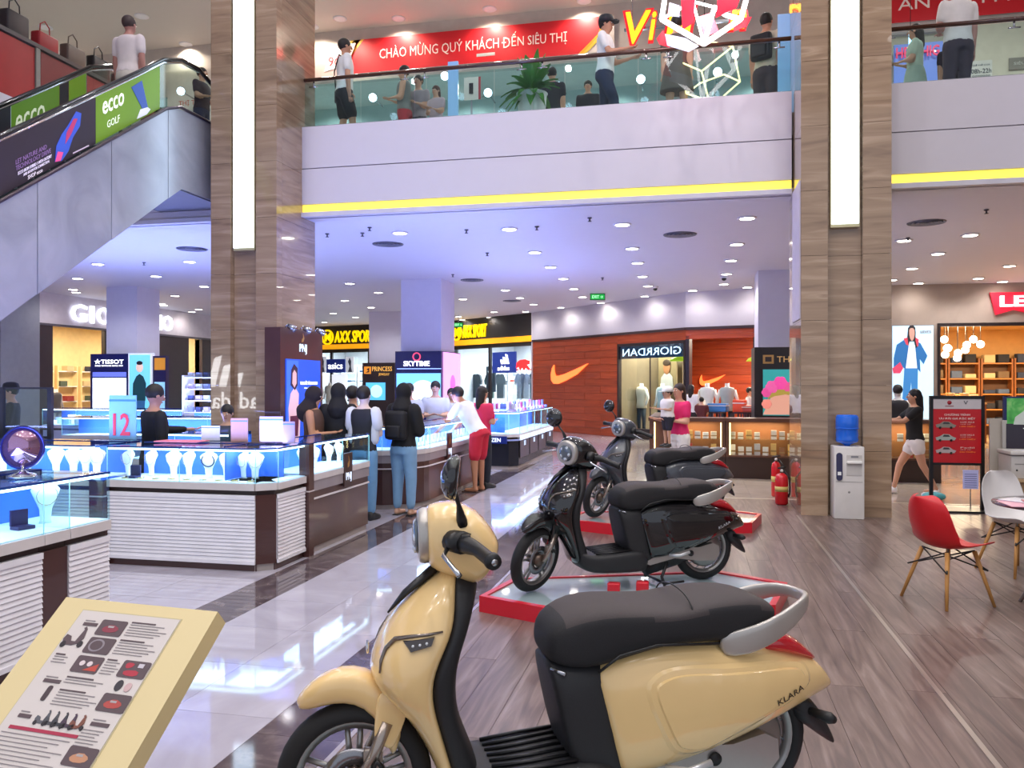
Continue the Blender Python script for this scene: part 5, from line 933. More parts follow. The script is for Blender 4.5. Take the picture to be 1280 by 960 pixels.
def person(label, x, y, rz, H=1.62, z=0, skin='c99b80', top='333333', bottom='333a55', style='trousers', sleeve='short', hair='1b1614', longhair=False, lean=0, arms=('down', 'down'), stride=0, headp=0, heady=0, shoes='2a2a2a', vox=.024, hijab=None, cap_=None, bag=None, topb=None, seat=0, bulk=1.0, female=False, cat='person', bare=False, group=None, baglabel=None, hs=1.0):
    t = thing('person', label, cat, (x, y, z), rz, group); SK = M(skin, .55, noise=.02); h = H
    L = Matrix.Translation((0, 0, .52 * h)) @ Matrix.Rotation(R(lean), 4, 'X') @ Matrix.Translation((0, 0, -.52 * h))
    up = lambda p: L @ Vector(p)
    hw = (.105 if female else .118) * h; sh = .815 * h; mb = MB(); ct = MB(); cb = MB()
    # torso
    def torso(q, g, z0, z1, m):
        rows = [(.47, .095, .070, .01), (.52, .098, .072, .008), (.60, .080 if female else .088, .060, 0), (.68, .085 if female else .095, .064, -.004), (.75, .100 if female else .108, .066, -.002), (.80, .105 if female else .115, .058, .004), (.835, .070, .045, .008), (.85, .035, .035, .008)]
        rg = []
        for zz, a, b, yo in rows:
            if z0 <= zz <= z1: rg.append([up(((a * h * bulk + g) * math.copysign(abs(math.cos(k * PI / 10)) ** .85, math.cos(k * PI / 10)), (b * h * bulk + g) * math.sin(k * PI / 10) + yo * h, zz * h)) for k in range(20)])
        q.rings(rg, m)
    torso(mb, 0, .4, .9, DM); cap(mb, up((0, .008 * h, .82 * h)), up((0, -.004 * h, .885 * h)), .036 * h, .033 * h, DM)
    hc = up((0, -.008 * h, .930 * h)); HR = Matrix.Translation(hc) @ Matrix.Rotation(R(heady), 4, 'Z') @ Matrix.Rotation(R(lean * .3 + headp), 4, 'X'); HR = HR @ Matrix.Scale(hs, 4); mb.X = HR
    mb.ball((0, .004 * h, .008 * h), .055 * h, DM, 10, sx=.86, sy=1.02, sz=1.10); mb.ball((0, -.016 * h, -.028 * h), .037 * h, DM, 8, sx=.9, sy=.95, sz=1.0); mb.X = Matrix.Identity(4)
    # legs
    sw = stride
    feet = []
    for s in (-1, 1):
        hp = Vector((s * .052 * h, .008 * h, .50 * h)); fy = s * sw * h; ft = Vector((s * (.055 * h + .01), fy, .045 * h + (.03 * h if fy > .05 else 0)))
        kn = (hp + ft) / 2 + Vector((s * .004, -.035 * h if sw else -.012 * h, .008 * h))
        cap(mb, hp, kn, .056 * h * bulk, .036 * h, DM); cap(mb, kn, ft, .036 * h, .021 * h, DM); cap(mb, ft - Vector((0, -.012 * h, .02 * h)), ft + Vector((0, -.095 * h, -.028 * h)), .022 * h, .017 * h, DM); feet.append(ft)
        if style == 'trousers': cap(cb, hp, kn, .062 * h * bulk, .046 * h, DM); cap(cb, kn, kn.lerp(ft, .86), .046 * h, .034 * h, DM)
        elif style == 'shorts': cap(cb, hp, hp.lerp(kn, .80), .066 * h * bulk, .056 * h, DM)
        elif style == 'hotpants': cap(cb, hp, hp.lerp(kn, .35), .066 * h * bulk, .062 * h, DM)
    if style in ('trousers', 'shorts', 'hotpants'): torso(cb, .010, .4, .61, DM)
    if style == 'skirt' or style == 'dress':
        rg = []
        for zz, a in ((.60, .095), (.52, .118), (.42, .135), (.34, .15)): rg.append([((a * h) * math.cos(k * PI / 8), (a * h * .8) * math.sin(k * PI / 8), zz * h) for k in range(16)])
        cb.rings(rg, DM)
    torso(ct, .014, .5 if style != 'dress' else .4, .836, DM)
    wrists = []
    for s, an in zip((-1, 1), arms):
        ua, fa = ARM[an]; S0 = up((s * hw * .93, .006 * h, .805 * h)); rot = L.to_3x3() if an in ('down', 'back') and False else Matrix.Identity(3)
        e = S0 + rot @ Vector((s * ua[0], ua[1], ua[2])).normalized() * .165 * h; w_ = e + rot @ Vector((s * fa[0], fa[1], fa[2])).normalized() * .145 * h
        cap(mb, S0, e, .032 * h, .025 * h, DM); cap(mb, e, w_, .025 * h, .016 * h, DM); wrists.append((s, e, w_))
        if sleeve == 'short': cap(ct, S0, S0.lerp(e, .62), .041 * h, .037 * h, DM)
        elif sleeve == 'long': cap(ct, S0, e, .041 * h, .032 * h, DM); cap(ct, e, e.lerp(w_, .9), .032 * h, .023 * h, DM)
        elif sleeve == 'cape': cap(ct, S0, e, .052 * h, .050 * h, DM)
        hd = (w_ - e).normalized(); cap(mb, w_, w_ + hd * .045 * h, .018 * h, .020 * h, DM, flat=.7)
    me = remesh(mb, vox, 3); bo = obj('body', me, t)
    # details joined to the body mesh: fingers, face
    d = MB(); d.v = [v.co.copy() for v in me.vertices]; d.f = [list(p.vertices) for p in me.polygons]; d.mats = [SK]; d.m = [0] * len(d.f); d.sm = [True] * len(d.f)
    for s, e, w_ in wrists:
        hd = (w_ - e).normalized(); sd = hd.cross(Vector((0, 0, 1)));  sd = sd.normalized() if sd.length > .1 else Vector((0, 1, 0)); dn = hd.cross(sd)
        if abs(hd.z) > .8: sd = Vector((0, 1, 0)); dn = hd.cross(sd)
        for k, ln in enumerate((.036, .042, .044, .040)):
            b0 = w_ + hd * .055 * h + sd * (k - 1.5) * .0105 * h; b1 = b0 + hd * ln * h * .5; d.tube([b0, b1, b1 + (hd * .8 - dn * .5 * (1 if hd.z > -.5 else 0) + Vector((-s * .3, 0, 0)) * (1 if hd.z < -.5 else 0)).normalized() * ln * h * .5], [.0055 * h, .005 * h, .0035 * h], SK, 5)
        tb = w_ + hd * .02 * h - sd * .016 * h; d.tube([tb, tb + (hd * .7 - sd * .7) * .025 * h, tb + (hd * 1.0 - sd * .5) * .042 * h], [.0065 * h, .006 * h, .004 * h], SK, 5)
    d.X = HR; d.tube([(0, -.050 * h, .012 * h), (0, -.060 * h, -.006 * h), (0, -.050 * h, -.012 * h)], [.005 * h, .0085 * h, .006 * h], SK, 6)
    for s in (-1, 1):
        d.ball((s * .047 * h, .004 * h, -.002 * h), .012 * h, SK, 6, sx=.4); d.ball((s * .0175 * h, -.0475 * h, .010 * h), .0062 * h, M('f0ece8', .3), 6, sx=1.2, sz=.8); d.ball((s * .0175 * h, -.0525 * h, .010 * h), .0035 * h, M('1a1210', .2), 6)
        d.tube([(s * .008 * h, -.052 * h, .021 * h), (s * .027 * h, -.047 * h, .022 * h)], .0022 * h, M('1f1714', .7), 4)
    d.tube([(-.013 * h, -.049 * h, -.027 * h), (0, -.053 * h, -.027 * h), (.013 * h, -.049 * h, -.027 * h)], .0035 * h, M('a8564e', .5), 5)
    d.X = Matrix.Identity(4); bo.data = d.mesh('body'); bpy.data.meshes.remove(me)
    # clothing
    o = obj('top', remesh(ct, vox, 2, 'top'), t); o.data.materials.append(M(top, .8, noise=.05, scale=12))
    if topb:
        for s in (-1, 1): q = MB(); S0 = up((s * hw * .93, .006 * h, .805 * h)); cap(q, S0, S0 + Vector((s * .02, -.01, -.10 * h)), .046 * h, .044 * h, M(topb, .8)); cap(q, up((s * .092 * h, .0, .74 * h)), up((s * .088 * h, .0, .60 * h)), .040 * h, .036 * h, M(topb, .8)); obj('side_panel', q, t)
    if style != 'none': o = obj('dress_skirt' if style in ('skirt', 'dress') else style, remesh(cb, vox, 2, 'bottom'), t); o.data.materials.append(M(top if style == 'dress' and not bottom else bottom, .85, noise=.06, scale=12))
    # hair
    hm = MB(); hm.X = HR; HM = M(hair, .6)
    if hijab:
        hm.ball((0, .012 * h, .012 * h), .064 * h, DM, 10, sx=.95, sy=1.05, sz=1.12); cap(hm, (0, .02 * h, -.04 * h), (0, .03 * h, -.12 * h), .055 * h, .09 * h, DM); o = obj('headscarf', remesh(hm, vox, 2, 'scarf'), t); o.data.materials.append(M(hijab, .85))
    elif hair:
        hm.ball((0, .014 * h, .022 * h), .058 * h, DM, 10, sx=.93, sy=1.05, sz=1.02)
        if longhair: cap(hm, (0, .040 * h, .0), (0, .052 * h, -.13 * h), .045 * h, .040 * h, DM); cap(hm, (.03 * h, .03 * h, -.01 * h), (.03 * h, .04 * h, -.08 * h), .025 * h, .02 * h, DM); cap(hm, (-.03 * h, .03 * h, -.01 * h), (-.03 * h, .04 * h, -.08 * h), .025 * h, .02 * h, DM)
        o = obj('hair', remesh(hm, min(vox, .016), 2, 'hair'), t); o.data.materials.append(HM)
    if cap_:
        q = MB(); q.X = HR; q.lathe([(.062 * h, .02 * h), (.063 * h, .045 * h), (.055 * h, .075 * h), (.03 * h, .088 * h), (.001, .09 * h)], M(cap_, .6), (0, .006 * h, 0), n=18, sy=1.08).prism([(-.045 * h, -.05 * h), (.045 * h, -.05 * h), (.035 * h, -.095 * h), (0, -.11 * h), (-.035 * h, -.095 * h)], .018 * h, .028 * h, M(cap_, .5), 'z'); obj('cap', q, t)
    for k, ft in enumerate(feet):
        if bare: q = MB().bbox(ft.x - .026 * h, ft.x + .026 * h, ft.y - .125 * h, ft.y + .03 * h, .0, .012, M(shoes, .6), .004); obj('sandal', q, t)
        else:
            q = MB(); q.rings([[(ft.x + a * h * math.cos(c_), ft.y + yy * h, max(0.0, zb * h + b_ * h * math.sin(c_))) for c_ in [2 * PI * i / 12 for i in range(12)]] for yy, a, b_, zb in ((.032, .012, .02, .024), (.026, .024, .036, .034), (-.01, .027, .036, .034), (-.06, .030, .024, .022), (-.10, .028, .020, .018), (-.125, .012, .010, .014))], M(shoes, .5)); obj('shoe', q, t)
    if bag == 'backpack':
        q = MB(); q.X = L; q.bbox(-.09 * h, .09 * h, .066 * h, .14 * h, .58 * h, .80 * h, M('15151a', .7), .03 * h); q.bbox(-.06 * h, .06 * h, .13 * h, .16 * h, .60 * h, .69 * h, M('1d1d22', .7), .012 * h); bg = tag(obj('backpack', q), baglabel, 'bag'); bg.location = (x, y, z); bg.rotation_euler = (0, 0, rz); bg.matrix_world = bg.matrix_basis
    if bag == 'shoulder':
        q = MB(); q.X = L; q.tube([(-.07 * h, .07 * h, .83 * h), (.02 * h, .09 * h, .70 * h), (.12 * h, .05 * h, .56 * h)], .006 * h, M('15151a', .6), 6, flat=.5).tube([(-.07 * h, .07 * h, .83 * h), (-.02 * h, -.07 * h, .76 * h), (.11 * h, -.05 * h, .56 * h)], .006 * h, M('15151a', .6), 6).bbox(.10 * h, .15 * h, -.05 * h, .06 * h, .46 * h, .58 * h, M('15151a', .6), .015 * h); bg = tag(obj('shoulder_bag', q), baglabel, 'bag'); bg.location = (x, y, z); bg.rotation_euler = (0, 0, rz)
    return t
def facing(px): return 0
def put(px, Y, **k): p = atY(px, 480, Y); return p.x
# rz: 0 faces the camera side (-Y), PI faces away, PI/2 faces +X (right), -PI/2 faces left
person('woman with long black hair, black top and light blue jeans standing with her back turned', put(505, 9.42), 9.42, PI - .25, 1.60, top='17171a', bottom='7fa6c8', sleeve='cape', longhair=True, hijab='141316', arms=('front', 'front'), bare=True, shoes='1c1a1a', vox=.018, female=True, bag='backpack', baglabel='black backpack on the woman in light blue jeans')
person('man in white t-shirt and red shorts leaning on the curved counter', put(598, 11.75), 11.75, PI / 2 + PI * .92 - PI * .0, 1.66, top='e4e6e8', bottom='c21f38', style='shorts', lean=32, arms=('lean', 'lean'), bare=True, shoes='4a3228', vox=.018, skin='b07a5c')
person('woman in a pink top standing behind the man in red shorts', put(603, 12.15), 12.15, PI - .5, 1.56, top='d8305c', bottom='20242e', longhair=True, arms=('front', 'front'), female=True)
person('male clerk with glasses and grey shirt behind the curved counter', -4.27, 13.3, .25, 1.64, top='c4c8cf', bottom='222633', arms=('front', 'front'), headp=10, skin='d0a58c')
person('clerk in a grey shirt looking down behind the curved counter', -4.62, 12.95, .5, 1.60, top='b9bdc4', bottom='222633', arms=('fwd', 'front'), headp=28)
person('woman behind the man in glasses, mostly hidden', -4.18, 13.95, .3, 1.52, top='c8ccd4', bottom='222633', arms=('front', 'front'), female=True)
person('woman with tied hair in a black and white top at the curved counter', put(455, 9.0), 9.0, PI - .1, 1.57, top='24242b', bottom='6f9cc4', sleeve='none', topb='d8dae4', arms=('front', 'front'), female=True, vox=.02, skin='d8c0b8')
person('woman in a long black headscarf with a shoulder strap', put(423, 9.1), 9.1, PI + .3, 1.60, top='18181b', bottom='18181c', sleeve='cape', hijab='161518', arms=('front', 'front'), female=True, style='skirt', vox=.02)
person('woman in a floral top and dark headscarf facing right', put(392, 8.9), 8.9, PI / 2 + .2, 1.56, top='5a4034', bottom='2a2430', sleeve='none', hijab='241a1c', arms=('front', 'fwd'), female=True, skin='c08a6a', headp=12, vox=.02)
person('dark haired woman between the black headscarf and the tied hair', put(441, 9.48), 9.48, PI, 1.57, top='2b2b33', bottom='2a2a33', arms=('front', 'front'), female=True)
person('clerk in a black jacket working behind the long counter seen from behind', put(193, 7.35), 7.35, PI - .55, 1.585, top='131316', bottom='16161a', sleeve='long', arms=('down', 'reach'), headp=18, skin='b98a78', vox=.018)
person('person with dark hair bending low behind the long counter', put(284, 8.3), 8.3, .2, 1.36, top='3a3f52', bottom='222633', arms=('front', 'front'), headp=14)
person('person in dark clothes and cap at the far left counter', put(14, 9.8), 9.8, -.9, 1.60, top='1d1f2b', bottom='1d1f2b', sleeve='long', cap_='1b1d28', arms=('front', 'front'))
# right side, ground floor
wp = put(849, 12.6)
person('woman with long brown hair in a pink t-shirt and white shorts carrying a child', wp, 12.6, -.8, 1.60, top='e0286c', bottom='e6e4e2', style='hotpants', hair='2c1a14', longhair=True, arms=('fwd', 'front'), female=True, vox=.02, skin='d8a488')
person('small child in a white cap carried by the woman in pink', wp - .17, 12.40, -1.0, .86, z=.66, hs=1.45, bulk=1.35, cat='person', top='e8e2e0', bottom='2a2a38', style='shorts', cap_='ecebe8', arms=('fwd', 'front'), vox=.014)
person('girl in black t-shirt and white shorts walking left past the kiosk', put(1143, 12.75), 12.75, -PI / 2, 1.52, top='141417', bottom='ece8e6', style='hotpants', arms=('reach', 'reach'), stride=.17, hair='15131a', longhair=True, shoes='efecec', female=True, vox=.018, skin='cf9a7c')
person('shop assistant in a dark vest seen from behind at the right kiosk', put(1122, 15.6), 15.6, PI, 1.58, top='2c2b30', bottom='222228', sleeve='none', arms=('front', 'front'), skin='e0dcd8')
person('woman in a white shirt standing in the timber shop entrance', put(864, 22.3), 22.3, PI - .3, 1.58, top='e8e8ea', bottom='2a2a30', longhair=True, arms=('down', 'front'), female=True, vox=.028)
person('person in dark red sitting in the timber shop entrance', put(877, 22.2), 22.2, PI, 1.25, top='5a2428', bottom='2a2a30', arms=('front', 'front'), vox=.028)
person('person in a white shirt at the right of the timber shop', put(937, 23.2), 23.2, PI / 2, 1.5, top='e2e2e4', bottom='2a2a30', arms=('front', 'front'), vox=.028)
# upper floor
UF = 5.2
def up_(label, px, Y, rz, H=1.65, **k): return person(label, put(px, Y), Y, rz, H, z=UF, vox=k.pop('vox', .026), **k)
up_('man in white t-shirt and black shorts with a shoulder bag on the upper floor', 431, 11.75, PI - .9, 1.72, top='e2e2e2', bottom='1b1b20', style='shorts', bag='shoulder', baglabel='black shoulder bag on the man in white on the upper floor', arms=('down', 'down'), stride=.05, skin='c08e74')
up_('woman in a grey top and red trousers behind the upper railing', 505, 12.6, -PI / 2 + .2, 1.58, top='6f7472', bottom='a8303a', arms=('front', 'front'), female=True, sleeve='none')
up_('young woman in a patterned shirt pointing behind the upper railing', 523, 12.9, -.2, 1.52, top='9a8f96', bottom='3a3a48', arms=('up', 'front'), female=True)
up_('young woman with long hair leaning behind the upper railing', 545, 12.7, -.3, 1.25, top='b9a4ac', bottom='3a3a48', longhair=True, arms=('front', 'front'), female=True, hair='4a2a20')
for px_, Y, H_, c, lb in ((456, 15.2, 1.36, 'd8d8dc', 'left of two dark haired heads low behind the upper railing'), (474, 15.4, 1.34, 'd8d8e4', 'right of two dark haired heads low behind the upper railing'), (735, 13.2, 1.32, '20202a', 'dark haired person low behind the guard on the upper floor'), (866, 14.6, 1.4, '3a2020', 'brown haired person low beside the yellow wire reflection')): up_(lb, px_, Y, 0, H_, top=c, bottom='22222a', arms=('down', 'down'))
up_('person in black behind the potted plant on the upper floor', 690, 13.0, PI, 1.5, top='20242e', bottom='c8a498', arms=('down', 'down'))
up_('security guard in a white shirt, dark cap and navy trousers walking right', 757, 11.85, PI / 2 - .1, 1.72, top='e9e9ec', bottom='222a48', arms=('fwd', 'fwd'), stride=.10, cap_='1a1c28', skin='c08e74', vox=.02)
up_('woman in a short grey dress on the upper floor behind the cube lamp', 846, 11.9, PI, 1.66, top='5b5450', bottom='5b5450', style='dress', arms=('down', 'down'), female=True, skin='d0a48c')
up_('man in a beige shirt with a dark backpack walking away on the upper floor', 958, 12.2, PI - .5, 1.70, top='cfc4ae', bottom='3a3038', style='shorts', bag='backpack', baglabel='dark backpack on the man in beige on the upper floor', arms=('down', 'down'), skin='b9866c')
up_('man in a white shirt standing by the upper railing at the right', 1197, 11.9, PI + .3, 1.78, top='ddd6d6', bottom='3a3040', arms=('down', 'front'), bulk=1.05, skin='b9867c')
up_('girl with long dark hair and pale dress on the upper floor at the right', 1144, 12.6, -PI / 2 - .3, 1.52, top='b4c8b4', bottom='a8c0b0', style='dress', longhair=True, arms=('front', 'front'), female=True)
up_('person with a purple black top bending on the upper floor at the right', 1190, 12.5, 0, 1.28, top='2a1a30', bottom='1c1a24', arms=('down', 'down'), hair='241826')
# escalator rider
person('man in a pale shirt and cap riding up the escalator', -7.50, 9.75, PI - .05, 1.66, z=4.95, top='d2c6c8', bottom='c8c0b8', hair='3a2a28', arms=('down', 'down'), vox=.02, skin='a8746a')
person('person in dark clothes at the top of the escalator', -7.6, 11.6, PI / 2, 1.42, z=5.2, top='3a2c3c', bottom='2a3050', arms=('front', 'front'))
# ================================================================ ESCALATOR
XE = -6.9; SL = .68; es = thing('escalator', 'escalator with silver cladding and advertisement covered balustrades at the left', 'escalator', (XE, 7.01, 0))
STEEL = streaky('brushed_steel', [(.2, '8f929a'), (.55, 'a6a8b0'), (.85, 'b9bac0')], (1, 1.2, 1.2), .30, .02, 1.5, coat=0); STEEL.node_tree.nodes['Principled BSDF'].inputs['Metallic'].default_value = .35
def yz(y): return y - 7.01
Yb, Yt = 1.9, 9.72   # incline range; slope line of skirt top: z = 3.45 + SL*(Y-7.01)
sk = lambda y: 3.47 + SL * (y - 7.01); bo_ = lambda y: 2.24 + SL * (y - 7.01); hr_ = lambda y: 4.12 + SL * (y - 7.01)
for nm, x0, x1 in (('side_cladding', -.02, 0.0), ('side_cladding', -1.22, -1.20)):
    ys = [Yb, 3.6, 5.3, 6.2, 7.5, 8.65, 9.75]
    for a, b in zip(ys[:-1], ys[1:]):
        za, zb = max(0, bo_(a)), max(0, bo_(b)); P = [(yz(a) + .006, za), (yz(b) - .006, zb), (yz(b) - .006, sk(b)), (yz(a) + .006, sk(a))]
        obj(nm, MB().prism(P, x0, x1, STEEL, 'x'), es)
    P = [(yz(9.756), bo_(9.756)), (yz(10.05), 4.30), (yz(11.25), 4.30), (yz(11.25), 5.42), (yz(10.3), 5.42), (yz(9.95), 5.38), (yz(9.756), sk(9.756))]; obj(nm, MB().prism(P, x0, x1, STEEL, 'x'), es)
P = [(yz(Yb), max(0, bo_(Yb))), (yz(10.0), 4.28), (yz(11.25), 4.28), (yz(11.25), 4.34), (yz(9.95), 4.34), (yz(Yb), max(0, bo_(Yb)) + .06)]; obj('soffit', MB().prism(P, -1.20, -.02, M('6d6d74', .4, .4), 'x'), es)
obj('skirt_trim', MB().tube([(.01, yz(Yb), sk(Yb)), (.01, yz(9.7), sk(9.7)), (.01, yz(10.0), 5.42), (.01, yz(11.2), 5.44)], .022, M('4a4048', .35, .5), 8), es)
for x in (-.045, -1.17):
    g = MB().prism([(yz(Yb), sk(Yb)), (yz(9.75), sk(9.75)), (yz(9.75), hr_(9.75) - .02), (yz(Yb), hr_(Yb) - .02)], x - .006, x + .006, GLASS_T, 'x'); obj('balustrade_glass', g, es)
    g = MB().prism([(yz(9.76), sk(9.75)), (yz(11.0), 5.42), (yz(11.0), 5.95), (yz(10.6), 6.10), (yz(10.2), 6.12), (yz(9.76), hr_(9.75) - .02)], x - .006, x + .006, GLASS_T, 'x'); obj('balustrade_glass', g, es)
    pts = [(x, yz(Yb), hr_(Yb)), (x, yz(9.2), hr_(9.2)), (x, yz(9.7), 5.96), (x, yz(10.1), 6.12), (x, yz(10.5), 6.14), (x, yz(10.9), 6.02), (x, yz(11.15), 5.75), (x, yz(11.2), 5.5)]; obj('handrail', MB().tube(pts, .035, M('141418', .2, 0, 0, .6), 10, flat=.7), es)
    obj('handrail_track', MB().tube([(a, b, c - .045) for a, b, c in pts[:5]], .018, CHROME, 8), es)
n = 28
for k in range(n):
    y = Yb + .5 + k * (9.75 - Yb - .5) / n; dy = (9.75 - Yb - .5) / n; z = max(.0, sk(y) - .55) + .2; obj('step', B(-1.15, -.07, yz(y), yz(y + dy), z - .16, z, M('3a3a40', .5, .5)), es)
def band_ad(x, s, ya, yb, c, nm, z0=.03, z1=.60, e=0):
    P = [(yz(ya), sk(ya) + z0), (yz(yb), sk(yb) + z0), (yz(yb), sk(yb) + z1), (yz(ya), sk(ya) + z1)]; return obj(nm, MB().prism(P, x, x + .004 * s, M(c, .4, 0, e), 'x'), es)
GRN = '6f9a14'
band_ad(-.038, 1, 7.03, 8.42, '2a1e30', 'dark_ad_panel'); band_ad(-.038, 1, 8.425, 9.62, GRN, 'green_ad_panel', e=.12); band_ad(-.038, 1, 5.2, 7.025, GRN, 'green_ad_panel')
band_ad(-1.16, 1, 8.35, 9.12, '5c8a12', 'green_ad_panel', .05, .6, .05); band_ad(-1.16, 1, 9.13, 9.28, '1a1a28', 'dark_ad_panel', .05, .6); band_ad(-1.16, 1, 9.29, 9.60, '6a9a18', 'green_ad_panel', .05, .6, .05); band_ad(-1.16, 1, 7.6, 8.34, '1a1a28', 'dark_ad_panel', .05, .6)
AX = Matrix(((0, 0, 1), (1, 0, 0), (0, 1, 0))) # text local (x,y,z)->(y,z,x)
def slant_text(s, y, dz, w_, h_, c, x=-.030, e=.6, bold=.0, sl=None):
    m = M(c, .4, 0, e); o = text(s, w_, h_, m, None, depth=.003, bold=bold); a = math.atan(SL); sp = .55 * math.sin(a) if sl is None else sl
    for v in o.data.vertices: u, vv, d = v.co; v.co = Vector((x + d, yz(y) + u, sk(y) + SL * u + dz + vv))
    o.rotation_euler = (0, 0, 0); o.parent = es; o.name = 'lettering'
slant_text('ecco', 8.72, .41, .38, .16, 'f2f4ea', bold=.03); slant_text('GOLF', 8.72, .19, .22, .09, 'e8f0d8'); slant_text('ecco', 8.64, .34, .46, .20, 'cfd8c0', x=-1.152, bold=.02, e=.3)
slant_text('LET NATURE AND', 7.45, .30, .42, .05, '8a6a9a', e=.3); slant_text('TECHNOLOGY DRIVE', 7.48, .235, .48, .05, '8a6a9a', e=.3); slant_text('ECCO BIOM HYBRID 3 WITH OUTDRY', 7.5, .17, .46, .035, 'd8cfe0'); slant_text('AND BOOM FOR CONNECTION.', 7.52, .125, .36, .03, 'd8cfe0'); slant_text('SHOP ecco', 7.5, .07, .20, .045, 'e0d8e6')
def sp(nm, pts, c, x=-.032, e=.4): obj(nm, MB().prism([(yz(p[0]), sk(p[0]) + p[1]) for p in pts], x, x + .004, M(c, .4, 0, e), 'x'), es)
sp('shoe_print', [(7.78, .08), (7.88, .05), (7.98, .12), (8.05, .25), (8.16, .34), (8.18, .48), (8.10, .53), (7.98, .42), (7.88, .35), (7.80, .25)], '2d4fb8'); sp('shoe_print', [(7.93, .22), (8.02, .3), (8.12, .44), (8.06, .46), (7.95, .34)], 'b03060', -.029); sp('shoe_print', [(7.78, .08), (7.86, .06), (7.9, .14), (7.82, .18)], 'e04a8a', -.029); sp('line_print', [(8.05, .06), (8.3, .05), (8.3, .065), (8.05, .075)], 'c8b8d0', -.03)
sp('leg_print', [(9.05, .50), (9.25, .52), (9.36, .16), (9.40, .02 + .05), (9.30, .08), (9.22, .22)], '2f4f9a'); sp('shoe_print', [(9.15, .06), (9.34, .05), (9.42, .09), (9.36, .14), (9.22, .16)], 'd8dce4', -.03)
# ================================================================ UPPER FLOOR
rail = thing('glass_railing', 'clear glass railing with dark handrail along the upper floor edge', 'railing', (-5.7, 11.33, 5.2))
rail2 = thing('glass_railing', 'short glass railing right of the wide stone pillar on the upper floor', 'railing', (2.34, 11.33, 5.2))
def railing(t, L, panes, glass=GLASS_T):
    obj('handrail', MB().tube([(0, 0, .97), (L, 0, .97)], .035, M('4a2c24', .25, 0, 0, .5), 10, flat=.8), t); obj('base_channel', B(0, L, -.02, .03, .24, .27, MET), t)
    for k in range(panes):
        a, b = k * L / panes, (k + 1) * L / panes; obj('pane', B(a + .006, b - .006, 0, .012, .26, .93, glass), t)
        for x in (a + .15, b - .15): obj('clamp', MB().tube([(x, .005, .86), (x, .005, .94)], .014, MET, 8).tube([(x - .07, -.005, .86), (x + .07, -.005, .86)], .010, MET, 6), t)
railing(rail, 6.98, 4); railing(rail2, 7.0, 4, GLASS)
for px_, lb in ((566, 'pale blue backlit glass fin standing behind the railing near the plant'), (980, 'pale blue backlit glass fin beside the wide stone pillar')):
    p = atY(px_, 100, 12.2 if px_ < 700 else 11.6); t = thing('glass_fin', lb, 'panel', (p.x, p.y, 5.2)); obj('fin', B(-.08, .08, 0, .05, 0, 1.42, M('8fb8e6', .15, 0, .25)), t); obj('foot', B(-.12, .12, -.05, .1, 0, .05, MET), t)
def banner(label, x0, x1, z0, z1, txt, tx0, tx1, tz, th, m='d61c28'):
    t = thing('wall_banner', label, 'banner', (x0, 16.98, z0)); L = x1 - x0; H_ = z1 - z0
    obj('cloth', B(0, L, -.02, 0, 0, H_, M('d9cfca', .6)), t); obj('red_field', MB().prism([(.55, 0), (L - .75, 0), (L - .35, H_ * .5), (L - .18, H_), (.95, H_), (.62, H_ * .5)], -.026, -.02, M(m, .5, 0, .08)), t)
    for off, c in ((0, 'e8a820'), (.07, 'c83030'), (.14, 'e8c040')): obj('ribbon_print', MB().prism([(.42 - off, 0), (.55 - off, 0), (.64 - off, H_ * .5), (.97 - off, H_), (.80 - off, H_), (.50 - off, H_ * .5)], -.028, -.024, M(c, .5)), t)
    for off, c in ((0, 'e8a820'), (.08, 'e8c040')): obj('ribbon_print', MB().prism([(L - .74 + off, 0), (L - .66 + off, 0), (L - .28 + off, H_ * .5), (L - .10 + off, H_), (L - .17 + off, H_), (L - .35 + off, H_ * .5)], -.028, -.024, M(c, .5)), t)
    text(txt, tx1 - tx0, th, M('f0dcd2', .5, 0, .15), t, ((tx0 + tx1) / 2 - x0, -.03, tz - z0), depth=.004); return t
a = atY(405, 93, 16.98); b_ = atY(768, 19, 16.98); l0 = atY(475, 72, 16.98); l1 = atY(709, 38, 16.98)
k0 = atY(624, 50, 16.98); d0_ = atY(629.5, 50, 16.98); d1_ = atY(638, 50, 16.98); e0_ = atY(640, 50, 16.98)
bn = banner('long red banner with white welcome lettering and gold ribbon edges on the upper wall', a.x, b_.x, 8.50, 9.24, 'CHÀO MỪNG QUÝ KHÁCH', l0.x, k0.x, 8.90, .33); BTX = M('f0dcd2', .5, 0, .15)
text('D', d1_.x - d0_.x, .225, BTX, bn, ((d0_.x + d1_.x) / 2 - a.x, -.03, .375), depth=.004); obj('letter_bar', B(d0_.x - a.x - .035, d0_.x - a.x + .06, -.034, -.03, .365, .39, BTX), bn)
text('ẾN SIÊU THỊ', l1.x - e0_.x, .37, BTX, bn, ((e0_.x + l1.x) / 2 - a.x, -.03, .41), depth=.004)
a = atY(1085, 20, 16.98); b_ = atY(1500, 20, 16.98); l0 = atY(1122, 5, 16.98); banner('red banner with white lettering at the upper right, cut by the photo edge', a.x - .6, b_.x, 8.56, 9.30, 'AN TÂM MUA SẮM', l0.x, l0.x + 3.4, 8.97, .36)
p = atY(395, 80, 16.9); t = thing('price_poster', 'slanted pink and white poster left of the long red banner', 'poster', (p.x - .1, 16.92, 8.45)); obj('panel', MB().prism([(0, 0), (.75, 0), (1.05, .7), (.3, .7)], -.02, 0, M('d8b8b4', .5)), t); obj('card', MB().prism([(.3, .12), (.7, .2), (.8, .55), (.42, .5)], -.03, -.02, M('f0e8e6', .5)), t); text('9đ', .3, .22, M('c83a4a', .5), t, (.56, -.034, .34))
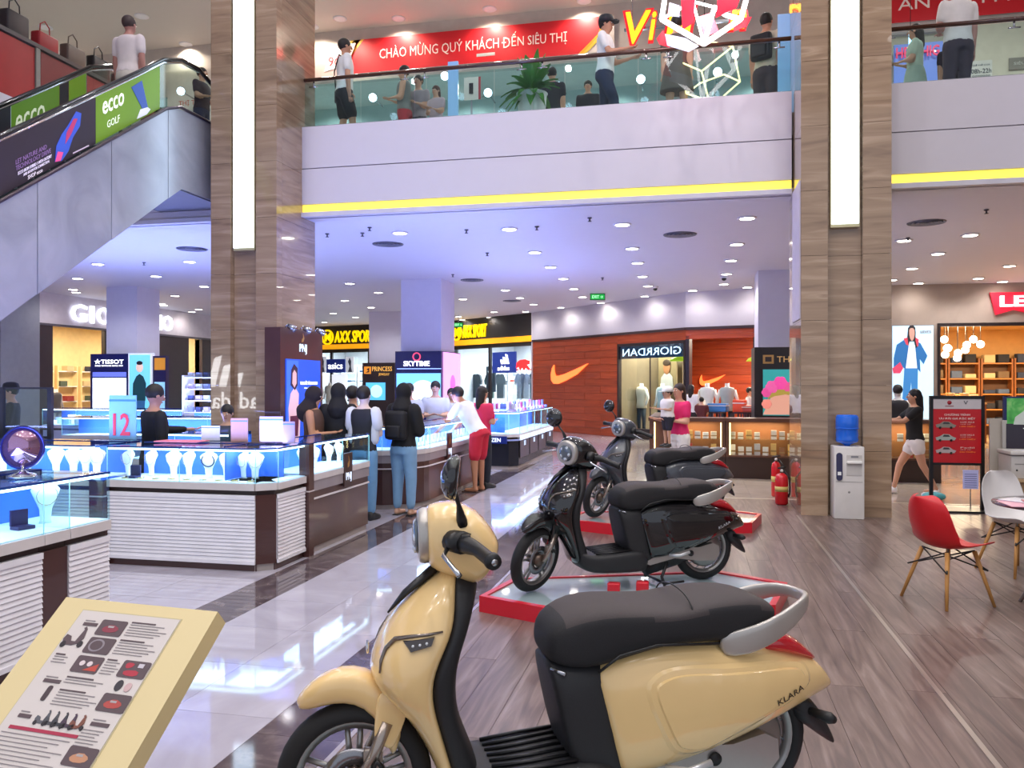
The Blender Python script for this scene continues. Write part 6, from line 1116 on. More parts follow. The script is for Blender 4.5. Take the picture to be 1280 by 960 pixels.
t = thing('bakery_poster', 'pale wall poster with a red clad figure and slanted ribbon at the upper left', 'poster', (-12.0, 16.95, 7.4)); obj('panel', B(0, 3.4, -.02, 0, 0, 1.5, M('cfc4b8', .5)), t); obj('ribbon_print', MB().prism([(2.6, 0), (2.75, 0), (3.3, 1.5), (3.1, 1.5)], -.03, -.02, M('e0a020', .5)), t); obj('figure_print', MB().prism([(1.9, .1), (2.5, .1), (2.6, .55), (2.35, .75), (2.3, .95), (2.1, .95), (2.05, .75), (1.8, .6)], -.03, -.02, M('c8302a', .5)), t); obj('face_print', MB().ball((2.2, -.02, 1.0), .14, M('d8a080', .6), 8, sy=.1), t); text('THỊ TRƯỜNG', 1.0, .18, M('b84a3c', .5), t, (.8, -.024, .75)); text('Mart', .5, .22, M('b84a3c', .5), t, (2.1, -.024, 1.3))
# supermarket letters and hanging neon cube
t = thing('neon_letters', 'yellow glowing letters with red outline partly hidden by the cube lamp', 'sign', (0, 15.2, 0)); YL = M('ffb820', .4, 0, 1.6); RD = M('e01c2c', .4, 0, .7)
for ch, px_, py_, h_, w_ in (('V', 798, 36, .58, .46), ('i', 816, 34, .50, .14), ('M', 850, 30, .50, .50), ('a', 872, 34, .34, .30), ('r', 888, 32, .34, .2), ('t', 905, 28, .42, .2), ('n', 922, 26, .34, .3)):
    if ch in 'art': continue
    p = atY(px_, py_, 15.2); text(ch, w_ * 1.25, h_ * 1.2, RD, t, (p.x, .0, p.z), depth=.03, bold=.09, name='letter_outline', shear=.2); text(ch, w_, h_, YL, t, (p.x, -.04, p.z), depth=.05, bold=.03, name='letter', shear=.2)
obj('support_bar', B(atY(780, 30, 15.2).x, atY(935, 30, 15.2).x, .04, .08, 8.15, 8.2, MET), t)
for px_ in (790, 925): x = atY(px_, 30, 15.2).x; obj('hanger', MB().tube([(x, .06, 8.2), (x, .06, 9.5)], .01, MET, 6), t)
def hexwire(t, c, r, rad, m, nm, rot=0, skip=(), squash=1.0):
    c = Vector(c); V = [c + Vector((r * math.sin(a + rot), 0, r * math.cos(a + rot) * squash)) for a in [i * PI / 3 for i in range(6)]]
    Fc = [v + Vector((0, .35, 0)) for v in V]; F0 = c + Vector((0, -.28 * r / .6, -.02)); E_ = [(V[i], V[(i + 1) % 6]) for i in range(6)] + [(F0, V[i]) for i in (1, 3, 5)]; Bk = c + Vector((0, .55 * r / .6, .05)); E_ += [(Bk, V[i]) for i in (0, 2, 4)]
    for k, (a, b) in enumerate(E_):
        if k in skip: continue
        obj(nm, MB().tube([a, b], rad, m, 8), t)
    return V, F0
p = atY(878, 14, 10.6); t = thing('cube_lamp', 'large hanging cube lamp of glowing white tubes with red faces', 'lamp', p)
NW = M('fff4f4', .4, 0, 7)
def vx(px_, py_, dy): q = atY(px_, py_, 10.6 + dy); return q - p
cv = dict(F=vx(880, 55, -.35), L=vx(827, 24, -.1), U=vx(833, -14, .0), Q=vx(926, 24, -.1), W=vx(936, -12, .0), C=vx(893, 9, .35), T=vx(868, -40, -.2), A=vx(866, 2, .3), D=vx(908, 19, .25))
for a_, b2 in ('FL', 'FQ', 'FC', 'LU', 'QW', 'CA', 'LA', 'CD', 'DQ', 'UT', 'WT', 'FA'):
    obj('neon_tube', MB().tube([cv[a_], cv[b2]], .030 if a_ + b2 not in ('CA', 'FA', 'LA') else .018, NW, 8), t)
rf = M('e01830', .35, 0, .9); wf_ = M('cdd4f0', .3, 0, .35)
def face(P, m, nm, th=.012):
    P = [Vector(q) for q in P]; ctr = sum(P, Vector()) / len(P); q = [v.lerp(ctr, .10) for v in P]; n_ = len(q); nn = (q[1] - q[0]).cross(q[-1] - q[0]).normalized() * th; mb = MB(); mb.add([*q, *[v + nn for v in q]], [tuple(range(n_)), tuple(range(2 * n_ - 1, n_ - 1, -1))] + [(i, (i + 1) % n_, (i + 1) % n_ + n_, i + n_) for i in range(n_)], m); obj(nm, mb, t)
face([vx(850, -10, .1), vx(870, -10, .1), vx(868, 30, .1), vx(852, 40, .1)], rf, 'red_face'); face([vx(896, -6, .1), vx(930, -12, .1), vx(922, 10, .1), vx(893, 24, .1)], rf, 'red_face'); face([vx(872, 20, .2), vx(890, 14, .2), vx(900, 40, .2), vx(880, 48, .2)], M('f07080', .4, 0, .8), 'pink_face'); face([vx(820, 48, .2), vx(829, 36, .2), vx(838, 60, .2), vx(824, 56, .2)], rf, 'red_face'); face([vx(920, 22, .2), vx(941, 20, .2), vx(934, 34, .2), vx(916, 40, .2)], rf, 'red_face')
face([vx(829, 41, .1), vx(858, 47, .1), vx(876, 58, .1), vx(862, 66, .1), vx(832, 57, .1)], wf_, 'white_plate'); face([vx(836, 2, .15), vx(850, 6, .15), vx(850, 22, .15), vx(834, 20, .15)], wf_, 'white_plate')
obj('suspension_cable', MB().tube([cv['T'], (0, 0, 9.5 - p.z)], .01, BLK, 6), t)
light('POINT', (p.x, p.y + .1, p.z + .1), 25, (1, .6, .6), .2, name='cube_glow')
p = atY(884, 88, 11.85); t = thing('wire_reflection', 'yellow wire polyhedron at the glass railing, a reflection modelled as glowing tubes', 'lamp', p)
YW = M('ffe9a8', .4, 0, 2.2)
def vx(px_, py_, dy): q = atY(px_, py_, 11.85 + dy); return q - p
lv = dict(A=vx(847, 76, 0), B=vx(877, 89, -.25), C=vx(916, 58, 0), D=vx(925, 102, 0), E=vx(858, 117, 0), H=vx(886, 126, -.2), T=vx(880, 50, .2), J=vx(905, 93, .35), K=vx(875, 104, .35), M=vx(900, 124, .1))
for a_, b2 in ('AB', 'BC', 'AE', 'BH', 'CD', 'AT', 'CT', 'DJ', 'DM', 'EH', 'KJ', 'EK'): obj('wire_reflection_tube', MB().tube([lv[a_], lv[b2]], .011, YW, 8), t)  # reflection in the railing glass, modelled as glowing tubes
obj('suspension_cable', MB().tube([lv['T'], (0, 0, 9.5 - p.z)], .006, BLK, 5), t)  # cable added to hang the modelled reflection
# potted plant
p = atY(664, 140, 11.9); t = thing('potted_plant', 'large leafy green plant in a white pot behind the upper railing', 'plant', (p.x, 11.95, 5.2)); obj('pot', MB().lathe([(.15, 0), (.18, .25), (.225, .70), (.24, .72), (.21, .72), (.19, .66)], M('e6eaea', .3), n=24), t); obj('soil', MB().lathe([(.2, .66), (.2, .68)], M('4a382c', .9), n=20), t)
rn = random.Random(3); LM = M('3f7f2c', .5, noise=.2, scale=5)
for k in range(58):
    a = rn.uniform(0, 2 * PI); el = rn.uniform(-.1, 1.35); L_ = rn.uniform(.30, .50) + max(0, el) * .17; w_ = rn.uniform(.05, .085); d = Vector((math.cos(a) * math.cos(el), math.sin(a) * math.cos(el), math.sin(el))); sd = d.cross(Vector((0, 0, 1))).normalized(); mb = MB(); vs = []; N = 7
    for i in range(N):
        u = i / (N - 1); c = Vector((0, 0, .74)) + d * L_ * u + Vector((0, 0, -.30 * u * u * math.cos(el))); ww = w_ * math.sin(PI * min(.98, u * .9 + .08)) if u > .25 else .008; vs += [c - sd * ww + Vector((0, 0, .012)), c - Vector((0, 0, .008)), c + sd * ww + Vector((0, 0, .012))]
    mb.add(vs, [(i * 3 + j, i * 3 + j + 1, i * 3 + j + 4, i * 3 + j + 3) for i in range(N - 1) for j in (0, 1)], LM, True); obj('leaf', mb, t, fix=False)
p = atY(704, 138, 16); 
for px_, Y, w_, h_, txt, lb, z in ((589, 14.8, .28, .42, '1', 'small white counter sign with the number 1 behind the upper railing', 7.15), (607, 16.85, .4, .06, None, 'small pale strip sign under the long red banner', 8.62)):
    p = atY(px_, 138, Y); t = thing('small_sign', lb, 'sign', (p.x, Y, z - h_ / 2)); obj('board', B(-w_ / 2, w_ / 2, 0, .02, 0, h_, M('d8dcd8', .5)), t)
    if txt: text(txt, .08, .2, M('22242a', .5), t, (0, -.004, h_ / 2)); obj('edge', B(w_ / 2, w_ / 2 + .04, 0, .02, 0, h_, M('a83040', .5)), t)
    if txt: obj('post', B(-.015, .015, .02, .04, -(z - h_ / 2 - 5.2), 0, MET), t)
    else: obj('hanger', B(-.01, .01, .02, .10, h_ * .3, h_ * .6, MET), t)
# ceiling light reflections behind the railing, modelled as glowing balls on arms
for px_, py_ in ((466, 122), (610, 116), (699, 108), (801, 99), (897, 90), (556, 95), (226, 114)):
    p = atY(px_, py_, 16.4); t = thing('reflected_light_dot', 'bright round dot behind the upper railing, a ceiling light reflection modelled as a glowing ball', 'lamp', p, 0, 'modelled ceiling light reflections on the upper floor'); obj('lamp_face', MB().ball((0, 0, 0), .085, M('dce6ff', .4, 0, 9), 8), t); obj('arm', MB().tube([(0, .05, 0), (0, .62, 0)], .015, MET, 6), t)
# right part of upper floor
r = root('wall_back.003', (0, 0, 0)); obj('blue_panel', B(atY(1117, 60, 16.9).x, atY(1186, 60, 16.9).x, 16.86, 16.9, 5.2, 8.1, M('6a86d8', .4, 0, .35)), r); obj('cream_panel', B(atY(1187, 60, 16.9).x, 11.8, 16.86, 16.9, 5.2, 8.4, M('d8d0b8', .5)), r)
t = thing('service_sign', 'red and purple glowing letters on the blue wall at the upper right', 'sign', (0, 16.8, 0)); a = atY(1120, 67, 16.8); b_ = atY(1174, 67, 16.8); text('HERSHIG', b_.x - a.x, .2, M('d8305c', .4, 0, .9), t, ((a.x + b_.x) / 2, 0, a.z), depth=.03, bold=.03)
obj('mount_rail', B(a.x, b_.x, .03, .06, a.z - .02, a.z + .02, MET), t)
p = atY(1138, 50, 14); t = thing('hanging_tube_lamp', 'short pale blue tube lamp hanging at the upper right', 'lamp', p); obj('tube', MB().tube([(0, 0, -.12), (0, 0, .12)], .025, M('a8e0ff', .4, 0, 4), 8), t); obj('cap', MB().tube([(0, 0, -.15), (0, 0, -.11)], .05, M('e8d8a0', .4, 0, 1), 8), t); obj('cord', MB().tube([(0, 0, .12), (0, 0, 9.5 - p.z)], .005, BLK, 5), t)
a = atY(1213, 76, 16.8); b_ = atY(1241, 96, 16.8); t = thing('opening_hours_sign', 'pale wall sign with the opening hours at the upper right', 'sign', (a.x, 16.84, b_.z)); W_ = b_.x - a.x; H_ = a.z - b_.z; obj('board', B(0, W_, -.015, 0, 0, H_, M('e0dcd0', .5)), t); text('08h-22h', W_ * .9, H_ * .26, M('3a4048', .5), t, (W_ / 2, -.02, H_ * .4)); text('GIỜ MỞ CỬA', W_ * .8, H_ * .12, M('7a8088', .5), t, (W_ / 2, -.02, H_ * .75)); text('ooooooo', W_ * .8, H_ * .1, M('5a6068', .5), t, (W_ / 2, -.02, H_ * .12))
a = atY(1262, 80, 16.8); t = thing('grey_wall_plate', 'small grey plate on the cream wall at the upper right edge', 'plaque', (a.x, 16.85, a.z - .1)); obj('plate', B(0, .55, -.02, 0, 0, .22, M('8a8478', .5)), t); text('SIÊU THỊ', .4, .08, M('d8d4c8', .5), t, (.28, -.024, .11))
# bag display upper left
t = thing('bag_display', 'long display stand with red backing panels at the upper left', 'display stand', (-9.62, 9.0, 5.2)); obj('top_board', B(-.35, .05, -1.5, 5.4, 1.44, 1.50, M('4a4446', .4)), t)
for k in range(7):
    y = -1.4 + k * .96; obj('red_panel', B(-.05, .02, y + .02, y + .86, .1, 1.42, M(('a81420', '7a1420')[k % 2], .4)), t); obj('divider', B(-.05, .04, y + .87, y + .95, 0, 1.44, M('8f8f88', .5)), t)
for k in range(8):
    y = 9.0 + k * .58 ; c = ('2a2428', 'a81c30', '3a3438', 'b0242e', '6a5a50', '241f22', '2c2a30', '8a2838')[k]; g = thing('handbag', ('black', 'crimson', 'charcoal', 'bright red', 'taupe', 'dark brown', 'blue black', 'wine red')[k] + ' handbag standing on the upper left display, number %d from the near end' % (k + 1), 'handbag', (-9.75, y, 6.70), PI / 2)
    g['label'] = ('black', 'crimson', 'charcoal', 'bright red', 'taupe', 'dark brown', 'blue black', 'wine red')[k] + ' handbag on top of the upper left display stand'
    hh = .28 + .04 * (k % 3); obj('bag_body', MB().bbox(-.2, .2, -.08, .08, 0, hh, M(c, .5), .03), g); obj('handle', MB().tube([(-.10 + .0, 0, hh), (-.09, 0, hh + .14), (0, 0, hh + .21), (.09, 0, hh + .14), (.10, 0, hh)], .010, M(c, .4), 6), g)
# ================================================================ RIGHT FOREGROUND
p = G(1052, 651); cx = p.x; t = thing('water_dispenser', 'white water dispenser with a blue bottle in the recess of the wide stone pillar', 'water dispenser', (1.815, 10.30, 0))
WD_ = M('dcd8d4', .3); W2_ = .17
obj('cabinet', MB().bbox(-W2_, W2_, -.02, .28, .0, .86, WD_, .015), t, sharp=40); obj('control_panel', MB().prism([(-.11 + .035 * math.cos(a), .62 + (.13 if math.sin(a) > 0 else -.13) + .035 * math.sin(a)) for a in [2 * PI * i / 24 for i in range(24)]], -.03, -.018, M('3a3a5a', .2)), t); obj('tap_recess', B(-.03, .14, -.025, -.018, .52, .76, M('c8c4c0', .3)), t)
obj('tap_shelf', MB().bbox(-.03, .14, -.06, -.02, .66, .69, M('f0eeea', .3), .005), t); obj('label_print', B(.02, .10, -.028, -.024, .73, .75, M('7a7a80', .5)), t); obj('indicator_card', B(-.13, -.09, -.034, -.03, .52, .56, M('f0f0f0', .4)), t); obj('door_line', B(-.15, .15, -.023, -.018, .44, .444, M('8a8684', .5)), t); obj('mark', MB().ball((0, -.02, .32), .014, M('8a8684', .4), 6, sy=.3), t)
BT = M('1560d0', .12, 0, .12, .5); bt = thing('water_bottle', 'translucent blue water bottle upturned on the dispenser', 'bottle', (1.815, 10.42, .86)); obj('bottle_body', MB().lathe([(.03, 0), (.05, .02), (.125, .05), (.13, .08), (.125, .10), (.13, .13), (.122, .20), (.13, .22), (.13, .34), (.115, .37), (.05, .375)], BT, n=24), bt); obj('rib', MB().lathe([(.128, .2), (.136, .21), (.128, .22)], BT, n=24), bt)
def extinguisher(x, y, label, h=.5, r=.075):
    t = thing('fire_extinguisher', label, 'fire extinguisher', (x, y, 0)); rd = M('d0141f', .25, 0, 0, .4); obj('cylinder', MB().lathe([(r * .8, 0), (r, .02), (r, h - .08), (r * .8, h - .03), (r * .3, h), (.001, h)], rd, n=18), t); obj('valve', MB().tube([(0, 0, h), (0, 0, h + .05)], .02, BLK, 8).tube([(-.05, 0, h + .06), (.06, 0, h + .08)], .012, BLK, 6), t)
    obj('hose', MB().tube([(.03, 0, h + .03), (.10, -.03, h - .06), (.10, -.04, h * .4), (.085, -.03, h * .25)], .012, BLK, 8), t); obj('label_print', MB().lathe([(r + .001, h * .42), (r + .001, h * .58)], M('d8c070', .5), n=18), t); obj('gauge', MB().lathe([(.02, -.03), (.02, -.02)], M('e8e4e0', .4), (0, 0, h + .03), 'y', 12), t); return t
extinguisher(G(978, 632).x, G(978, 632).y + .1, 'taller red fire extinguisher in front, at the left foot of the wide stone pillar', .42, .085); extinguisher(G(971, 622).x, G(971, 622).y + .12, 'second red fire extinguisher standing just behind the front one', .50, .065)
# red chair, white chairs
def shell_chair(x, y, rz, col, label, wood='c08a4a'):
    t = thing('shell_chair', label, 'chair', (x, y, 0), rz); m = M(col, .35); N = 12; prof = [(-.235, .435, .19), (-.22, .452, .215), (-.10, .435, .235), (.02, .425, .235), (.12, .435, .23), (.19, .49, .225), (.225, .58, .222), (.25, .68, .21), (.268, .77, .18), (.275, .825, .12), (.276, .835, .06)]
    mb = MB(); vs = []; fs = []
    for side in (0, 1):
        for i, (yy, zz, w_) in enumerate(prof):
            for k in range(N + 1):
                u = -1 + 2 * k / N; cup = (.055 * u * u if i < 6 else .05 * u * u * .3); bk = -(.09 * u * u) if i >= 5 else 0; th = .010 * side
                vs.append((u * w_, yy + bk + (th if i >= 5 else 0), zz + cup - (th if i < 6 else 0)))
    n1 = len(prof) * (N + 1)
    for i in range(len(prof) - 1):
        for k in range(N): a = i * (N + 1) + k; fs += [(a, a + 1, a + N + 2, a + N + 1), (n1 + a, n1 + a + N + 1, n1 + a + N + 2, n1 + a + 1)]
    bd = [k for k in range(N + 1)] + [i * (N + 1) + N for i in range(1, len(prof))] + [(len(prof) - 1) * (N + 1) + k for k in range(N - 1, -1, -1)] + [i * (N + 1) for i in range(len(prof) - 2, 0, -1)]
    for i in range(len(bd)): a, b = bd[i], bd[(i + 1) % len(bd)]; fs.append((a, n1 + a, n1 + b, b))
    mb.add(vs, fs, m, True); obj('seat_shell', mb, t, 1)
    WM = M(wood, .5); F_ = [(-.22, -.20), (.22, -.20), (-.22, .22), (.22, .22)]
    tp = [(-.12, -.12), (.12, -.12), (-.12, .12), (.12, .12)]
    for (a, b), (c, d) in zip(F_, tp): obj('leg', MB().tube([(c, d, .41), (a, b, 0.0)], [.017, .011], WM, 10), t)
    br = MB(); P_ = [Vector((a * .68 + c * .32, b * .68 + d * .32, .27)) for (a, b), (c, d) in zip(F_, tp)]; Q_ = [Vector((c, d, .415)) for c, d in tp]
    for i, j in ((0, 3), (3, 0), (1, 2), (2, 1), (0, 1), (1, 0), (2, 3), (3, 2)): br.tube([P_[i], Q_[j]], .006, BLK, 6)
    obj('wire_brace', br, t); return t
rc_ = shell_chair(1.84, 6.56, R(118), 'c8141e', 'red moulded shell chair with wooden legs facing the table'); rc_.scale = (1, 1, .94)
c2 = G(1262, 715); shell_chair(c2.x + .06, c2.y, R(25), 'd8d4d2', 'white moulded shell chair with wooden legs behind the round table')
c3 = G(1310, 720); shell_chair(c3.x + .45, c3.y + .35, R(-30), 'cfcbca', 'second white shell chair at the very right edge beyond the round table')
tc = G(1310, 630, .75); t = thing('round_table', 'round glass topped table with crossed metal legs at the right edge', 'table', (tc.x + .06, tc.y, 0)); obj('table_top', MB().lathe([(.001, .735), (.40, .735), (.405, .742), (.405, .752), (.40, .756), (.001, .756)], M('6a5a62', .12, 0, 0, .6), n=40), t)
for k in range(4):
    a = R(40 + 90 * k); obj('leg', MB().tube([(.26 * math.cos(a), .26 * math.sin(a), 0), (-.20 * math.cos(a) * .6, -.20 * math.sin(a) * .6, .735)], .013, M('c9c2bc', .25, .8), 8).tube([(.26 * math.cos(a) + .05, .26 * math.sin(a), 0), (-.20 * math.cos(a) * .6 + .04, -.20 * math.sin(a) * .6, .735)], .010, M('8a8078', .25, .8), 8), t)
for k in range(5): o = tag(obj('brochure', MB().bbox(-.105, .105, -.15, .15, 0, .006, M(('e0a8b8', 'd8d8e0', 'b84a5c', 'e8d8c8', '8a5a8c')[k], .3), .002)), ('pink', 'pale', 'crimson', 'cream', 'purple')[k] + ' brochure lying on the round glass table', 'brochure'); o.location = (tc.x - .22 + k * .09, tc.y - .12 + (k % 2) * .12, .757 + k * .007); o.rotation_euler = (0, 0, k * .7)
# programme board
a = G(1166, 638); b_ = G(1226, 640); W_ = .56; t = thing('promotion_board', 'black framed red promotional board with three car pictures on a stand', 'sign board', ((a.x + b_.x) / 2, (a.y + b_.y) / 2 - .0, 0), R(3)); W2_ = .30
FK = M('1c1c20', .35, .3); zt = 1.6 - 15 * 10.1 / 1020; zb_ = 1.6 - 103 * 10.1 / 1020
for x in (-W2_, W2_): obj('upright', B(x - .02, x + .02, -.02, .02, 0.02, zt, FK), t)
obj('frame_rail', B(-W2_, W2_, -.02, .02, zt - .04, zt, FK), t); obj('frame_rail', B(-W2_, W2_, -.02, .02, zb_, zb_ + .03, FK), t); obj('base', B(-W2_ - .02, W2_ + .02, -.18, .18, 0, .025, FK), t); obj('red_sheet', B(-W2_ + .02, W2_ - .02, -.012, 0, zb_ + .03, zt - .04, M('c01420', .35)), t); obj('header', B(-W2_ + .02, W2_ - .02, -.015, -.012, zt - .165, zt - .04, M('c9c2c4', .4)), t)
text('CHƯƠNG TRÌNH', .30, .030, M('f0d8d0', .5), t, (0, -.014, zt - .235), bold=.02); text('ƯU ĐÃI GIÁ ĐẶC BIỆT', .42, .036, M('f0d8d0', .5), t, (0, -.014, zt - .285), bold=.02); obj('round_logo', MB().lathe([(.026, -.003), (.026, 0)], M('a01828', .5), (-.09, -.015, zt - .085), 'y', 18), t); text('V', .05, .045, M('3a3a40', .5), t, (.10, -.016, zt - .085)); obj('logo_text', B(-.14, -.04, -.018, -.015, zt - .135, zt - .125, M('8a4048', .5)), t)
for k in range(3):
    z = zt - .40 - k * .16; cc = ('8a8478', 'a8b0a8', 'b8a8a8')[k]; obj('car_print', MB().prism([(-.24, z), (-.03, z), (-.01, z + .03), (-.05, z + .045), (-.09, z + .075), (-.16, z + .078), (-.20, z + .05), (-.25, z + .035)], -.016, -.012, M(cc, .4)), t); obj('car_window_print', MB().prism([(-.17, z + .045), (-.08, z + .045), (-.10, z + .068), (-.155, z + .07)], -.018, -.016, M('3a3a3c', .3)), t)
    for x in (-.20, -.07): obj('car_wheel_print', MB().lathe([(.016, -.002), (.016, 0)], M('22201f', .4), (x, -.0165, z), 'y', 12), t)
    text(('LUX A2.0', 'LUX SA2.0', 'Fadil')[k], .16, .018, M('e8c8c0', .5), t, (.12, -.014, z + .07)); text('CHỈ TỪ', .12, .012, M('e8b8a8', .5), t, (.10, -.014, z + .045)); text(('1.099 TRIỆU', '1.499 TRIỆU', '394 TRIỆU')[k], .18, .024, M('e8782a', .5, 0, .2), t, (.12, -.014, z + .015), bold=.02)
t2 = thing('notice_sheet', 'small lilac printed notice under the promotional board', 'notice', (t.location.x + .17, t.location.y + .03, .30)); obj('sheet', B(-.09, .09, 0, .004, -.02, .22, M('b4b4e0', .5, 0, .15)), t2)
for k in range(7): obj('text_line', B(-.07, .07, -.003, 0, .0 + k * .027, .008 + k * .027, M('6a6aa0', .5)), t2)
obj('peg', B(-.005, .005, .004, .02, -.30, .2, MET), t2)
# service desk at the right edge
t = thing('wooden_desk', 'light wooden desk unit at the right edge carrying the printer', 'desk', (4.85, 9.1, 0)); d0 = G(1229, 652); d0.x += .27; t.location = (d0.x, d0.y, 0)
WDK = streaky('desk_wood', [(.2, '8a6a48'), (.6, 'a07e58'), (.85, 'b08e66')], (2, 2, 14), .4, .04, .8)
obj('side', B(0, .03, 0, .6, .05, .47, WDK), t); obj('front', B(.03, 1.6, .02, .05, .05, .47, WDK), t); obj('desk_top', B(-.02, 1.62, -.02, .62, .47, .50, M('b89a74', .35)), t)
for x in (.05, 1.5): obj('foot', B(x, x + .05, .04, .55, 0, .05, BLK), t)
q = thing('printer', 'pale grey office printer standing on the wooden desk', 'printer', (d0.x + .04, d0.y + .05, .50)); PG = M('bdb9b4', .4)
obj('case', MB().bbox(0, .52, 0, .42, 0, .27, PG, .02), q, sharp=40); obj('scanner_lid', MB().bbox(-.01, .53, -.02, .43, .275, .32, M('cbc7c2', .4), .01), q); obj('paper_slot', B(.22, .46, -.006, .0, .035, .075, M('4a4a4c', .5)), q); obj('tray_line', B(.04, .48, -.004, 0, .17, .176, M('7a7876', .5)), q); obj('handle', B(.17, .27, -.01, 0, .19, .205, M('8f8c88', .5)), q); obj('button', MB().lathe([(.01, -.004), (.01, 0)], BLK, (.06, 0, .1), 'y', 10), q)
for k in range(2): s_ = tag(obj('paper_sheet', MB().bbox(0, .21, 0, .14, 0, .004, WHITE, .001)), ('left', 'right')[k] + ' white paper lying on the printer lid', 'paper'); s_.location = (d0.x + .08 + k * .26, d0.y + .08, .822); s_.rotation_euler = (0, 0, .3 * k)
q = thing('monitor', 'dark screened monitor in a pale frame standing behind the printer', 'monitor', (d0.x + .10, d0.y + .50, .50)); 
obj('bezel', MB().bbox(0, .62, 0, .04, .22, .66, M('a8a49e', .4), .008), q); obj('screen', B(.04, .58, -.004, 0, .26, .62, M('2c2430', .12, 0, .03)), q); obj('stand_foot', MB().bbox(.2, .42, -.06, .09, 0, .015, PG, .005), q); obj('stand_neck', B(.28, .34, .03, .05, .01, .3, PG), q)
q = thing('pale_partition', 'pale panel standing left of the monitor on the desk', 'panel', (d0.x - .02, d0.y + .56, .50)); obj('panel', B(0, .16, 0, .03, 0, .68, M('b0a79c', .5)), q); obj('edge', B(.155, .165, -.003, .033, 0, .68, MET), q)
a = G(1255, 480 + 1020 * 1.6 / 9.9); z0 = .98; z1 = 1.6 - 16 * 9.7 / 1020; t = thing('green_poster', 'bright green backlit poster board with a pale car at the right edge', 'poster', (a.x, a.y, 0)); obj('frame', MB().box(0, .9, 0, .05, z0, z1, M('1e2a5c', .4)).box(.05, .09, .0, .05, 0, z0, FK).box(.8, .84, .0, .05, 0, z0, FK), t); obj('foot', B(0, .9, -.15, .2, 0, .03, FK), t); obj('lit_face', B(.03, .87, -.008, 0, z0 + .02, z1 - .02, streaky('green_print', [(.3, '2f8a3c'), (.5, '58b85a'), (.7, 'a8dc8a')], (5, 5, 5), .4, 0, 1)), t)
obj('car_print', MB().prism([(.10, z0 + .13), (.55, z0 + .13), (.55, z0 + .22), (.42, z0 + .3), (.22, z0 + .3), (.12, z0 + .22)], -.014, -.008, M('cfd8cf', .4)), t); text('VF', .2, .06, M('e8f4e8', .4), t, (.3, -.012, z0 + .06))
t = tag(obj('teal_cloth', MB().ball((0, 0, .05), .13, M('5ab0b8', .8), 8, sx=1.2, sz=.45)), 'crumpled teal cloth on the floor behind the promotional board', 'cloth'); pc = G(1174, 628); t.location = (pc.x, pc.y + .25, 0.0)
# ================================================================ LECTERN SIGN, lower left
def camp(xc, zc, z): return Vector((zc * -CS + xc * CC, zc * CC + xc * CS, z))
TL = camp(-1.36, 2.49, .95); TR = camp(-.84, 2.33, .95); ex = (TR - TL).normalized(); dn = Vector((ex.y, -ex.x, 0)).normalized() * math.cos(R(40)) + Vector((0, 0, -math.sin(R(40)))); nrm = dn.cross(ex).normalized() if dn.cross(ex).z > 0 else ex.cross(dn).normalized()
rz = math.atan2(ex.y, ex.x); t = thing('info_stand', 'cream slanted information stand with scooter pictures in the lower left corner', 'information stand', (TL.x, TL.y, 0), rz)
RI = Matrix.Rotation(-rz, 3, 'Z'); Lw = (TR - TL).length; Ld = .85
X3 = Matrix(((1, 0, 0), tuple()[:0] or (0, 0, 0), (0, 0, 0))) if 0 else None
dl_ = RI @ dn; nl = RI @ nrm; o0 = Vector((0, 0, .95))
def lp(u, v, h=0): return o0 + Vector((u, 0, 0)) + dl_ * v + nl * h
def slab_(u0, u1, v0, v1, h0, h1, m, nm, par=None):
    mb = MB(); mb.add([lp(u, v, h) for h in (h0, h1) for v in (v0, v1) for u in (u0, u1)], [(0, 2, 3, 1), (4, 5, 7, 6), (0, 1, 5, 4), (2, 6, 7, 3), (0, 4, 6, 2), (1, 3, 7, 5)], m); return obj(nm, mb, par or t)
CB = M('dcc998', .4, noise=.01); slab_(0, Lw, 0, Ld, -.055, 0, CB, 'board'); slab_(.097, .442, .040, Ld - .06, 0, .003, M('d2c9c4', .35, noise=.01), 'paper_sheet'); slab_(.093, .446, .036, Ld - .056, 0, .0012, M('c0b490', .3), 'sheet_edge')
obj('post', B(Lw / 2 - .04, Lw / 2 + .04, -.30, -.22, 0.02, .66, CB), t); obj('foot', B(Lw / 2 - .22, Lw / 2 + .22, -.5, -.02, 0, .025, CB), t)
PX = Lw / .544; s0_ = .06
def pr_(nm, P, m, k=1): 
    mb = MB(); n = len(P); mb.add([lp(u, v, .004) for u, v in P] + [lp(u, v, .0045 + .0004 * k) for u, v in P], [list(range(n)), list(range(2 * n - 1, n - 1, -1))] + [(i, (i + 1) % n, n + (i + 1) % n, n + i) for i in range(n)], m); return obj(nm, mb, t)
def rect(nm, u, v, a, b, m, k=1): return pr_(nm, [(u, v), (u + a, v), (u + a, v + b), (u, v + b)], m, k)
DKP = M('5a4a4e', .5); TXT = M('8f8688', .5); REDP = M('b04a52', .5)
def mini(u, v, s, m, k=1):
    W_m = lambda P: [(u + a * s, v + b * s) for a, b in P]
    pr_('scooter_print', W_m([(.0, .55), (.05, .35), (.3, .42), (.42, .62), (.62, .62), (.70, .1), (.62, .02), (.70, -.05), (.80, .05), (.92, .45), (.80, .70), (.55, .80), (.1, .78)]), m, k)
    for cx_, cy_ in ((.15, .78), (.92, .72)): pr_('scooter_print', [(u + (cx_ + .12 * math.cos(a)) * s, v + (cy_ + .14 * math.sin(a)) * s) for a in [2 * PI * i / 12 for i in range(12)]], M('2e2a2e', .5), k + 1)
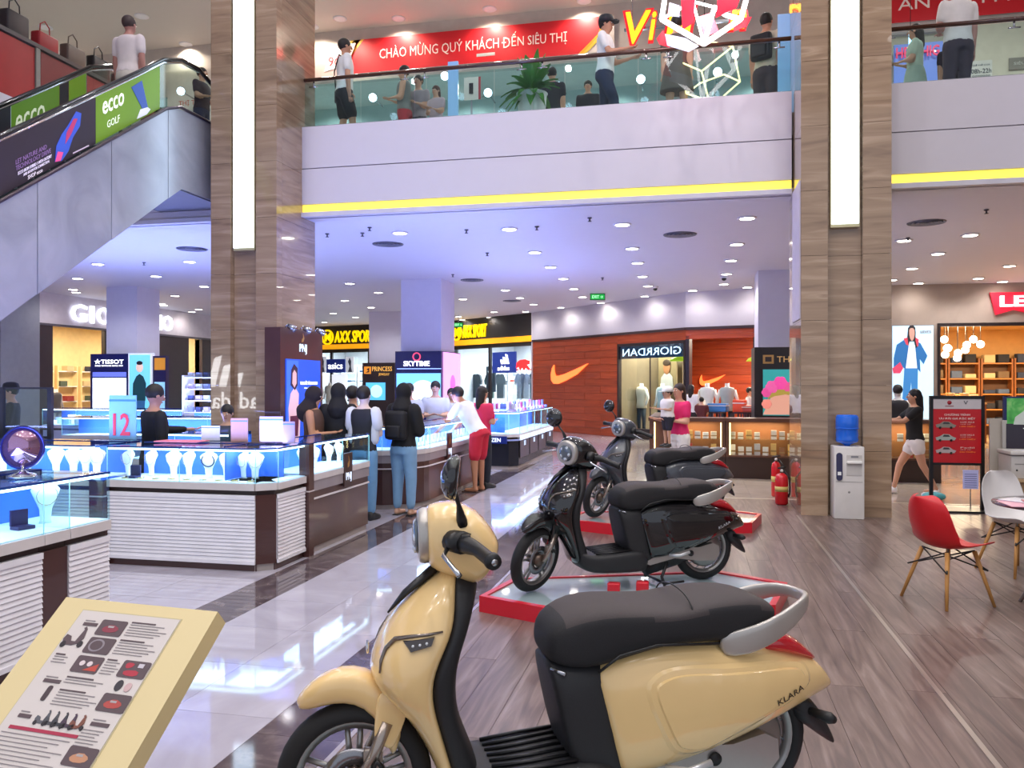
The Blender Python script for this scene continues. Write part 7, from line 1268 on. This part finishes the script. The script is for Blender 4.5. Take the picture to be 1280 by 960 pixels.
def rrect(nm, cu, cv, a, b, m, k=1, r=.006):
    P = []
    for qx, qy, a0 in ((1, 1, 0), (-1, 1, 90), (-1, -1, 180), (1, -1, 270)):
        for da in (0, 30, 60, 90): P.append((cu + qx * (a / 2 - r) + r * math.cos(R(a0 + da)), cv + qy * (b / 2 - r) + r * math.sin(R(a0 + da))))
    return pr_(nm, P, m, k)
DET = [M(c_, .5) for c_ in ('8a3a48', '8c8288', 'b8483c', 'b03444', 'b04a44', 'c08a6a')]
for i, (u, v) in enumerate(((.236, .089), (.236, .147), (.238, .206), (.395, .204), (.397, .302), (.397, .447))):
    rrect('picture', u, v, .090, .050, DKP)
    if i == 1: pr_('picture_detail', [(u - .01 + .026 * math.cos(a), v + .02 * math.sin(a)) for a in [2 * PI * q / 16 for q in range(16)]], DET[i], 2); pr_('picture_detail', [(u - .01 + .020 * math.cos(a), v + .015 * math.sin(a)) for a in [2 * PI * q / 16 for q in range(16)]], DKP, 3)
    elif i == 2:
        pr_('picture_detail', [(u - .005, v + .018), (u + .038, v - .005), (u + .040, v + .018)], DET[i], 2)
        for q in (-.018, .008): pr_('picture_detail', [(u + q + .009 * math.cos(a), v - .002 + .008 * math.sin(a)) for a in [2 * PI * z_ / 12 for z_ in range(12)]], M('d8c8c8', .5), 3)
    elif i == 3: pr_('picture_detail', smooth_poly([(u - .035, v - .018), (u - .005, v - .018), (u - .01, v - .004), (u - .03, v)], 1), DET[i], 2); pr_('picture_detail', smooth_poly([(u - .03, v + .005), (u + .02, v + .002), (u + .02, v + .020), (u - .025, v + .020)], 1), DET[i], 2); rect('picture_detail', u + .008, v - .018, .018, .012, M('c8c0c8', .5), 3)
    else: pr_('picture_detail', smooth_poly([(u - .032, v + .002), (u, v - .012), (u + .03, v + .0), (u + .02, v + .014), (u - .02, v + .016)], 1), DET[i], 2); rect('picture_detail', u - .012, v - .006, .02, .006, M('a8a0a0', .5), 3)
def para(u0, u1, v0, n_, dv=.0085, head=True):
    for k in range(n_): rect('text_line', u0, v0 + k * dv, (u1 - u0) * (.62 if k == 0 and head else (1 - .12 * (k % 3))), .0038 if k == 0 and head else .0018, TXT if k or not head else DKP)
para(.292, .425, .062, 6); para(.292, .425, .120, 6); para(.292, .345, .182, 6); para(.20, .345, .245, 3); para(.205, .345, .283, 6); para(.112, .165, .183, 4); para(.355, .42, .378, 6, head=False); para(.115, .340, .415, 14, .011, False)
mini(.100, .096, .074, DKP)
for cu, cv, a in ((.157, .084, .05), (.162, .265, .058), (.153, .368, .042), (.396, .362, .058)): rect('caption_box', cu - a / 2, cv - .005, a, .010, DKP); rect('text_line', cu - a / 2, cv - .013, a * .7, .0025, TXT)
rrect('remote_print', .172, .300, .016, .044, M('4a3c40', .5)); pr_('fob_print', [(.379 + .012 * math.cos(a), .253 + .016 * math.sin(a)) for a in [2 * PI * z_ / 16 for z_ in range(16)]], M('38343a', .5)); pr_('fob_print', [(.410 + .011 * math.cos(a), .255 + .013 * math.sin(a)) for a in [2 * PI * z_ / 16 for z_ in range(16)]], M('c8a8a8', .5))
for k, c in enumerate(('5a5a60', '4a4a4e', '3e3e44', '4a3a4a', '7a4a3c')): mini(.190 + k * .029, .345, .046, M(c, .5), 1 + k)
rect('red_bar', .128, .396, .226, .009, M('a8304a', .5))
# shop behind the camera whose lit emblem shows in the polished left pillar
r = root('wall_front', (-15.6, -6.0, 0), PI); obj('wall_panel', B(-2.2, 3.2, 0, .15, 0, 4.1, M('3a3634', .5)), r)
t = thing('shop_sign', 'white striped emblem and lettering reflected in the polished left stone pillar', 'sign', (-16.55, -5.995, 0), PI)
stripes(t, .35, 1.5, 1.5, 1.15, M('ffffff', .4, 0, 16), -.03); text('adidas', 2.1, .62, M('ffffff', .4, 0, 16), t, (0, 0, 1.0), depth=.03, bold=.02)
bpy.data.scenes.remove(TMP)
